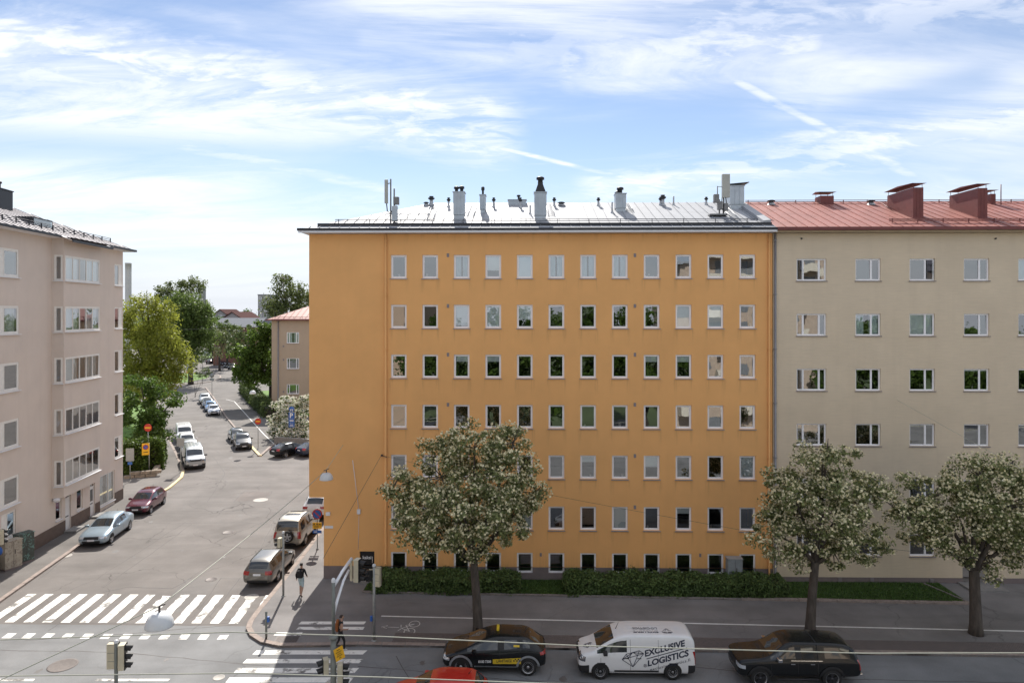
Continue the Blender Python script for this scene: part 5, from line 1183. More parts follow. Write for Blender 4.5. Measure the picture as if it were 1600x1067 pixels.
    def line(s, mb, pts, o, right, up, d, w=.012, off=.005, seg=.12):
        """drawn line following the surface"""
        for (a, b), (c, e) in zip(pts[:-1], pts[1:]):
            Ln = math.hypot(c - a, e - b); n = max(1, int(Ln / seg)); nx, ny = -(e - b) / Ln * w / 2, (c - a) / Ln * w / 2; uv = []
            for i in range(n + 1):
                t = i / n; x, y = a + (c - a) * t, b + (e - b) * t; uv += [(x + nx, y + ny), (x - nx, y - ny)]
            v, f = s.project(uv, [(2 * i, 2 * i + 1, 2 * i + 3, 2 * i + 2) for i in range(n)], o, right, up, d, off); mb.add(v, f)

def wheel_meshes(rw, wd, rim, style):
    t = MB(); Rm = Matrix.Rotation(R(90), 4, 'X'); ri = rw * (.70 if style != 'steel' else .62)
    t.lathe([(ri, -wd / 2), (rw * .93, -wd / 2), (rw * .985, -wd * .40), (rw, -wd * .25), (rw, wd * .25), (rw * .985, wd * .40), (rw * .93, wd / 2), (ri, wd / 2)], 28, 0, Rm)
    r = MB()
    for sg in (-1, 1):
        r.lathe([(ri, sg * wd * .50), (ri * .92, sg * wd * .47), (ri * .90, sg * wd * .2)], 28, 2, Rm); r.lathe([(ri * .90, sg * wd * .2), (0, sg * wd * .2)], 28, 1, Rm); r.lathe([(ri * .24, sg * wd * .2), (ri * .24, sg * wd * .46), (0, sg * wd * .46)], 12, 0, Rm)
        n = {'five': 5, 'ten': 10, 'many': 18, 'steel': 12}[style]
        for k in range(n):
            M4 = Matrix.Rotation(2 * math.pi * k / n, 4, 'Y'); w_ = {'five': .17, 'ten': .075, 'many': .045, 'steel': .10}[style] * ri
            y0, y1 = sorted((sg * wd * .34, sg * wd * .45)); z0, z1 = (ri * .2, ri * .93) if style != 'many' else (ri * .68, ri * .95)
            if style == 'steel': z0, z1 = ri * .55, ri * .75
            r.box(-w_, w_, y0, y1, z0, z1, 0, M4)
    return t.mesh('wheel', M_tyre), r.mesh('rim', [rim, M_trim, M_rim if rim is M_rim_dark else rim])
def add_wheels(root, xs, hw, rw, wd, rim, style):
    tm, rm = wheel_meshes(rw, wd, rim, style)
    for x in xs:
        for sg in (-1, 1):
            o = link('wheel', tm, root, (x, sg * (hw - wd / 2 - .015), rw)); link('rim', rm, o)

def make_car(kind, paint, label, group=None, cat='car', name='parked_car'):
    root = thing(name, label, cat, (0, 0, 0), 0, group)
    P = dict(hatch=(4.0, .86, 1.47), sedan=(4.75, .92, 1.46), wagon=(4.65, .905, 1.49), suv=(4.6, .93, 1.68), crossover=(4.63, .945, 1.61), boxy=(4.65, .93, 1.92), van=(5.3, .965, 1.93), pickup=(5.35, .95, 1.86))[kind]
    L, W, H = P; zb = .2; rw, wd, rim, style = .32, .2, M_rim, 'five'
    if kind in ('hatch', 'sedan', 'wagon', 'suv', 'crossover'):
        c = dict(hatch=dict(n=.72, cx=.98, cz=.95, wx=1.75, b=2.2, c1=3.1, re=3.45, rg=3.86, tz=1.0, bf=.93, br=1.02, wr=.60), sedan=dict(n=.70, cx=1.25, cz=.95, wx=2.15, b=2.62, c1=3.45, re=3.55, rg=4.42, tz=1.08, bf=.93, br=1.0, wr=.60), wagon=dict(n=.72, cx=1.2, cz=.96, wx=1.95, b=2.5, c1=3.5, re=4.2, rg=4.52, tz=1.02, bf=.95, br=1.02, wr=.63),
                 suv=dict(n=.86, cx=1.15, cz=1.12, wx=1.9, b=2.45, c1=3.35, re=3.95, rg=4.42, tz=1.14, bf=1.08, br=1.16, wr=.66), crossover=dict(n=.78, cx=1.02, cz=1.06, wx=2.0, b=2.55, c1=3.45, re=3.85, rg=4.42, tz=1.10, bf=1.02, br=1.14, wr=.62))[kind]
        zb = .2 if kind not in ('suv', 'crossover') else .26; hs = H + .02
        st = [(0, W * .66, .42, c['n'] - .16, c['n'] - .10, W * .50), (.07, W * .86, zb + .06, c['n'] - .05, c['n'], W * .64), (.26, W * .95, zb, c['n'] + .03, c['n'] + .09, W * .74), (.7, W, zb, c['cz'] - .10, c['cz'] - .04, W * .80), (c['cx'], W, zb, c['cz'] - .03, c['cz'] + .03, W * .82), (c['wx'], W, zb, c['bf'], hs - .05, c['wr'] + .03),
              (c['b'], W, zb, c['bf'] + .02, hs, c['wr'] + .04), (c['b'] + .09, W, zb, c['bf'] + .02, hs, c['wr'] + .04), (c['c1'], W, zb, c['br'] - .01, hs - .02, c['wr'] + .03), (c['c1'] + .10, W, zb, c['br'], hs - .025, c['wr'] + .02), (c['re'], W * .985, zb, c['br'] + .02, hs - .06, c['wr'] - .01), (c['rg'], W * .95, zb + .06, c['tz'] - .05, c['tz'] + .03, W * .70), (L - .07, W * .88, zb + .1, c['tz'] - .12, c['tz'] - .05, W * .64), (L, W * .72, .42, c['tz'] - .28, c['tz'] - .22, W * .55)]
        side = [(4, 5), (5, 6), (7, 8)] + ([(9, 10)] if kind in ('wagon', 'suv', 'crossover') else [(8, 9)] if kind == 'hatch' else [])
        rw, wd = {'hatch': (.30, .19), 'sedan': (.325, .21), 'wagon': (.32, .21), 'suv': (.36, .22), 'crossover': (.375, .24)}[kind]
        wx = {'hatch': (.78, 3.27), 'sedan': (.93, 3.76), 'wagon': (.88, 3.56), 'suv': (.88, 3.56), 'crossover': (.85, 3.82)}[kind]
        tl = [(i, i + 1) for i in range(13)] if kind in ('suv',) else []
        if kind == 'crossover': rim, style = M_rim, 'many'
        car = Car(st, side, wheels=[L / 2 - x for x in wx], rw=rw, trim_low=tl, side_black=[(6, 7)])
        xm = c['cx'] + .42; zm = c['bf'] + .06; hl_z = c['n'] + .0; tl_z = c['tz'] - .14; hz_ = (c['bf'] - .12, c['br'] - .14); hx_ = (c['b'] - .18, c['c1'] - .05); dl = (c['cx'] + .12, c['b'] + .03, c['c1'] + .02)
    elif kind == 'boxy':
        st = [(0, W * .80, .40, .92, .97, W * .66), (.06, W * .93, .32, .98, 1.03, W * .76), (.3, W * .98, .3, 1.04, 1.09, W * .80), (.7, W, .3, 1.08, 1.12, W * .82), (1.3, W, .3, 1.10, 1.16, W * .84), (1.85, W, .3, 1.10, 1.86, .72), (2.35, W, .3, 1.11, 1.93, .75), (2.44, W, .3, 1.11, 1.93, .75), (3.2, W, .3, 1.11, 1.98, .76), (3.3, W, .3, 1.11, 1.99, .76), (4.42, W, .3, 1.12, 1.98, .76), (4.52, W * .975, .33, 1.10, 1.16, .80), (4.6, W * .95, .4, 1.0, 1.06, .80), (L, W * .86, .48, .9, .95, .74)]
        car = Car(st, [(4, 5), (5, 6), (7, 8), (9, 10)], wheels=[L / 2 - .95, L / 2 - 3.5], rw=.37, side_black=[(6, 7)]); wx = (.95, 3.5); rw, wd, style = .37, .24, 'five'
        xm, zm, hl_z, tl_z = 1.62, 1.2, .88, 1.0; hz_ = (.98, .98); hx_ = (2.2, 3.1); dl = (1.35, 2.4, 3.25)
    elif kind == 'van':
        st = [(0, W * .76, .36, .82, .88, W * .62), (.07, W * .91, .24, .95, 1.02, W * .74), (.22, W * .97, .2, 1.04, 1.11, W * .79), (.50, W, .2, 1.11, 1.18, W * .82), (.74, W, .2, 1.16, 1.24, W * .86), (1.68, W, .2, 1.13, 1.90, .80), (2.28, W, .2, 1.13, 1.96, .82), (2.42, W, .2, 1.14, 1.97, .83), (3.5, W, .2, 1.15, 1.97, .84), (4.3, W, .2, 1.16, 1.97, .84), (5.05, W, .2, 1.16, 1.96, .83), (5.2, W * .985, .22, 1.12, 1.82, .80), (5.27, W * .97, .26, 1.10, 1.72, .78), (L, W * .92, .34, 1.0, 1.5, .74)]
        car = Car(st, [(4, 5), (5, 6)], rear=None, wheels=[L / 2 - 1.0, L / 2 - 4.26], rw=.365, trim_low=[(0, 1), (1, 2), (2, 3), (10, 11), (12, 13), (11, 12)], trim_ring=3, side_black=[]); wx = (1.0, 4.26); rw, wd, rim, style = .365, .21, M_rim_steel, 'steel'
        xm, zm, hl_z, tl_z = 1.22, 1.22, 1.0, 1.0; hz_ = (.98, .98); hx_ = (2.2, 2.75); dl = (1.02, 2.36, 3.62)
    else:
        st = [(0, W * .76, .52, .94, 1.0, W * .64), (.07, W * .91, .44, 1.04, 1.11, W * .75), (.25, W * .98, .42, 1.11, 1.18, W * .80), (.7, W, .42, 1.16, 1.23, W * .83), (1.45, W, .42, 1.19, 1.26, W * .84), (2.02, W, .42, 1.18, 1.84, .68), (2.55, W, .42, 1.19, 1.90, .70), (2.64, W, .42, 1.19, 1.90, .70), (3.36, W, .42, 1.20, 1.90, .71), (3.52, W, .42, 1.20, 1.88, .72), (5.06, W * .985, .42, 1.21, 1.88, .72), (5.24, W * .97, .44, 1.16, 1.24, .74), (5.3, W * .93, .5, 1.0, 1.06, .70), (L, W * .84, .56, .85, .9, .64)]
        car = Car(st, [(4, 5), (5, 6), (7, 8), (9, 10)], wheels=[L / 2 - .95, L / 2 - 4.05], rw=.41, trim_low=[(i, i + 1) for i in range(13)], side_black=[(6, 7)]); wx = (.95, 4.05); rw, wd, rim, style = .41, .28, M_rim_dark, 'five'
        xm, zm, hl_z, tl_z = 1.75, 1.27, .98, 1.02; hz_ = (1.06, 1.06); hx_ = (2.35, 3.2); dl = (1.42, 2.58, 3.42)
    body = car.take(root, paint); car.root = root
    X = lambda f: L / 2 - f
    add_wheels(root, [X(x) for x in wx], W, rw, wd, rim, style)
    fwd, upv = (-1, 0, 0), (0, 0, 1)
    for sg in (-1, 1):                                  # lamps, mirrors, handles on both flanks
        hw_, hh_ = {'van': (.52, .27), 'boxy': (.30, .22), 'pickup': (.5, .2)}.get(kind, (.5, .15))
        dv = Vector((-1, -sg * .75, 0)).normalized(); rt = Vector((0, 0, 1)).cross(dv) * sg
        car.patch('headlight', M_lamp if kind != 'van' else mat('headlamp_smoked', (.10, .11, .13), .1, metal=.3, var=.6, scale=9, coat=1), root, Vector((L / 2 - .18, sg * W * .74, hl_z - .06)) - dv * 1.0, rt, upv, dv, hw_, hh_ * .75, 6, 3, .008, h2=hh_ * .75, skew=.12)
        dv = Vector((1, -sg * .55, 0)).normalized(); rt = Vector((0, 0, 1)).cross(dv)
        tw, th = {'van': (.16, .55), 'suv': (.42, .16), 'boxy': (.2, .42), 'pickup': (.2, .42), 'crossover': (.5, .12)}.get(kind, (.38, .2))
        car.patch('taillight', M_tail, root, Vector((-L / 2 + .1, sg * W * (.84 if tw < .3 else .72), tl_z)) - dv * 1.0, rt, upv, dv, tw, th, 5, 4, .008)
        b = MB(); b.cbox(-.09, .10, -.11, .11, -.07, .08, .035); b.box(-.03, .03, -.16, -.09, -.05, .0) if sg > 0 else b.box(-.03, .03, .09, .16, -.05, .0)
        b.build('mirror', [paint if kind not in ('van',) else M_trim], root, (X(xm), sg * (W + .07), zm))
        for hx, hz2 in zip(hx_, hz_): car.patch('handle', M_chrome if kind in ('pickup',) else M_trim if kind == 'van' else paint, root, (X(hx), sg * (W + .5), hz2), (-sg, 0, 0), upv, (0, -sg, 0), .18, .035, 3, 1, .02)
        sm = MB()
        for x_s in dl: car.line(sm, [(0, .36), (0, (H - .16) if x_s != dl[0] else 1.0)], (X(x_s), sg * (W + .5), 0), (-sg, 0, 0), upv, (0, -sg, 0), .012, .003)
        car.line(sm, [(X(dl[0]), .36), (X(dl[-1]), .36)], (0, sg * (W + .5), 0), (1, 0, 0), upv, (0, -sg, 0), .012, .003)
        sm.build('door_seam', M_trim, root)
    gr_h = .16 if kind not in ('suv', 'pickup', 'boxy') else .26
    car.patch('grille', M_trim, root, (L / 2 + .6, 0, hl_z - (.06 if kind != 'pickup' else .08)), (0, 1, 0), upv, (-1, 0, 0), W * 1.0, gr_h, 8, 3, .008)
    car.patch('lower_grille', M_trim, root, (L / 2 + .6, 0, .42), (0, 1, 0), upv, (-1, 0, 0), W * 1.2, .14, 8, 2, .008)
    car.patch('number_plate', M_plate, root, (L / 2 + .6, 0, .52), (0, 1, 0), upv, (-1, 0, 0), .44, .11, 5, 1, .02)
    car.patch('number_plate', M_plate, root, (-L / 2 - .6, 0, .80 if kind in ('wagon', 'suv', 'sedan') else .62), (0, -1, 0), upv, (1, 0, 0), .44, .11, 5, 1, .02)
    if kind != 'van': car.patch('bumper_insert', M_trim, root, (-L / 2 - .6, 0, .40), (0, -1, 0), upv, (1, 0, 0), W * 1.3, .14, 8, 2, .006)
    # thin antenna or rails on the roof
    if kind in ('wagon', 'boxy', 'suv'):
        for sg in (-1, 1):
            b = MB(); pts = []
            for k in range(9):
                x = X(L * .46 + (L * .42) * k / 8); h = car.bvh.ray_cast(Vector((x, sg * (.60 if kind == 'wagon' else .68), 4)), Vector((0, 0, -1))); pts.append((x, sg * (.60 if kind == 'wagon' else .68), h[0].z + .04))
            b.tube(pts, .018, 6); b.build('roof_rail', M_trim, root)
    else:
        h = car.bvh.ray_cast(Vector((X(L * .80 if kind != 'van' else 1.8), 0, 4)), Vector((0, 0, -1)))
        b = MB(); b.tube([h[0], h[0] + Vector((-.12 if kind != 'van' else -.14, 0, .16 if kind != 'van' else .3))], [.018, .005], 6); b.build('antenna', M_trim, root)
    return root, car
def put(root, x, y, deg, sc=1.0): root.location = (x, y, root.location.z); root.rotation_euler = (0, 0, R(deg)); root.scale = (sc,) * 3
def recolour(root, paint):
    for o in root.children:
        if o.name.split('.')[0] in ('body', 'mirror', 'handle') and o.material_slots and o.material_slots[0].material.name.startswith('paint'):
            o.material_slots[0].link = 'OBJECT'; o.material_slots[0].material = paint
def another(src, paint, label, x, y, deg, group=None, sc=1.0, name='parked_car', cat='car'):
    r = copy_tree(src); r.name = name; tag(r, label, cat, group); recolour(r, paint); put(r, x, y, deg, sc); r.location.z = 0; return r

PB = car_paint('paint_black', (.010, .011, .012), 0, .25); PW = car_paint('paint_white', (.78, .78, .78), 0, .35); PS = car_paint('paint_silver', (.42, .44, .46), .6, .32); PLB = car_paint('paint_silver_blue', (.33, .42, .49), .5, .3)
PM = car_paint('paint_maroon', (.115, .012, .03), .3, .25); PR = car_paint('paint_red', (.55, .025, .018), .1, .3); PG = car_paint('paint_grey', (.03, .034, .038), .0, .22); PWG = car_paint('paint_warm_grey', (.13, .123, .11), .4, .3); PCH = car_paint('paint_champagne', (.42, .39, .33), .5, .35); PBL = car_paint('paint_blue', (.10, .22, .42), .4, .3); PLS = car_paint('paint_pale_silver', (.52, .55, .62), .5, .3); PDB = car_paint('paint_dark_blue', (.02, .03, .06), .3, .25)
PB.node_tree.nodes['Principled BSDF'].inputs['Coat Weight'].default_value = .25; PB.node_tree.nodes['Principled BSDF'].inputs['Specular IOR Level'].default_value = .35
GK = 'cars parked along the side street'
# --- main road
taxi, tc_ = make_car('crossover', PB, 'black taxi hatchback with yellow side lettering driving past the tree', name='taxi', cat='taxi')
T = (0, 2.0, 0); RT, UP, DN = (-1, 0, 0), (0, 0, 1), (0, -1, 0)
M_taxi_y = mat('taxi_yellow', (.72, .50, .03), .5, var=.04); M_arch = mat('arch_silver', (.36, .38, .40), .4, metal=.4, var=.05)
Ln = 4.63
def textp(car, root, name, txt, size, x, z, m, shear=0., bold=0., spacing=1., o=None, right=RT, up=UP, d=DN, width=None, off=.012):
    vs, fs = text_mesh(txt, size, bold, spacing)
    if width: k = width / max(v.x for v in vs); vs = [Vector((v.x * k, v.y, 0)) for v in vs]
    v, f = car.project([(x + q.x, z + q.y + shear * q.x) for q in vs], fs, o or (0, 2.0, 0), right, up, d, off); return MB().add(v, f).build(name, m, root)
for sgn in (1,):
    tc_.patch('side_banner', M_taxi_y, taxi, (Ln / 2 - Ln * .49 - .62, 2, .655), RT, UP, DN, 1.24, .20, 12, 2, .008, h2=.27, skew=.03)
    textp(tc_, taxi, 'taxi_lettering', 'LÄHITAKSI', .18, -(Ln / 2) + Ln * .49 + .16, .60, M_trim, .035, .004, width=.66)
    ck = MB()
    for i in range(5):
        for j in range(2):
            if (i + j) % 2 == 0: tc_.patch('c', None, None, (-(.0) + Ln / 2 - Ln * .49 - .93 - i * .065, 2, .68 + j * .065), RT, UP, DN, .06, .06, 1, 1, .013, mb=ck)
    ck.build('checker', M_trim, taxi)
    textp(tc_, taxi, 'phone_number', '0100 7300', .16, -(Ln / 2) + Ln * .352, .575, M_white_p, .02, .005, width=.56)
    tc_.patch('window_sticker', M_taxi_y, taxi, (Ln / 2 - Ln * .715, 2, 1.26), RT, UP, DN, .26, .07, 3, 1, .01)
    tc_.patch('sill_strip', M_arch, taxi, (-.05, 2, .36), RT, UP, DN, 1.85, .16, 12, 2, .008, h2=.10)
for sg in (-1, 1):                                # silver arch surrounds
    for wxx in (.85, 3.82):
        am = MB(); pts = []
        for k in range(19):
            t = math.pi * (k / 18 * 1.12 - .06); pts.append((t, .375))
        uv = []
        for t, z0 in pts: uv += [(math.cos(t) * .435, z0 + math.sin(t) * .435), (math.cos(t) * .525, z0 + math.sin(t) * .525)]
        v, f = tc_.project(uv, [(2 * i, 2 * i + 1, 2 * i + 3, 2 * i + 2) for i in range(18)], (Ln / 2 - wxx, sg * 2, 0), (-sg, 0, 0), UP, (0, -sg, 0), .012); am.add(v, f); am.build('wheel_arch', M_arch, taxi)
h = tc_.bvh.ray_cast(Vector((-.15, 0, 4)), Vector((0, 0, -1))); b = MB(); b.cbox(-.06, .06, -.2, .2, 0, .14, .03); b.build('taxi_sign', M_taxi_y, taxi, h[0])
put(taxi, -1.35, 31.0, 180)

van, vc = make_car('van', PW, 'white delivery van with diamond logo and large lettering on its side', name='delivery_van', cat='van')
M_navy = mat('navy_print', (.018, .022, .05), .55, var=.05); Lv = 5.3
X0v = -(Lv / 2)
textp(vc, van, 'lettering', 'EXCLUSIVE', .36, X0v + Lv * .565, 1.06, M_navy, .26, .012, width=1.82)
textp(vc, van, 'lettering', 'LOGISTICS', .36, X0v + Lv * .588, .64, M_navy, .26, .012, width=1.86)
textp(vc, van, 'lettering', 'exclusivelogistics.fi', .19, X0v + Lv * .61, .42, M_navy, .26, 0, 1.1, width=1.80)
textp(vc, van, 'registered_mark', '®', .20, X0v + Lv * .555, .60, M_navy, .0, .002)
lm = MB(); vc.line(lm, [(X0v + Lv * .58, .97), (X0v + Lv * .58 + 1.84, .97 + 1.84 * .26)], T, RT, UP, DN, .035, .012)
lm.build('underline', M_navy, van)
def diamond(car, o, right, up, d, w, h, sh, lw):
    P = {'a': (-.5, .42), 'b': (-.30, .70), 'c': (.30, .70), 'd': (.5, .42), 'e': (0, -.30), 'f': (-.22, .42), 'g': (.22, .42), 'h': (0, .70), 'i': (-.26, .55), 'j': (.26, .55)}
    m = MB(); q = lambda k: (P[k][0] * w, P[k][1] * h + sh * P[k][0] * w)
    for path in ('abcdea', 'afgd', 'fe', 'ge', 'bf', 'cg', 'fh', 'hg', 'aibhjcd', 'ih', 'jd'):
        car.line(m, [q(k) for k in path], o, right, up, d, lw, .012)
    return m
diamond(vc, (Lv / 2 - Lv * .465, 2, .80), RT, UP, DN, .98, .62, .26, .026).build('logo', M_navy, van)
diamond(vc, (Lv / 2 - .48, .30, 3), (-1, 0, 0), (0, -1, 0), (0, 0, -1), .42, .42, .2, .018).build('logo', M_navy, van)
textp(vc, van, 'lettering', 'EXCLUSIVE', .24, 0, 0, M_navy, 0, .008, o=(-1.05, .40, 3.5), right=(1, 0, 0), up=(0, 1, 0), d=(0, 0, -1), width=1.15)
textp(vc, van, 'lettering', 'LOGISTICS', .24, 0, 0, M_navy, 0, .008, o=(-1.05, .08, 3.5), right=(1, 0, 0), up=(0, 1, 0), d=(0, 0, -1), width=1.15)
diamond(vc, (-1.45, .30, 3.5), (1, 0, 0), (0, 1, 0), (0, 0, -1), .5, .4, 0, .02).build('logo', M_navy, van)
vc.patch('side_strip', M_trim, van, (.02, 2, .40), RT, UP, DN, 2.0, .09, 12, 1, .014); vc.patch('side_strip', M_trim, van, (.02, -2, .40), (1, 0, 0), UP, (0, 1, 0), 2.0, .09, 12, 1, .014)
for k in range(4): vc.patch('roof_rib', PW, van, (-.85, -.45 + k * .3, 3.5), (1, 0, 0), (0, 1, 0), (0, 0, -1), 2.9, .05, 8, 1, .014)
for sg in (-1, 1): vc.patch('rear_window', M_cglass, van, (-Lv / 2 - .8, sg * .38, 1.42), (0, -1, 0), UP, (1, 0, 0), .55, .42, 4, 3, .006)
van_plain = copy_tree(van)
for o in list(van_plain.children):
    if o.name.split('.')[0] in ('lettering', 'logo', 'underline', 'registered_mark'): bpy.data.objects.remove(o)
put(van, 4.9, 30.75, 180, .965)
pick, pc = make_car('pickup', PB, 'black pickup with a closed canopy driving behind the white van', name='pickup_truck', cat='pickup')
for sg in (-1, 1):
    b = MB(); b.tube([(1.0, sg * .98, .42), (-.75, sg * .98, .42)], .04, 8); b.build('side_step', M_trim, pick)
    for wxx in (.95, 4.05):
        uv = []
        for k in range(19): t = math.pi * (k / 18 * 1.04 - .02); uv += [(math.cos(t) * .47, .42 + math.sin(t) * .47), (math.cos(t) * .57, .42 + math.sin(t) * .57)]
        v, f = pc.project(uv, [(2 * i, 2 * i + 1, 2 * i + 3, 2 * i + 2) for i in range(18)], (5.35 / 2 - wxx, sg * 2, 0), (-sg, 0, 0), UP, (0, -sg, 0), .03); MB().add(v, f).build('wheel_arch', M_trim, pick)
    pc.patch('window_strip', M_chrome, pick, (-.28, sg * 2, 1.19), (-sg, 0, 0), UP, (0, -sg, 0), 1.35, .022, 10, 1, .012)
b = MB(); b.cbox(-2.75, -2.6, -.8, .8, .52, .6, .02); b.build('rear_step', M_chrome, pick)
sm = MB(); pc.line(sm, [(0, -.72), (0, .72)], (5.35 / 2 - 3.44, 0, 4), (-1, 0, 0), (0, 1, 0), (0, 0, -1), .05, .006); sm.build('cab_gap', M_tyre, pick)
for sg in (-1, 1):
    sm = MB(); pc.line(sm, [(0, .6), (0, 1.8)], (5.35 / 2 - 3.44, sg * 2, 0), (-sg, 0, 0), UP, (0, -sg, 0), .05, .006); sm.build('cab_gap', M_tyre, pick)
for o in pick.children:
    if o.name.startswith('mirror'): o.material_slots[0].link = 'OBJECT'; o.material_slots[0].material = M_chrome
put(pick, 11.75, 30.2, 180, .98)
hatch, hcx = make_car('hatch', PR, 'bright red hatchback cut off by the lower edge of the picture', name='car')
put(hatch, -3.45, 27.45, 180)
# --- side street, near
sedan, _ = make_car('sedan', PLB, 'silver-blue car parked facing us in front of the pale house', GK); put(sedan, -29.75, 48.2, -82, 1.04)
another(hatch, PM, 'maroon hatchback parked behind the silver-blue car', -30.75, 55.0, -83, GK, 1.05)
wagon, wc = make_car('wagon', PWG, 'grey estate car with a bright roof parked at the zebra crossing', GK); put(wagon, -15.55, 41.6, 91)
boxy, bxc = make_car('boxy', PCH, 'champagne off-road car with a spare wheel on its back', GK)
tm, rm = wheel_meshes(.37, .22, M_rim, 'five'); sp_ = link('spare_wheel', tm, boxy, (-4.65 / 2 - .13, -.12, .98)); sp_.rotation_euler = (0, 0, R(90)); link('rim', rm, sp_)
bxc.patch('roof_window', M_cglass, boxy, (.05, 0, 4), (0, 1, 0), (1, 0, 0), (0, 0, -1), .95, .5, 6, 4, .006); bxc.patch('roof_window', M_cglass, boxy, (-.95, 0, 4), (0, 1, 0), (1, 0, 0), (0, 0, -1), .95, .42, 6, 4, .006)
put(boxy, -16.0, 47.9, 91, 1.03)
suv, _ = make_car('suv', PW, 'white sport utility car half hidden behind the corner of the orange house', GK); put(suv, -16.15, 54.3, 91, 1.06)
another(sedan, PB, 'black car parked at the flowering bush with its back to us', -26.3, 76.4, 58, GK)
another(sedan, PDB, 'dark car mostly hidden behind the orange house next to the black one', -23.6, 76.8, 58, GK)
# --- row of vans and cars beyond the no-entry sign on the left
hd = -60; fwd_ = Vector((math.cos(R(hd)), math.sin(R(hd)), 0)); c1 = Vector((-34.7, 71.0, 0))
tag(van_plain, 'silver van, nearest of the row parked at the left kerb', 'van', 'vehicles parked along the left kerb'); van_plain.name = 'parked_van'; recolour(van_plain, PS); put(van_plain, c1.x, c1.y, hd, 1.03)
van_sub = van_plain
p = c1 - fwd_ * 5.6; another(suv, PS, 'silver car directly behind the nearest silver van', p.x, p.y, hd, 'vehicles parked along the left kerb')
p = p - fwd_ * 5.0; another(suv, PW, 'white car third in the row at the left kerb', p.x, p.y, hd, 'vehicles parked along the left kerb')
p = p - fwd_ * 5.4; another(van_sub, PW, 'white van at the far end of the row, partly under the leaves', p.x, p.y, hd, 'vehicles parked along the left kerb', name='parked_van', cat='van')
# --- right kerb
p = G(383, 704); q = Vector((p.x, p.y, 0)) - fwd_ * 2.3; another(suv, PG, 'dark grey sport utility car at the yellow kerb beside the no-entry sign', q.x, q.y, -62, GK)
q = q - fwd_ * 4.9; another(sedan, PG, 'grey saloon parked behind the dark grey sport utility car', q.x, q.y, -60, GK)
GF = 'cars parked before the far junction'
p = G(336, 650); q = Vector((p.x, p.y, 0)) - fwd_ * 2.1; another(hatch, PLS, 'pale silver-blue hatchback, nearest of the four cars before the far junction', q.x, q.y, -63, GF, 1.05)
q = q - fwd_ * 4.9; another(hatch, PBL, 'blue hatchback second of the four cars before the far junction', q.x, q.y, -62, GF, 1.05)
q = q - fwd_ * 5.1; another(sedan, PG, 'grey car third of the four before the far junction', q.x, q.y, -62, GF)
q = q - fwd_ * 5.4; another(suv, PS, 'grey sport utility car, farthest of the four before the far junction', q.x, q.y, -62, GF)
p = G(325, 569); another(sedan, PB, 'black car in the far bend seen from behind', p.x, p.y + 2, 98, None, 1.05)
for (px_, py_), k, pt_, lb in (((345, 571), suv, PDB, 'dark blue car, leftmost of the three by the far bend'), ((351, 575), hatch, PB, 'black car in the middle of the three by the far bend'), ((358, 578), suv, PB, 'black car at the far bend half behind the maple')):
    p = G(px_, py_); another(k, pt_, lb, p.x, p.y + 2, -75, 'cars at the far bend')
# ================================================================== street furniture
M_pole = mat('pole_galvanised', (.34, .35, .34), .5, metal=.5, var=.15, scale=4); M_pole_d = mat('pole_grey_green', (.20, .215, .20), .55, metal=.3, var=.15, scale=4); M_housing = mat('signal_housing_beige', (.56, .51, .38), .6, var=.1); M_visor = mat('signal_visor_black', (.015, .015, .016), .5, var=.1)
M_lens_r = mat('lens_red_dark', (.10, .012, .01), .15, var=0); M_lens_y = mat('lens_amber_dark', (.10, .06, .01), .15, var=0); M_lens_g = mat('lens_green_dark', (.01, .07, .05), .15, var=0)
M_lampw = mat('lamp_enamel', (.66, .68, .70), .3, var=.04, scale=3); M_red_s = mat('sign_red', (.52, .035, .02), .5, var=.05); M_blue_s = mat('sign_blue', (.03, .12, .42), .5, var=.05); M_yel_s = mat('sign_yellow', (.85, .46, .02), .5, var=.05); M_sign_back = mat('sign_back', (.30, .31, .31), .5, metal=.4, var=.08); M_wire = mat('wire_pale', (.42, .43, .36), .6, var=.1); M_wire_d = mat('wire_dark', (.06, .06, .06), .7, var=.1)

def signal_head(parent, loc, deg, n=3, s=1.0, pale=True):
    """traffic signal: housing > lenses, visors; its lenses look along +x turned by deg"""
    b = MB(); h = .31 * n * s; b.cbox(-.12 * s, .10 * s, -.16 * s, .16 * s, 0, h, .025 * s, 0)
    for k in range(n): b.box(-.125 * s, -.118 * s, -.13 * s, .13 * s, (.31 * k + .29) * s, (.31 * k + .305) * s, 1)
    o = b.build('signal_head', [M_housing if pale else M_visor, M_pole_d], parent, loc, R(deg))
    b = MB(); b.cbox(.101 * s, .125 * s, -.165 * s, .165 * s, -.005, h + .005, .02 * s); b.build('front_plate', M_visor, o)
    for k in range(n):
        z = (.31 * k + .155) * s; Mx = Matrix.Translation((.13 * s, 0, z)) @ Matrix.Rotation(R(90), 4, 'Y')
        v = MB(); N_ = 14; rr = .115 * s; Lg = .26 * s; ring = []
        for j in range(N_ + 1):
            t = R(-35) + R(250) * j / N_; l = Lg * (1 - .35 * abs(j / N_ - .5) * 2); y, zz = math.cos(t) * rr, math.sin(t) * rr; ring += [(.125 * s, y, z + zz), (.125 * s + l, y, z + zz - .03 * s)]
        v.add(ring, [(2 * j, 2 * j + 1, 2 * j + 3, 2 * j + 2) for j in range(N_)], 0, True); v.build('visor', M_visor, o)
        q = MB(); q.lathe([(.10 * s, .0), (.06 * s, .012), (0, .016)], 14, 0, Mx); q.build('lens', [M_lens_g, M_lens_y, M_lens_r][k if n == 3 else k * 2], o)
    return o
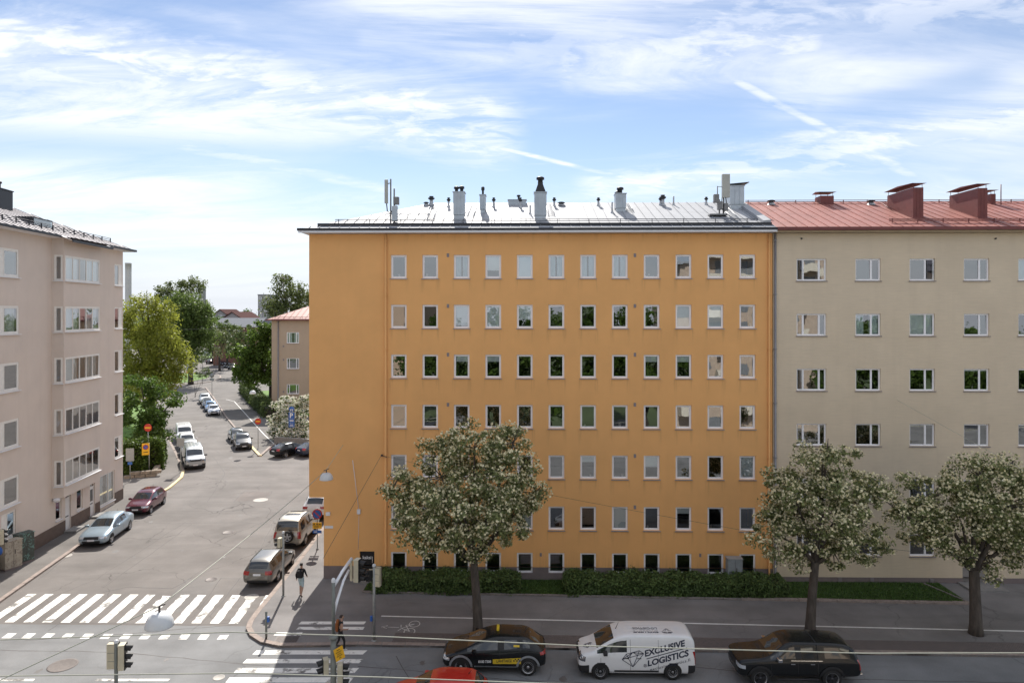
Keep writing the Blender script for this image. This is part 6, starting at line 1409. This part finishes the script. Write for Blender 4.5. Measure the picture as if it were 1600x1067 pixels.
def pole(root, h, r, m=M_pole, cap=True, r2=None):
    b = MB(); b.tube([(0, 0, -.05), (0, 0, h)], [r, r2 or r], 12); b.lathe([(r * 1.9, 0), (r * 1.9, .03), (r * 1.1, .05)], 12)
    if cap: b.lathe([(r * 1.25, h - .02), (r * 1.3, h + .05), (r * .8, h + .09), (0, h + .1)], 12, 1)
    return b.build('pole', [m, M_lampw], root)
def at(px, py, Y): p = onY(px, py, Y); return p
# signal mast with a long curved arm in the middle foreground
Ym = 25.2; p = onY(521, 905, Ym); mast = thing('signal_mast', 'tall traffic signal mast with curved silvery arm and yellow plate in the foreground', 'traffic light', (p.x, Ym, 0))
b = MB(); b.tube([(0, 0, 0), (0, 0, 4.0)], [.115, .105], 14); b.lathe([(.12, 3.9), (.17, 3.93), (.17, 4.02), (.10, 4.06)], 14); b.tube([(0, 0, 4.0), (0, 0, p.z - .06)], .066, 12); b.lathe([(.075, p.z - .1), (.085, p.z - .02), (.05, p.z + .05), (0, p.z + .07)], 12, 1); b.build('pole', [M_pole_d, M_lampw], mast)
e = onY(548, 873, 26.7); e = Vector((e.x - p.x, 26.7 - Ym, e.z)); tp = p.z
M_arm = mat('arm_glint_white', (.80, .80, .82), .35, metal=.3, var=.05)  # near-white base colour paints in the sun glint along the arm
b = MB(); b.tube([(0, 0, tp - .28), tuple(Vector((0, 0, tp - .28)).lerp(e, .5) + Vector((0, 0, .04))), tuple(e + Vector((.02, .05, 0)))], .06, 10)
lo = Vector((0, 0, tp - 1.35)); b.tube([tuple(lo), tuple(lo.lerp(e, .22) + Vector((0, -.02, .1))), tuple(lo.lerp(e, .55) + Vector((0, .05, .10))), tuple(e - Vector((.06, .05, .42)))], [.06, .055, .05, .045], 10); b.build('arm', M_arm, mast)
b = MB(); b.box(e.x - .03, e.x + .06, e.y - .03, e.y + .05, e.z - .85, e.z - .02); b.box(e.x, e.x + .3, e.y - .02, e.y + .02, e.z - .07, e.z - .03); b.box(e.x, e.x + .3, e.y - .02, e.y + .02, e.z - .83, e.z - .79); b.build('head_bracket', M_housing, mast)
signal_head(mast, (e.x + .27, e.y + .02, e.z - .88), -12, s=.95)
signal_head(mast, (-.30, .0, 2.62), 205, 2, .9); signal_head(mast, (.25, .02, 2.15), 15, 3, .9)
b = MB(); 
for z in (2.7, 3.15, 2.25, 2.95): b.box(-.32, .28, -.02, .02, z, z + .03)
b.build('head_bracket', M_housing, mast)
b = MB(); b.cbox(-.18, .18, -.01, .01, -.24, .24, .006); sg_ = b.build('yellow_plate', M_yel_s, mast, (.25, -.12, 3.42)); sg_.rotation_euler = (0, R(-14), R(38))
b = MB()
for i, (w_, z) in enumerate(((.07, .16), (.12, .08), (.09, 0), (.12, -.07), (.05, -.15))): b.box(-w_, w_ * .8, -.0135, -.0115, z - .012, z + .012)
b.build('plate_print', M_visor, sg_)
# signal post lower left
Yl = 25.0; p = onY(181.5, 1003, Yl); q = thing('signal_post', 'traffic signal post with two beige heads low in the left foreground', 'traffic light', (p.x, Yl, 0)); pole(q, p.z, .065, M_pole_d)
signal_head(q, (-.20, .10, p.z - 1.0), 95, s=1.0); signal_head(q, (.24, .0, p.z - .98), 14, s=1.0)
b = MB(); 
for z in (p.z - .18, p.z - .92): b.box(-.25, .26, -.02, .03, z, z + .04)
b.build('head_bracket', M_housing, q)
# signal pole by the zebra with a small head facing the side street
p = G(442.7, 931, .11); q = thing('signal_pole', 'grey signal pole beside the zebra crossing and the grey estate car', 'traffic light', (p.x, p.y, .1)); pole(q, 3.55, .062); signal_head(q, (-.2, 0, 2.75), 170, 2, .85)
b = MB()
for z in (2.85, 3.25): b.box(-.2, .05, -.02, .02, z, z + .03)
b.build('head_bracket', M_housing, q)
# push-button post at the kerb corner
p = G(416, 997, .11); q = thing('push_button_post', 'short grey post with a blue push button at the kerb corner', 'post', (p.x, p.y, .1)); b = MB(); b.tube([(0, 0, 0), (0, 0, 1.25)], .055, 10); b.lathe([(.06, 1.25), (.062, 1.3), (0, 1.33)], 10); b.build('pole', M_pole_d, q); b = MB(); b.cbox(.05, .16, -.06, .06, .82, 1.08, .02); b.build('button_box', M_blue_s, q); b = MB(); b.cbox(-.11, .11, -.11, .11, -.01, .025, .01); b.build('foot_plate', M_iron, q)
# signal pole in front of the hedge
p = G(584.5, 1000, .11); q = thing('signal_pole', 'pale signal pole standing before the black cellar door', 'traffic light', (p.x, p.y, .1)); pole(q, 3.62, .07); signal_head(q, (.16, .05, 2.62), 75, 3, 1.0); signal_head(q, (-.24, -.02, 2.9), 235, 2, .85, False)
b = MB(); b.cbox(-.19, -.07, -.06, .06, .95, 1.2, .02); b.build('button_box', M_blue_s, q); b = MB(); b.box(-.24, .16, -.02, .03, 3.42, 3.46); b.box(-.22, .16, -.02, .03, 2.98, 3.02); b.build('head_bracket', M_housing, q)
# signal at the left edge
p = G(-4, 905, .11); q = thing('signal_pole', 'signal pole cut by the left edge beside the utility cabinets', 'traffic light', (p.x, p.y, .1)); pole(q, 3.3, .06); signal_head(q, (.22, 0, 2.1), 60, 3, .95); b = MB(); b.lathe([(0, 0), (.3, 0), (.3, .012), (0, .012)], 20, 0, Matrix.Rotation(R(90), 4, 'X')); b.build('blue_sign', M_blue_s, q, (.1, -.1, 1.75))

# hanging street lamps and the wires that carry them
def lamp(label, loc, s=1.0, mast_h=None):
    q = thing('street_lamp', label, 'street lamp', loc, 0, 'dome street lamps'); b = MB()
    b.lathe([(.0, .34), (.10, .335), (.20, .30), (.29, .22), (.345, .11), (.365, .0), (.372, -.05), (.36, -.055), (.34, .0), (.25, .15), (0, .22)], 24)
    if s != 1: b.v = [tuple(Vector(v) * s) for v in b.v]
    b.build('lamp_shade', M_lampw, q); b = MB(); b.lathe([(.0, -.09 * s), (.12 * s, -.07 * s), (.2 * s, .02 * s), (.2 * s, .1 * s)], 14); b.build('bulb_cover', mat('lamp_lens', (.5, .52, .5), .2, var=0), q)
    b = MB(); b.tube([(0, 0, .33 * s), (0, 0, .5 * s)], .03 * s, 8); b.tube([(-.16 * s, 0, .44 * s), (.0, 0, .5 * s), (.16 * s, 0, .56 * s)], .02 * s, 6); b.build('hanger', M_iron, q)
    if mast_h: b = MB(); b.tube([(0, 0, .3), (.25, 0, .45), (.45, 0, .2), (.45, 0, -mast_h)], .06, 8); b.build('mast', M_pole, q)
    return q
l1, l2, l3 = onY(249, 975, 18.6), onY(510, 747.5, 38.0), onY(394.8, 614.5, 80)
lamp('large white dome lamp hanging over the zebra crossing in the foreground', l1, 1.0); lamp('white dome lamp hanging before the left end of the orange house', l2, 1.0); lamp('white dome lamp hanging before the small beige house', l3, 1.0)
p = onY(313, 537, 150); lamp('white dome lamp on a mast at the far bend', p, 1.25, p.z)
p = onY(335, 520, 185); lamp('farthest white dome lamp above the shrubs beside the brick building', p, 1.25, p.z)
def wire(label, pts, r=.012, m=M_wire, sag=0., grp='overhead wires'):
    pts = [Vector(p) for p in pts]; out = []
    for a, c in zip(pts[:-1], pts[1:]):
        n = 14
        for i in range(n): t = i / n; out.append(a.lerp(c, t) - Vector((0, 0, sag * 4 * t * (1 - t))))
    out.append(pts[-1]); b = MB(); b.tube(out, r, 5); return tag(b.build('overhead_wire', m), label, 'wire', grp)
h1, h2 = l1 + Vector((0, 0, .5)), l2 + Vector((0, 0, .5)); wa = onY(536, 695, FY)
wire('pale wire carrying the foreground dome lamp, running off at the lower left', [onY(-420, 1270, 13.5), onY(0, 1062, 16.5), h1], .014)
wire('pale diagonal wire between the two nearest dome lamps', [h1, h2], .014, sag=.12)
wire('short pale wire from the second dome lamp up to the orange wall', [h2, wa], .014)
wire('pale contact wire crossing the lower picture above the taxi', [(-60, 20.4, 7.0), onY(0, 999, 20.4), onY(360, 987, 20.4), onY(600, 994, 20.6), onY(904, 1008, 20.8), onY(1350, 1020, 21), (60, 21.4, 6.0)], .017)
wire('pale contact wire crossing the lowest edge above the red car', [(-60, 18.2, 6.8), onY(0, 1055.5, 18.2), onY(380, 1051, 18.2), onY(600, 1057.5, 18.4), onY(849, 1067, 18.6), (60, 19.2, 5.4)], .015)
wire('thin dark wire from the hook on the orange wall down to the lower left', [onY(596, 711, FY - .3), onY(505, 872, 31)], .010, M_wire_d)
wire('thin dark wire from the hook on the orange wall across the facade', [onY(596, 711, FY - .3), onY(870, 775, 37), onY(1200, 835, 33), onY(1600, 880, 29), (50, 22, 6)], .007, M_wire_d, .02)
wire('thin wire from the beige wall across its lower right windows', [onY(1402, 625, FY - .1), onY(1600, 735, 33), (40, 22, 8)], .009, M_wire)
wire('dark wire crossing the side street in front of the far trees', [onY(150, 513, 120), onY(330, 514, 125), onY(480, 520, 130)], .03, M_wire_d, .15)

# ---- traffic signs
def disc(b, r, y, mi, z=0, n=24, x=0): b.add([(x + math.cos(2 * math.pi * k / n) * r, y, z + math.sin(2 * math.pi * k / n) * r) for k in range(n)], [tuple(range(n))], mi)
def signpost(label, loc, h, deg=0, r=.04): 
    q = thing('traffic_sign', label, 'traffic sign', (loc.x, loc.y, loc.z), R(deg)); b = MB(); b.tube([(0, .05, -.05), (0, .05, h)], r, 8); b.lathe([(r * 2.5, 0), (r * 2.5, .08), (r, .1)], 8, 0, Matrix.Translation((0, .05, 0))); b.build('pole', M_pole, q); return q
def roundel(q, z, r, kind):
    b = MB(); mats = {'entry': [M_red_s, M_yel_s], 'parking': [M_red_s, M_blue_s], 'back': [M_sign_back, M_sign_back], 'cycle': [M_blue_s, M_white_p]}[kind]
    b.lathe([(0, .0), (r, .0), (r, .02), (0, .02)], 24, 0, Matrix.Rotation(R(90), 4, 'X') @ Matrix.Translation((0, 0, -.02)))
    if kind == 'entry': disc(b, r * .92, -.006, 0); b.box(-r * .72, r * .72, -.010, -.008, -r * .19, r * .19, 1)
    if kind == 'parking': disc(b, r * .80, -.006, 1); b.box(-r * .8, r * .8, -.010, -.008, -r * .11, r * .11, 0, Matrix.Rotation(R(45), 4, 'Y'))
    if kind == 'cycle': 
        b.box(-r * .6, r * .6, -.008, -.006, -r * .06, r * .06, 1); disc(b, r * .22, -.007, 1, -r * .4, 12, -r * .3); disc(b, r * .22, -.007, 1, -r * .4, 12, r * .3)
    return b.build('sign_disc', mats, q, (0, 0, z))
def plate(q, z, w, h, m, x=0, lines=(), lm=None, y=0):
    b = MB(); b.cbox(-w / 2, w / 2, -.004, .016, -h / 2, h / 2, .006)
    o = b.build('sign_plate', m, q, (x, y, z))
    if lines:
        b = MB()
        for (lx, lz, lw_, lh) in lines: b.box(lx - lw_ / 2, lx + lw_ / 2, -.009, -.007, lz - lh / 2, lz + lh / 2)
        b.build('plate_print', lm or M_visor, o)
    return o
YS = 45.5; p = onY(495.5, 803, YS); q = signpost('no-parking sign with yellow and blue plates at the corner of the orange house', Vector((p.x, YS, .1)), p.z + .3, 0, .035)
roundel(q, p.z - .1, .34, 'parking'); plate(q, p.z - .86, .62, .42, M_yel_s, 0, ((-.2, .1, .08, .1), (0, .1, .08, .1), (.17, .1, .12, .05), (-.05, -.08, .3, .05), (.0, 0, .6, .02))); plate(q, p.z - 1.28, .60, .2, M_blue_s, 0, ((-.1, 0, .2, .05),), M_white_p)
p = G(455.5, 692, .11); q = signpost('blue parking sign under a round blue sign before the flowering bush', p, 4.4); roundel(q, 4.1, .34, 'cycle'); plate(q, 3.36, .72, .72, M_blue_s); vs, fs = text_mesh('P', .8, .02); MB().add([(v.x - .24, -.010, v.y - .28) for v in vs], fs).build('sign_lettering', M_white_p, q, (0, 0, 3.36)); plate(q, 2.72, .72, .5, M_blue_s, 0, ((-.15, 0, .14, .2), (.02, 0, .1, .2), (.18, 0, .12, .2)), M_white_p); plate(q, 2.18, .72, .5, M_blue_s, 0, ((0, .05, .4, .06), (0, -.1, .5, .06)), M_white_p)
p = G(403, 702, .11); q = signpost('red no-entry sign on the right of the side street', p, 3.6); roundel(q, 3.25, .36, 'entry')
p = G(231, 733, .11); q = signpost('red no-entry sign above the hedge beside the pale house', p, 4.5); roundel(q, 4.2, .40, 'entry')
p = G(233, 741, .11); q = signpost('yellow plate with a blue no-parking roundel in front of the hedge', p, 3.1, 25); plate(q, 2.5, .66, 1.15, M_yel_s, -.3); b = MB(); disc(b, .25, -.012, 0, .2); disc(b, .19, -.014, 1, .2); b.box(-.19, .19, -.017, -.015, .18, .22, 0, Matrix.Translation((0, 0, .2)) @ Matrix.Rotation(R(45), 4, 'Y') @ Matrix.Translation((0, 0, -.2))); b.box(-.2, .2, -.014, -.012, -.32, -.26, 2); b.build('sign_print', [M_red_s, M_blue_s, M_visor], q, (-.3, 0, 2.5))
p = G(203, 752, .11); q = signpost('grey back of a traffic sign at the corner of the pale house', p, 3.0, 10); plate(q, 2.5, .72, 1.2, M_sign_back); plate(q, 1.7, .4, .25, M_blue_s)
p = G(282, 738, .11); q = signpost('grey back of a traffic sign beside the nearest silver van', p, 3.4); plate(q, 3.0, .75, .85, M_sign_back)
p = G(331, 622, .11); q = signpost('grey back of a round traffic sign at the far junction', p, 4.6, 0, .05); roundel(q, 4.2, .42, 'back'); plate(q, 3.45, .8, .45, M_sign_back)
p = G(294, 600, .11); q = signpost('blue and yellow signs on the far green island', p, 4.6, 0, .05); plate(q, 4.0, .7, .45, M_blue_s); plate(q, 3.4, .6, .5, M_blue_s); plate(q, 2.75, .8, .75, M_yel_s); b = MB(); disc(b, .22, -.012, 0); b.build('sign_print', M_blue_s, q, (0, 0, 2.75))
for px_, py_, lb in ((302, 566, 'orange warning triangle on a post left of the far black car'), (340.5, 560, 'orange warning triangle on a post beyond the far lawn')):
    p = G(px_, py_, .11); q = signpost(lb, p, 3.0, 0, .05); b = MB(); b.add([(-.5, -.01, -.45), (.5, -.01, -.45), (0, -.01, .42), (-.5, .01, -.45), (.5, .01, -.45), (0, .01, .42)], [(0, 1, 2), (5, 4, 3), (0, 3, 4, 1), (1, 4, 5, 2), (2, 5, 3, 0)]); b.build('sign_plate', mat('sign_orange', (.62, .16, .02), .5, var=.05), q, (0, 0, 2.6))

# ---- cabinets
def cabinet(label, loc, w, d, h, m, rz=0, plinth=True):
    q = thing('utility_cabinet', label, 'cabinet', loc, rz); b = MB(); b.cbox(-w / 2, w / 2, -d / 2, d / 2, .12, h, .02); b.build('housing', m, q); b = MB(); b.box(-w / 2 - .03, w / 2 + .03, -d / 2 - .03, d / 2 + .03, h + .001, h + .05); b.build('lid', m, q); b = MB(); b.box(-w / 2 + .03, w / 2 - .03, -d / 2 + .02, d / 2 - .02, 0, .12); b.build('base', M_plinth, q)
    b = MB(); b.box(-.008, .008, -d / 2 - .006, -d / 2 - .001, .16, h - .04); b.box(.06, .1, -d / 2 - .02, -d / 2 - .001, h * .55, h * .7); b.build('door_joint', M_iron, q); return q
def graffiti(name, base, c2):
    m = mat(name, base, .7, var=.2, scale=3, c2=None); nt = m.node_tree; N = nt.nodes; L = nt.links; p_ = N['Principled BSDF']; src = p_.inputs['Base Color'].links[0].from_socket
    tc = N.new('ShaderNodeTexCoord'); n = N.new('ShaderNodeTexNoise'); n.inputs['Scale'].default_value = 2.6; n.inputs['Distortion'].default_value = 2.5; n.inputs['Detail'].default_value = 2; L.new(tc.outputs['Object'], n.inputs[0]); r = N.new('ShaderNodeMapRange'); L.new(n.outputs[0], r.inputs[0]); r.inputs[1].default_value = .55; r.inputs[2].default_value = .6; r.inputs[4].default_value = .8
    mx = N.new('ShaderNodeMix'); mx.data_type = 'RGBA'; L.new(r.outputs[0], mx.inputs[0]); L.new(src, mx.inputs[6]); mx.inputs[7].default_value = tuple(c2) + (1,); L.new(mx.outputs[2], p_.inputs['Base Color']); return m
p = lp(14, 905); q0 = LM @ Vector((lp(10, 880).x - .1, -.75, .1)); q1 = LM @ Vector((lp(36, 870).x + .1, -.6, .1))
q0 = G(17, 888, .11); q1 = G(37, 878, .11)
cabinet('beige utility cabinet by the pale house near the left edge', (q0.x, q0.y, .1), 1.0, .6, 1.75, graffiti('cabinet_beige', (.40, .36, .29), (.24, .2, .17)), lrz + R(-90) + R(60))
cabinet('dark green utility cabinet with graffiti beside the beige one', (q1.x, q1.y, .1), .95, .6, 1.85, graffiti('cabinet_green', (.07, .085, .075), (.16, .30, .26)), lrz + R(-90) + R(60))
p = onY(1147, 902, 39.95); cabinet('grey metal utility cabinet on the lawn by the orange wall', (p.x, 39.95, .14), .84, .5, fz(871, 1147) - .0 + .05, mat('cabinet_grey', (.34, .37, .40), .5, metal=.3, var=.2, scale=3))
for k, px_ in enumerate((320.5, 326)): p = G(px_, 556, .11); cabinet(('pale' if k else 'left pale') + ' utility cabinet on the far green verge' + (' beside another' if k else ''), (p.x, p.y, .1), 1.1, .8, 2.2, mat('cabinet_pale', (.42, .44, .45), .6, var=.1))

# ---- mobile phone antennas on the orange roof
def antenna(label, px_pole, pyb, items, arms):
    p = roof_hit(px_pole, pyb); Y = p.y + FY; q = thing('phone_antenna', label, 'antenna', (p.x, Y, p.z)); k = Y / F
    for nm, x0, x1, y0, y1, m, d in items:
        a, c = onY(x0, y1, Y), onY(x1, y0, Y); b = MB(); b.cbox(a.x - p.x, c.x - p.x, -d / 2, d / 2, a.z - p.z, c.z - p.z, min(.03, (c.x - a.x) / 4)); b.build(nm, m, q)
    for pts, r, m in arms:
        b = MB(); b.tube([onY(x, y, Y) - Vector((p.x, Y, p.z)) + Vector((0, dy, 0)) for x, y, dy in pts], r, 6); b.build('mast' if r > .045 else 'cable', m, q)
    return q
M_panel = mat('antenna_panel', (.42, .42, .38), .5, var=.06); M_eq = mat('antenna_equipment', (.20, .20, .20), .6, var=.2, scale=6)
antenna('mobile phone antenna with upright panel on the left end of the silvery roof', 615, 348, [('panel', 601.2, 606.2, 281, 318, M_panel, .22), ('radio_unit', 615, 623.5, 308, 320, M_eq, .3), ('pedestal', 613, 621, 322, 346, M_tin, .35)], [([(610.5, 280, 0), (610.5, 350, 0)], .05, M_eq), ([(616, 295, 0), (616, 350, 0)], .05, M_eq), ([(610.5, 286, 0), (604, 288, 0)], .03, M_eq), ([(604, 318, 0), (605, 330, .05), (610, 334, 0), (614, 328, 0)], .035, M_visor), ([(610.5, 330, 0), (617, 330, 0)], .03, M_eq)])
antenna('mobile phone antenna with broad panel at the right end of the silvery roof', 1131, 338, [('panel', 1128, 1140, 272.5, 309, M_panel, .24), ('radio_unit', 1115, 1123, 304, 317, M_eq, .3), ('radio_unit', 1121, 1128, 315, 328, M_eq, .3), ('radio_unit', 1131, 1137, 318, 330, M_eq, .3), ('base_frame', 1107, 1135, 335, 337.5, M_eq, .7)], [([(1131, 300, .1), (1131, 338, .1)], .05, M_eq), ([(1121, 291, 0), (1121, 305, 0)], .03, M_eq), ([(1121, 292, 0), (1128, 292, 0)], .02, M_eq), ([(1124, 312, 0), (1124, 336, 0)], .05, M_eq), ([(1134, 309, 0), (1136, 318, .1), (1133, 330, 0)], .03, M_visor), ([(1107, 337, -.3), (1107, 341, -.3)], .03, M_eq), ([(1128, 309, 0), (1127, 322, 0), (1131, 333, 0)], .025, M_visor)])

# ================================================================== people
def person(label, loc, deg, J, fill, h=1.75, hair_c=(.02, .016, .013), extra=None, hairlen=.0):
    """one skinned body; J holds joint positions in metres for a 1.75 m figure (x right, y forward)"""
    root = thing('person', label, 'person', loc, R(deg)); root.scale = (h / 1.75,) * 3
    V = []; E = []; rad = []; seg = []
    def vert(p, r): V.append(Vector(p)); rad.append(r); return len(V) - 1
    def chain(start, pts, kind):
        a = start
        for p_, r in pts: b_ = vert(p_, r); E.append((a, b_)); seg.append((a, b_, kind)); a = b_
        return a
    pel = vert((0, 0, .95), (.155, .11)); ch = chain(pel, [((0, 0, 1.12), (.13, .095)), ((0, J['lean'], 1.32), (.16, .11))], 'torso'); nk = chain(ch, [((0, J['lean'] * 1.2, 1.46), (.075, .07))], 'torso')
    hd_ = chain(nk, [((0, J['lean'] * 1.3 + .01, 1.53), .055), ((0, J['lean'] * 1.4 + .02, 1.63), (.08, .10)), ((0, J['lean'] * 1.4 + .01, 1.71), (.065, .08))], 'head')
    nose = vert((0, J['lean'] * 1.4 + .125, 1.615), .014); E.append((hd_ - 1, nose)); seg.append((hd_ - 1, nose, 'head'))
    for s_, sd in ((-1, 'L'), (1, 'R')):
        e_, w_ = J['elbow' + sd], J['wrist' + sd]
        sh = chain(ch, [((s_ * .17, J['lean'], 1.40), .062)], 'torso'); el = chain(sh, [(e_, .043)], 'upper_arm'); wr = chain(el, [(w_, .030)], 'forearm')
        d = (Vector(w_) - Vector(e_)).normalized(); sdv = Vector((0, 1, 0)).cross(d).normalized() if abs(d.y) < .9 else Vector((1, 0, 0)); fw = d.cross(sdv).normalized()
        pm = chain(wr, [(Vector(w_) + d * .07, (.036, .018))], 'hand')
        for k, ln in enumerate((.075, .085, .08, .062)):
            base_ = Vector(w_) + d * .085 + fw * (k - 1.5) * .021; chain(pm, [(base_ + d * ln * .55, .0095), (base_ + d * ln * .9 - sdv * s_ * .028, .008)], 'hand')
        chain(wr, [(Vector(w_) + d * .05 + fw * .05, .011), (Vector(w_) + d * .09 + fw * .058 - sdv * s_ * .015, .009)], 'hand')
        k_, a_ = J['knee' + sd], J['ankle' + sd]
        hp = chain(pel, [((s_ * .095, 0, .88), .095)], 'hips'); kn = chain(hp, [(k_, .06)], 'thigh'); an = chain(kn, [((Vector(k_).lerp(Vector(a_), .4)), .055), (a_, .036)], 'shin'); t_ = Vector(a_) + Vector((s_ * .01, .0, 0)); lift = J.get('lift' + sd, 0)
        chain(an, [(t_ + Vector((0, -.04, -.045)), .036)], 'shoe'); chain(an, [(t_ + Vector((0, .09, -.05 - lift)), .038), (t_ + Vector((s_ * .01, .16, -.06 - lift * 1.6)), .028)], 'shoe')
    me = bpy.data.meshes.new('body'); me.from_pydata([tuple(v) for v in V], E, []); o = bpy.data.objects.new('body', me); COL.objects.link(o)
    sk = o.modifiers.new('skin', 'SKIN'); sk.use_smooth_shade = True; sub = o.modifiers.new('s', 'SUBSURF'); sub.levels = 2; sub.render_levels = 2
    for i, r in enumerate(rad): me.skin_vertices[0].data[i].radius = r if isinstance(r, tuple) else (r, r)
    me.skin_vertices[0].data[0].use_root = True
    bpy.context.view_layer.update(); ev = evaluated(o); bpy.data.objects.remove(o)
    mats = list({m.name: m for m in fill.values()}.values()); 
    ev.materials.clear()
    for m in mats: ev.materials.append(m)
    for p_ in ev.polygons:
        c = p_.center
        def away(s_):
            A, B = V[s_[0]], V[s_[1]]; t = (c - A).dot(B - A) / max(1e-6, (B - A).length_squared)
            return (c - A.lerp(B, max(0, min(1, t)))).length
        best = min(seg, key=away)
        k = best[2]
        if k == 'torso' and c.z < 1.02: k = 'hips'
        p_.material_index = mats.index(fill[k]); p_.use_smooth = True
    link('body', ev, root)
    hy_ = J['lean'] * 1.4 + .0; b = MB(); prof = []
    M4 = Matrix.Translation((0, hy_ - .012, 1.655)) @ Matrix.Diagonal((.088, .108, .105, 1)); n = 14
    vs = []; fs = []
    for i in range(8):
        ph = math.pi * .5 * i / 7 * 1.15
        for j in range(n): th = 2 * math.pi * j / n; drop = 1.0 if math.sin(th) < .35 else .55; a = ph * drop; vs.append(M4 @ Vector((math.sin(a) * math.cos(th), math.sin(a) * math.sin(th), math.cos(a))))
    for i in range(7):
        for j in range(n): fs.append((i * n + j, i * n + (j + 1) % n, (i + 1) * n + (j + 1) % n, (i + 1) * n + j))
    b.add(vs, fs, 0, True)
    if hairlen: b.tube([(0, hy_ - .07, 1.66), (0, hy_ - .115, 1.5), (.01, hy_ - .13, 1.66 - hairlen)], [.075, .085, .03], 10)
    b.build('hair', mat('hair_%d' % (hair_c[0] * 1000), hair_c, .6, var=.3, scale=20), root)
    b = MB()
    for s_ in (-1, 1): b.lathe([(0, .012), (.010, .008), (.012, 0)], 8, 0, Matrix.Translation((s_ * .032, hy_ + .095, 1.64)) @ Matrix.Rotation(R(-90), 4, 'X'))
    b.box(-.022, .022, hy_ + .094, hy_ + .104, 1.565, 1.572); b.build('face_features', M_visor, root)
    if extra: extra(root)
    return root
SKIN = mat('skin', (.42, .25, .18), .6, var=.05); C_blk = mat('cloth_black', (.016, .016, .018), .9, var=.25, scale=9, bump=.3, bscale=18); C_short = mat('cloth_pale_blue', (.42, .52, .55), .9, var=.12, scale=8, bump=.3, bscale=18); C_navy = mat('cloth_navy', (.02, .023, .035), .9, var=.2, scale=8); C_shoe = mat('shoe', (.10, .08, .07), .7, var=.2)
walkJ = dict(lean=.03, elbowL=(-.25, -.10, 1.13), wristL=(-.26, .02, .90), elbowR=(.25, .06, 1.14), wristR=(.22, .22, 1.0), kneeL=(-.10, .16, .50), ankleL=(-.10, .14, .09), kneeR=(.10, -.04, .48), ankleR=(.10, -.28, .13), liftR=.04)
def backpack(root): b = MB(); b.cbox(-.15, .15, -.28, -.10, 1.02, 1.42, .06); b.build('backpack', C_blk, root); b = MB(); [b.tube([(s_ * .11, -.12, 1.40), (s_ * .12, .02, 1.47), (s_ * .125, .13, 1.36), (s_ * .12, .02, 1.1)], .018, 6) for s_ in (-1, 1)]; b.build('strap', C_blk, root)
F1 = dict(torso=C_blk, upper_arm=C_blk, forearm=C_blk, hand=SKIN, head=SKIN, hips=C_short, thigh=C_short, shin=SKIN, shoe=C_shoe)
p = G(470.5, 930, .11); person('person in black jacket and pale shorts with a backpack walking away along the pavement', (p.x, p.y, .11), -4, walkJ, F1, 1.82, extra=backpack)
F2 = dict(torso=C_blk, upper_arm=SKIN, forearm=SKIN, hand=SKIN, head=SKIN, hips=C_blk, thigh=C_blk, shin=C_blk, shoe=mat('shoe_white', (.5, .5, .5), .7, var=.1))
p = G(532, 1016); w2 = dict(lean=.04, elbowL=(-.23, -.14, 1.14), wristL=(-.22, -.05, .90), elbowR=(.24, .02, 1.13), wristR=(.18, .22, 1.08), kneeL=(-.09, -.06, .48), ankleL=(-.09, -.30, .14), kneeR=(.09, .17, .50), ankleR=(.09, .16, .09), liftL=.04)
def shawl(root): b = MB(); b.tube([(-.10, -.10, 1.52), (-.12, -.14, 1.30), (-.10, -.15, 1.05), (-.09, -.13, .92)], [.06, .10, .10, .05], 10); b.build('long_scarf', mat('cloth_rust', (.30, .10, .03), .9, var=.25, scale=9), root)
person('person in black sleeveless top with a rust scarf stepping off the kerb behind the mast', (p.x, p.y, 0), -62, w2, F2, 1.68, (.035, .02, .015), extra=shawl)
p = G(376.5, 613, .11); person('distant person in dark clothes walking beside the far hedge', (p.x, p.y, .11), 20, walkJ, dict(torso=C_navy, upper_arm=mat('cloth_grey', (.25, .25, .26), .9, var=.1), forearm=SKIN, hand=SKIN, head=SKIN, hips=C_navy, thigh=C_navy, shin=C_navy, shoe=C_shoe), 1.85, extra=backpack)
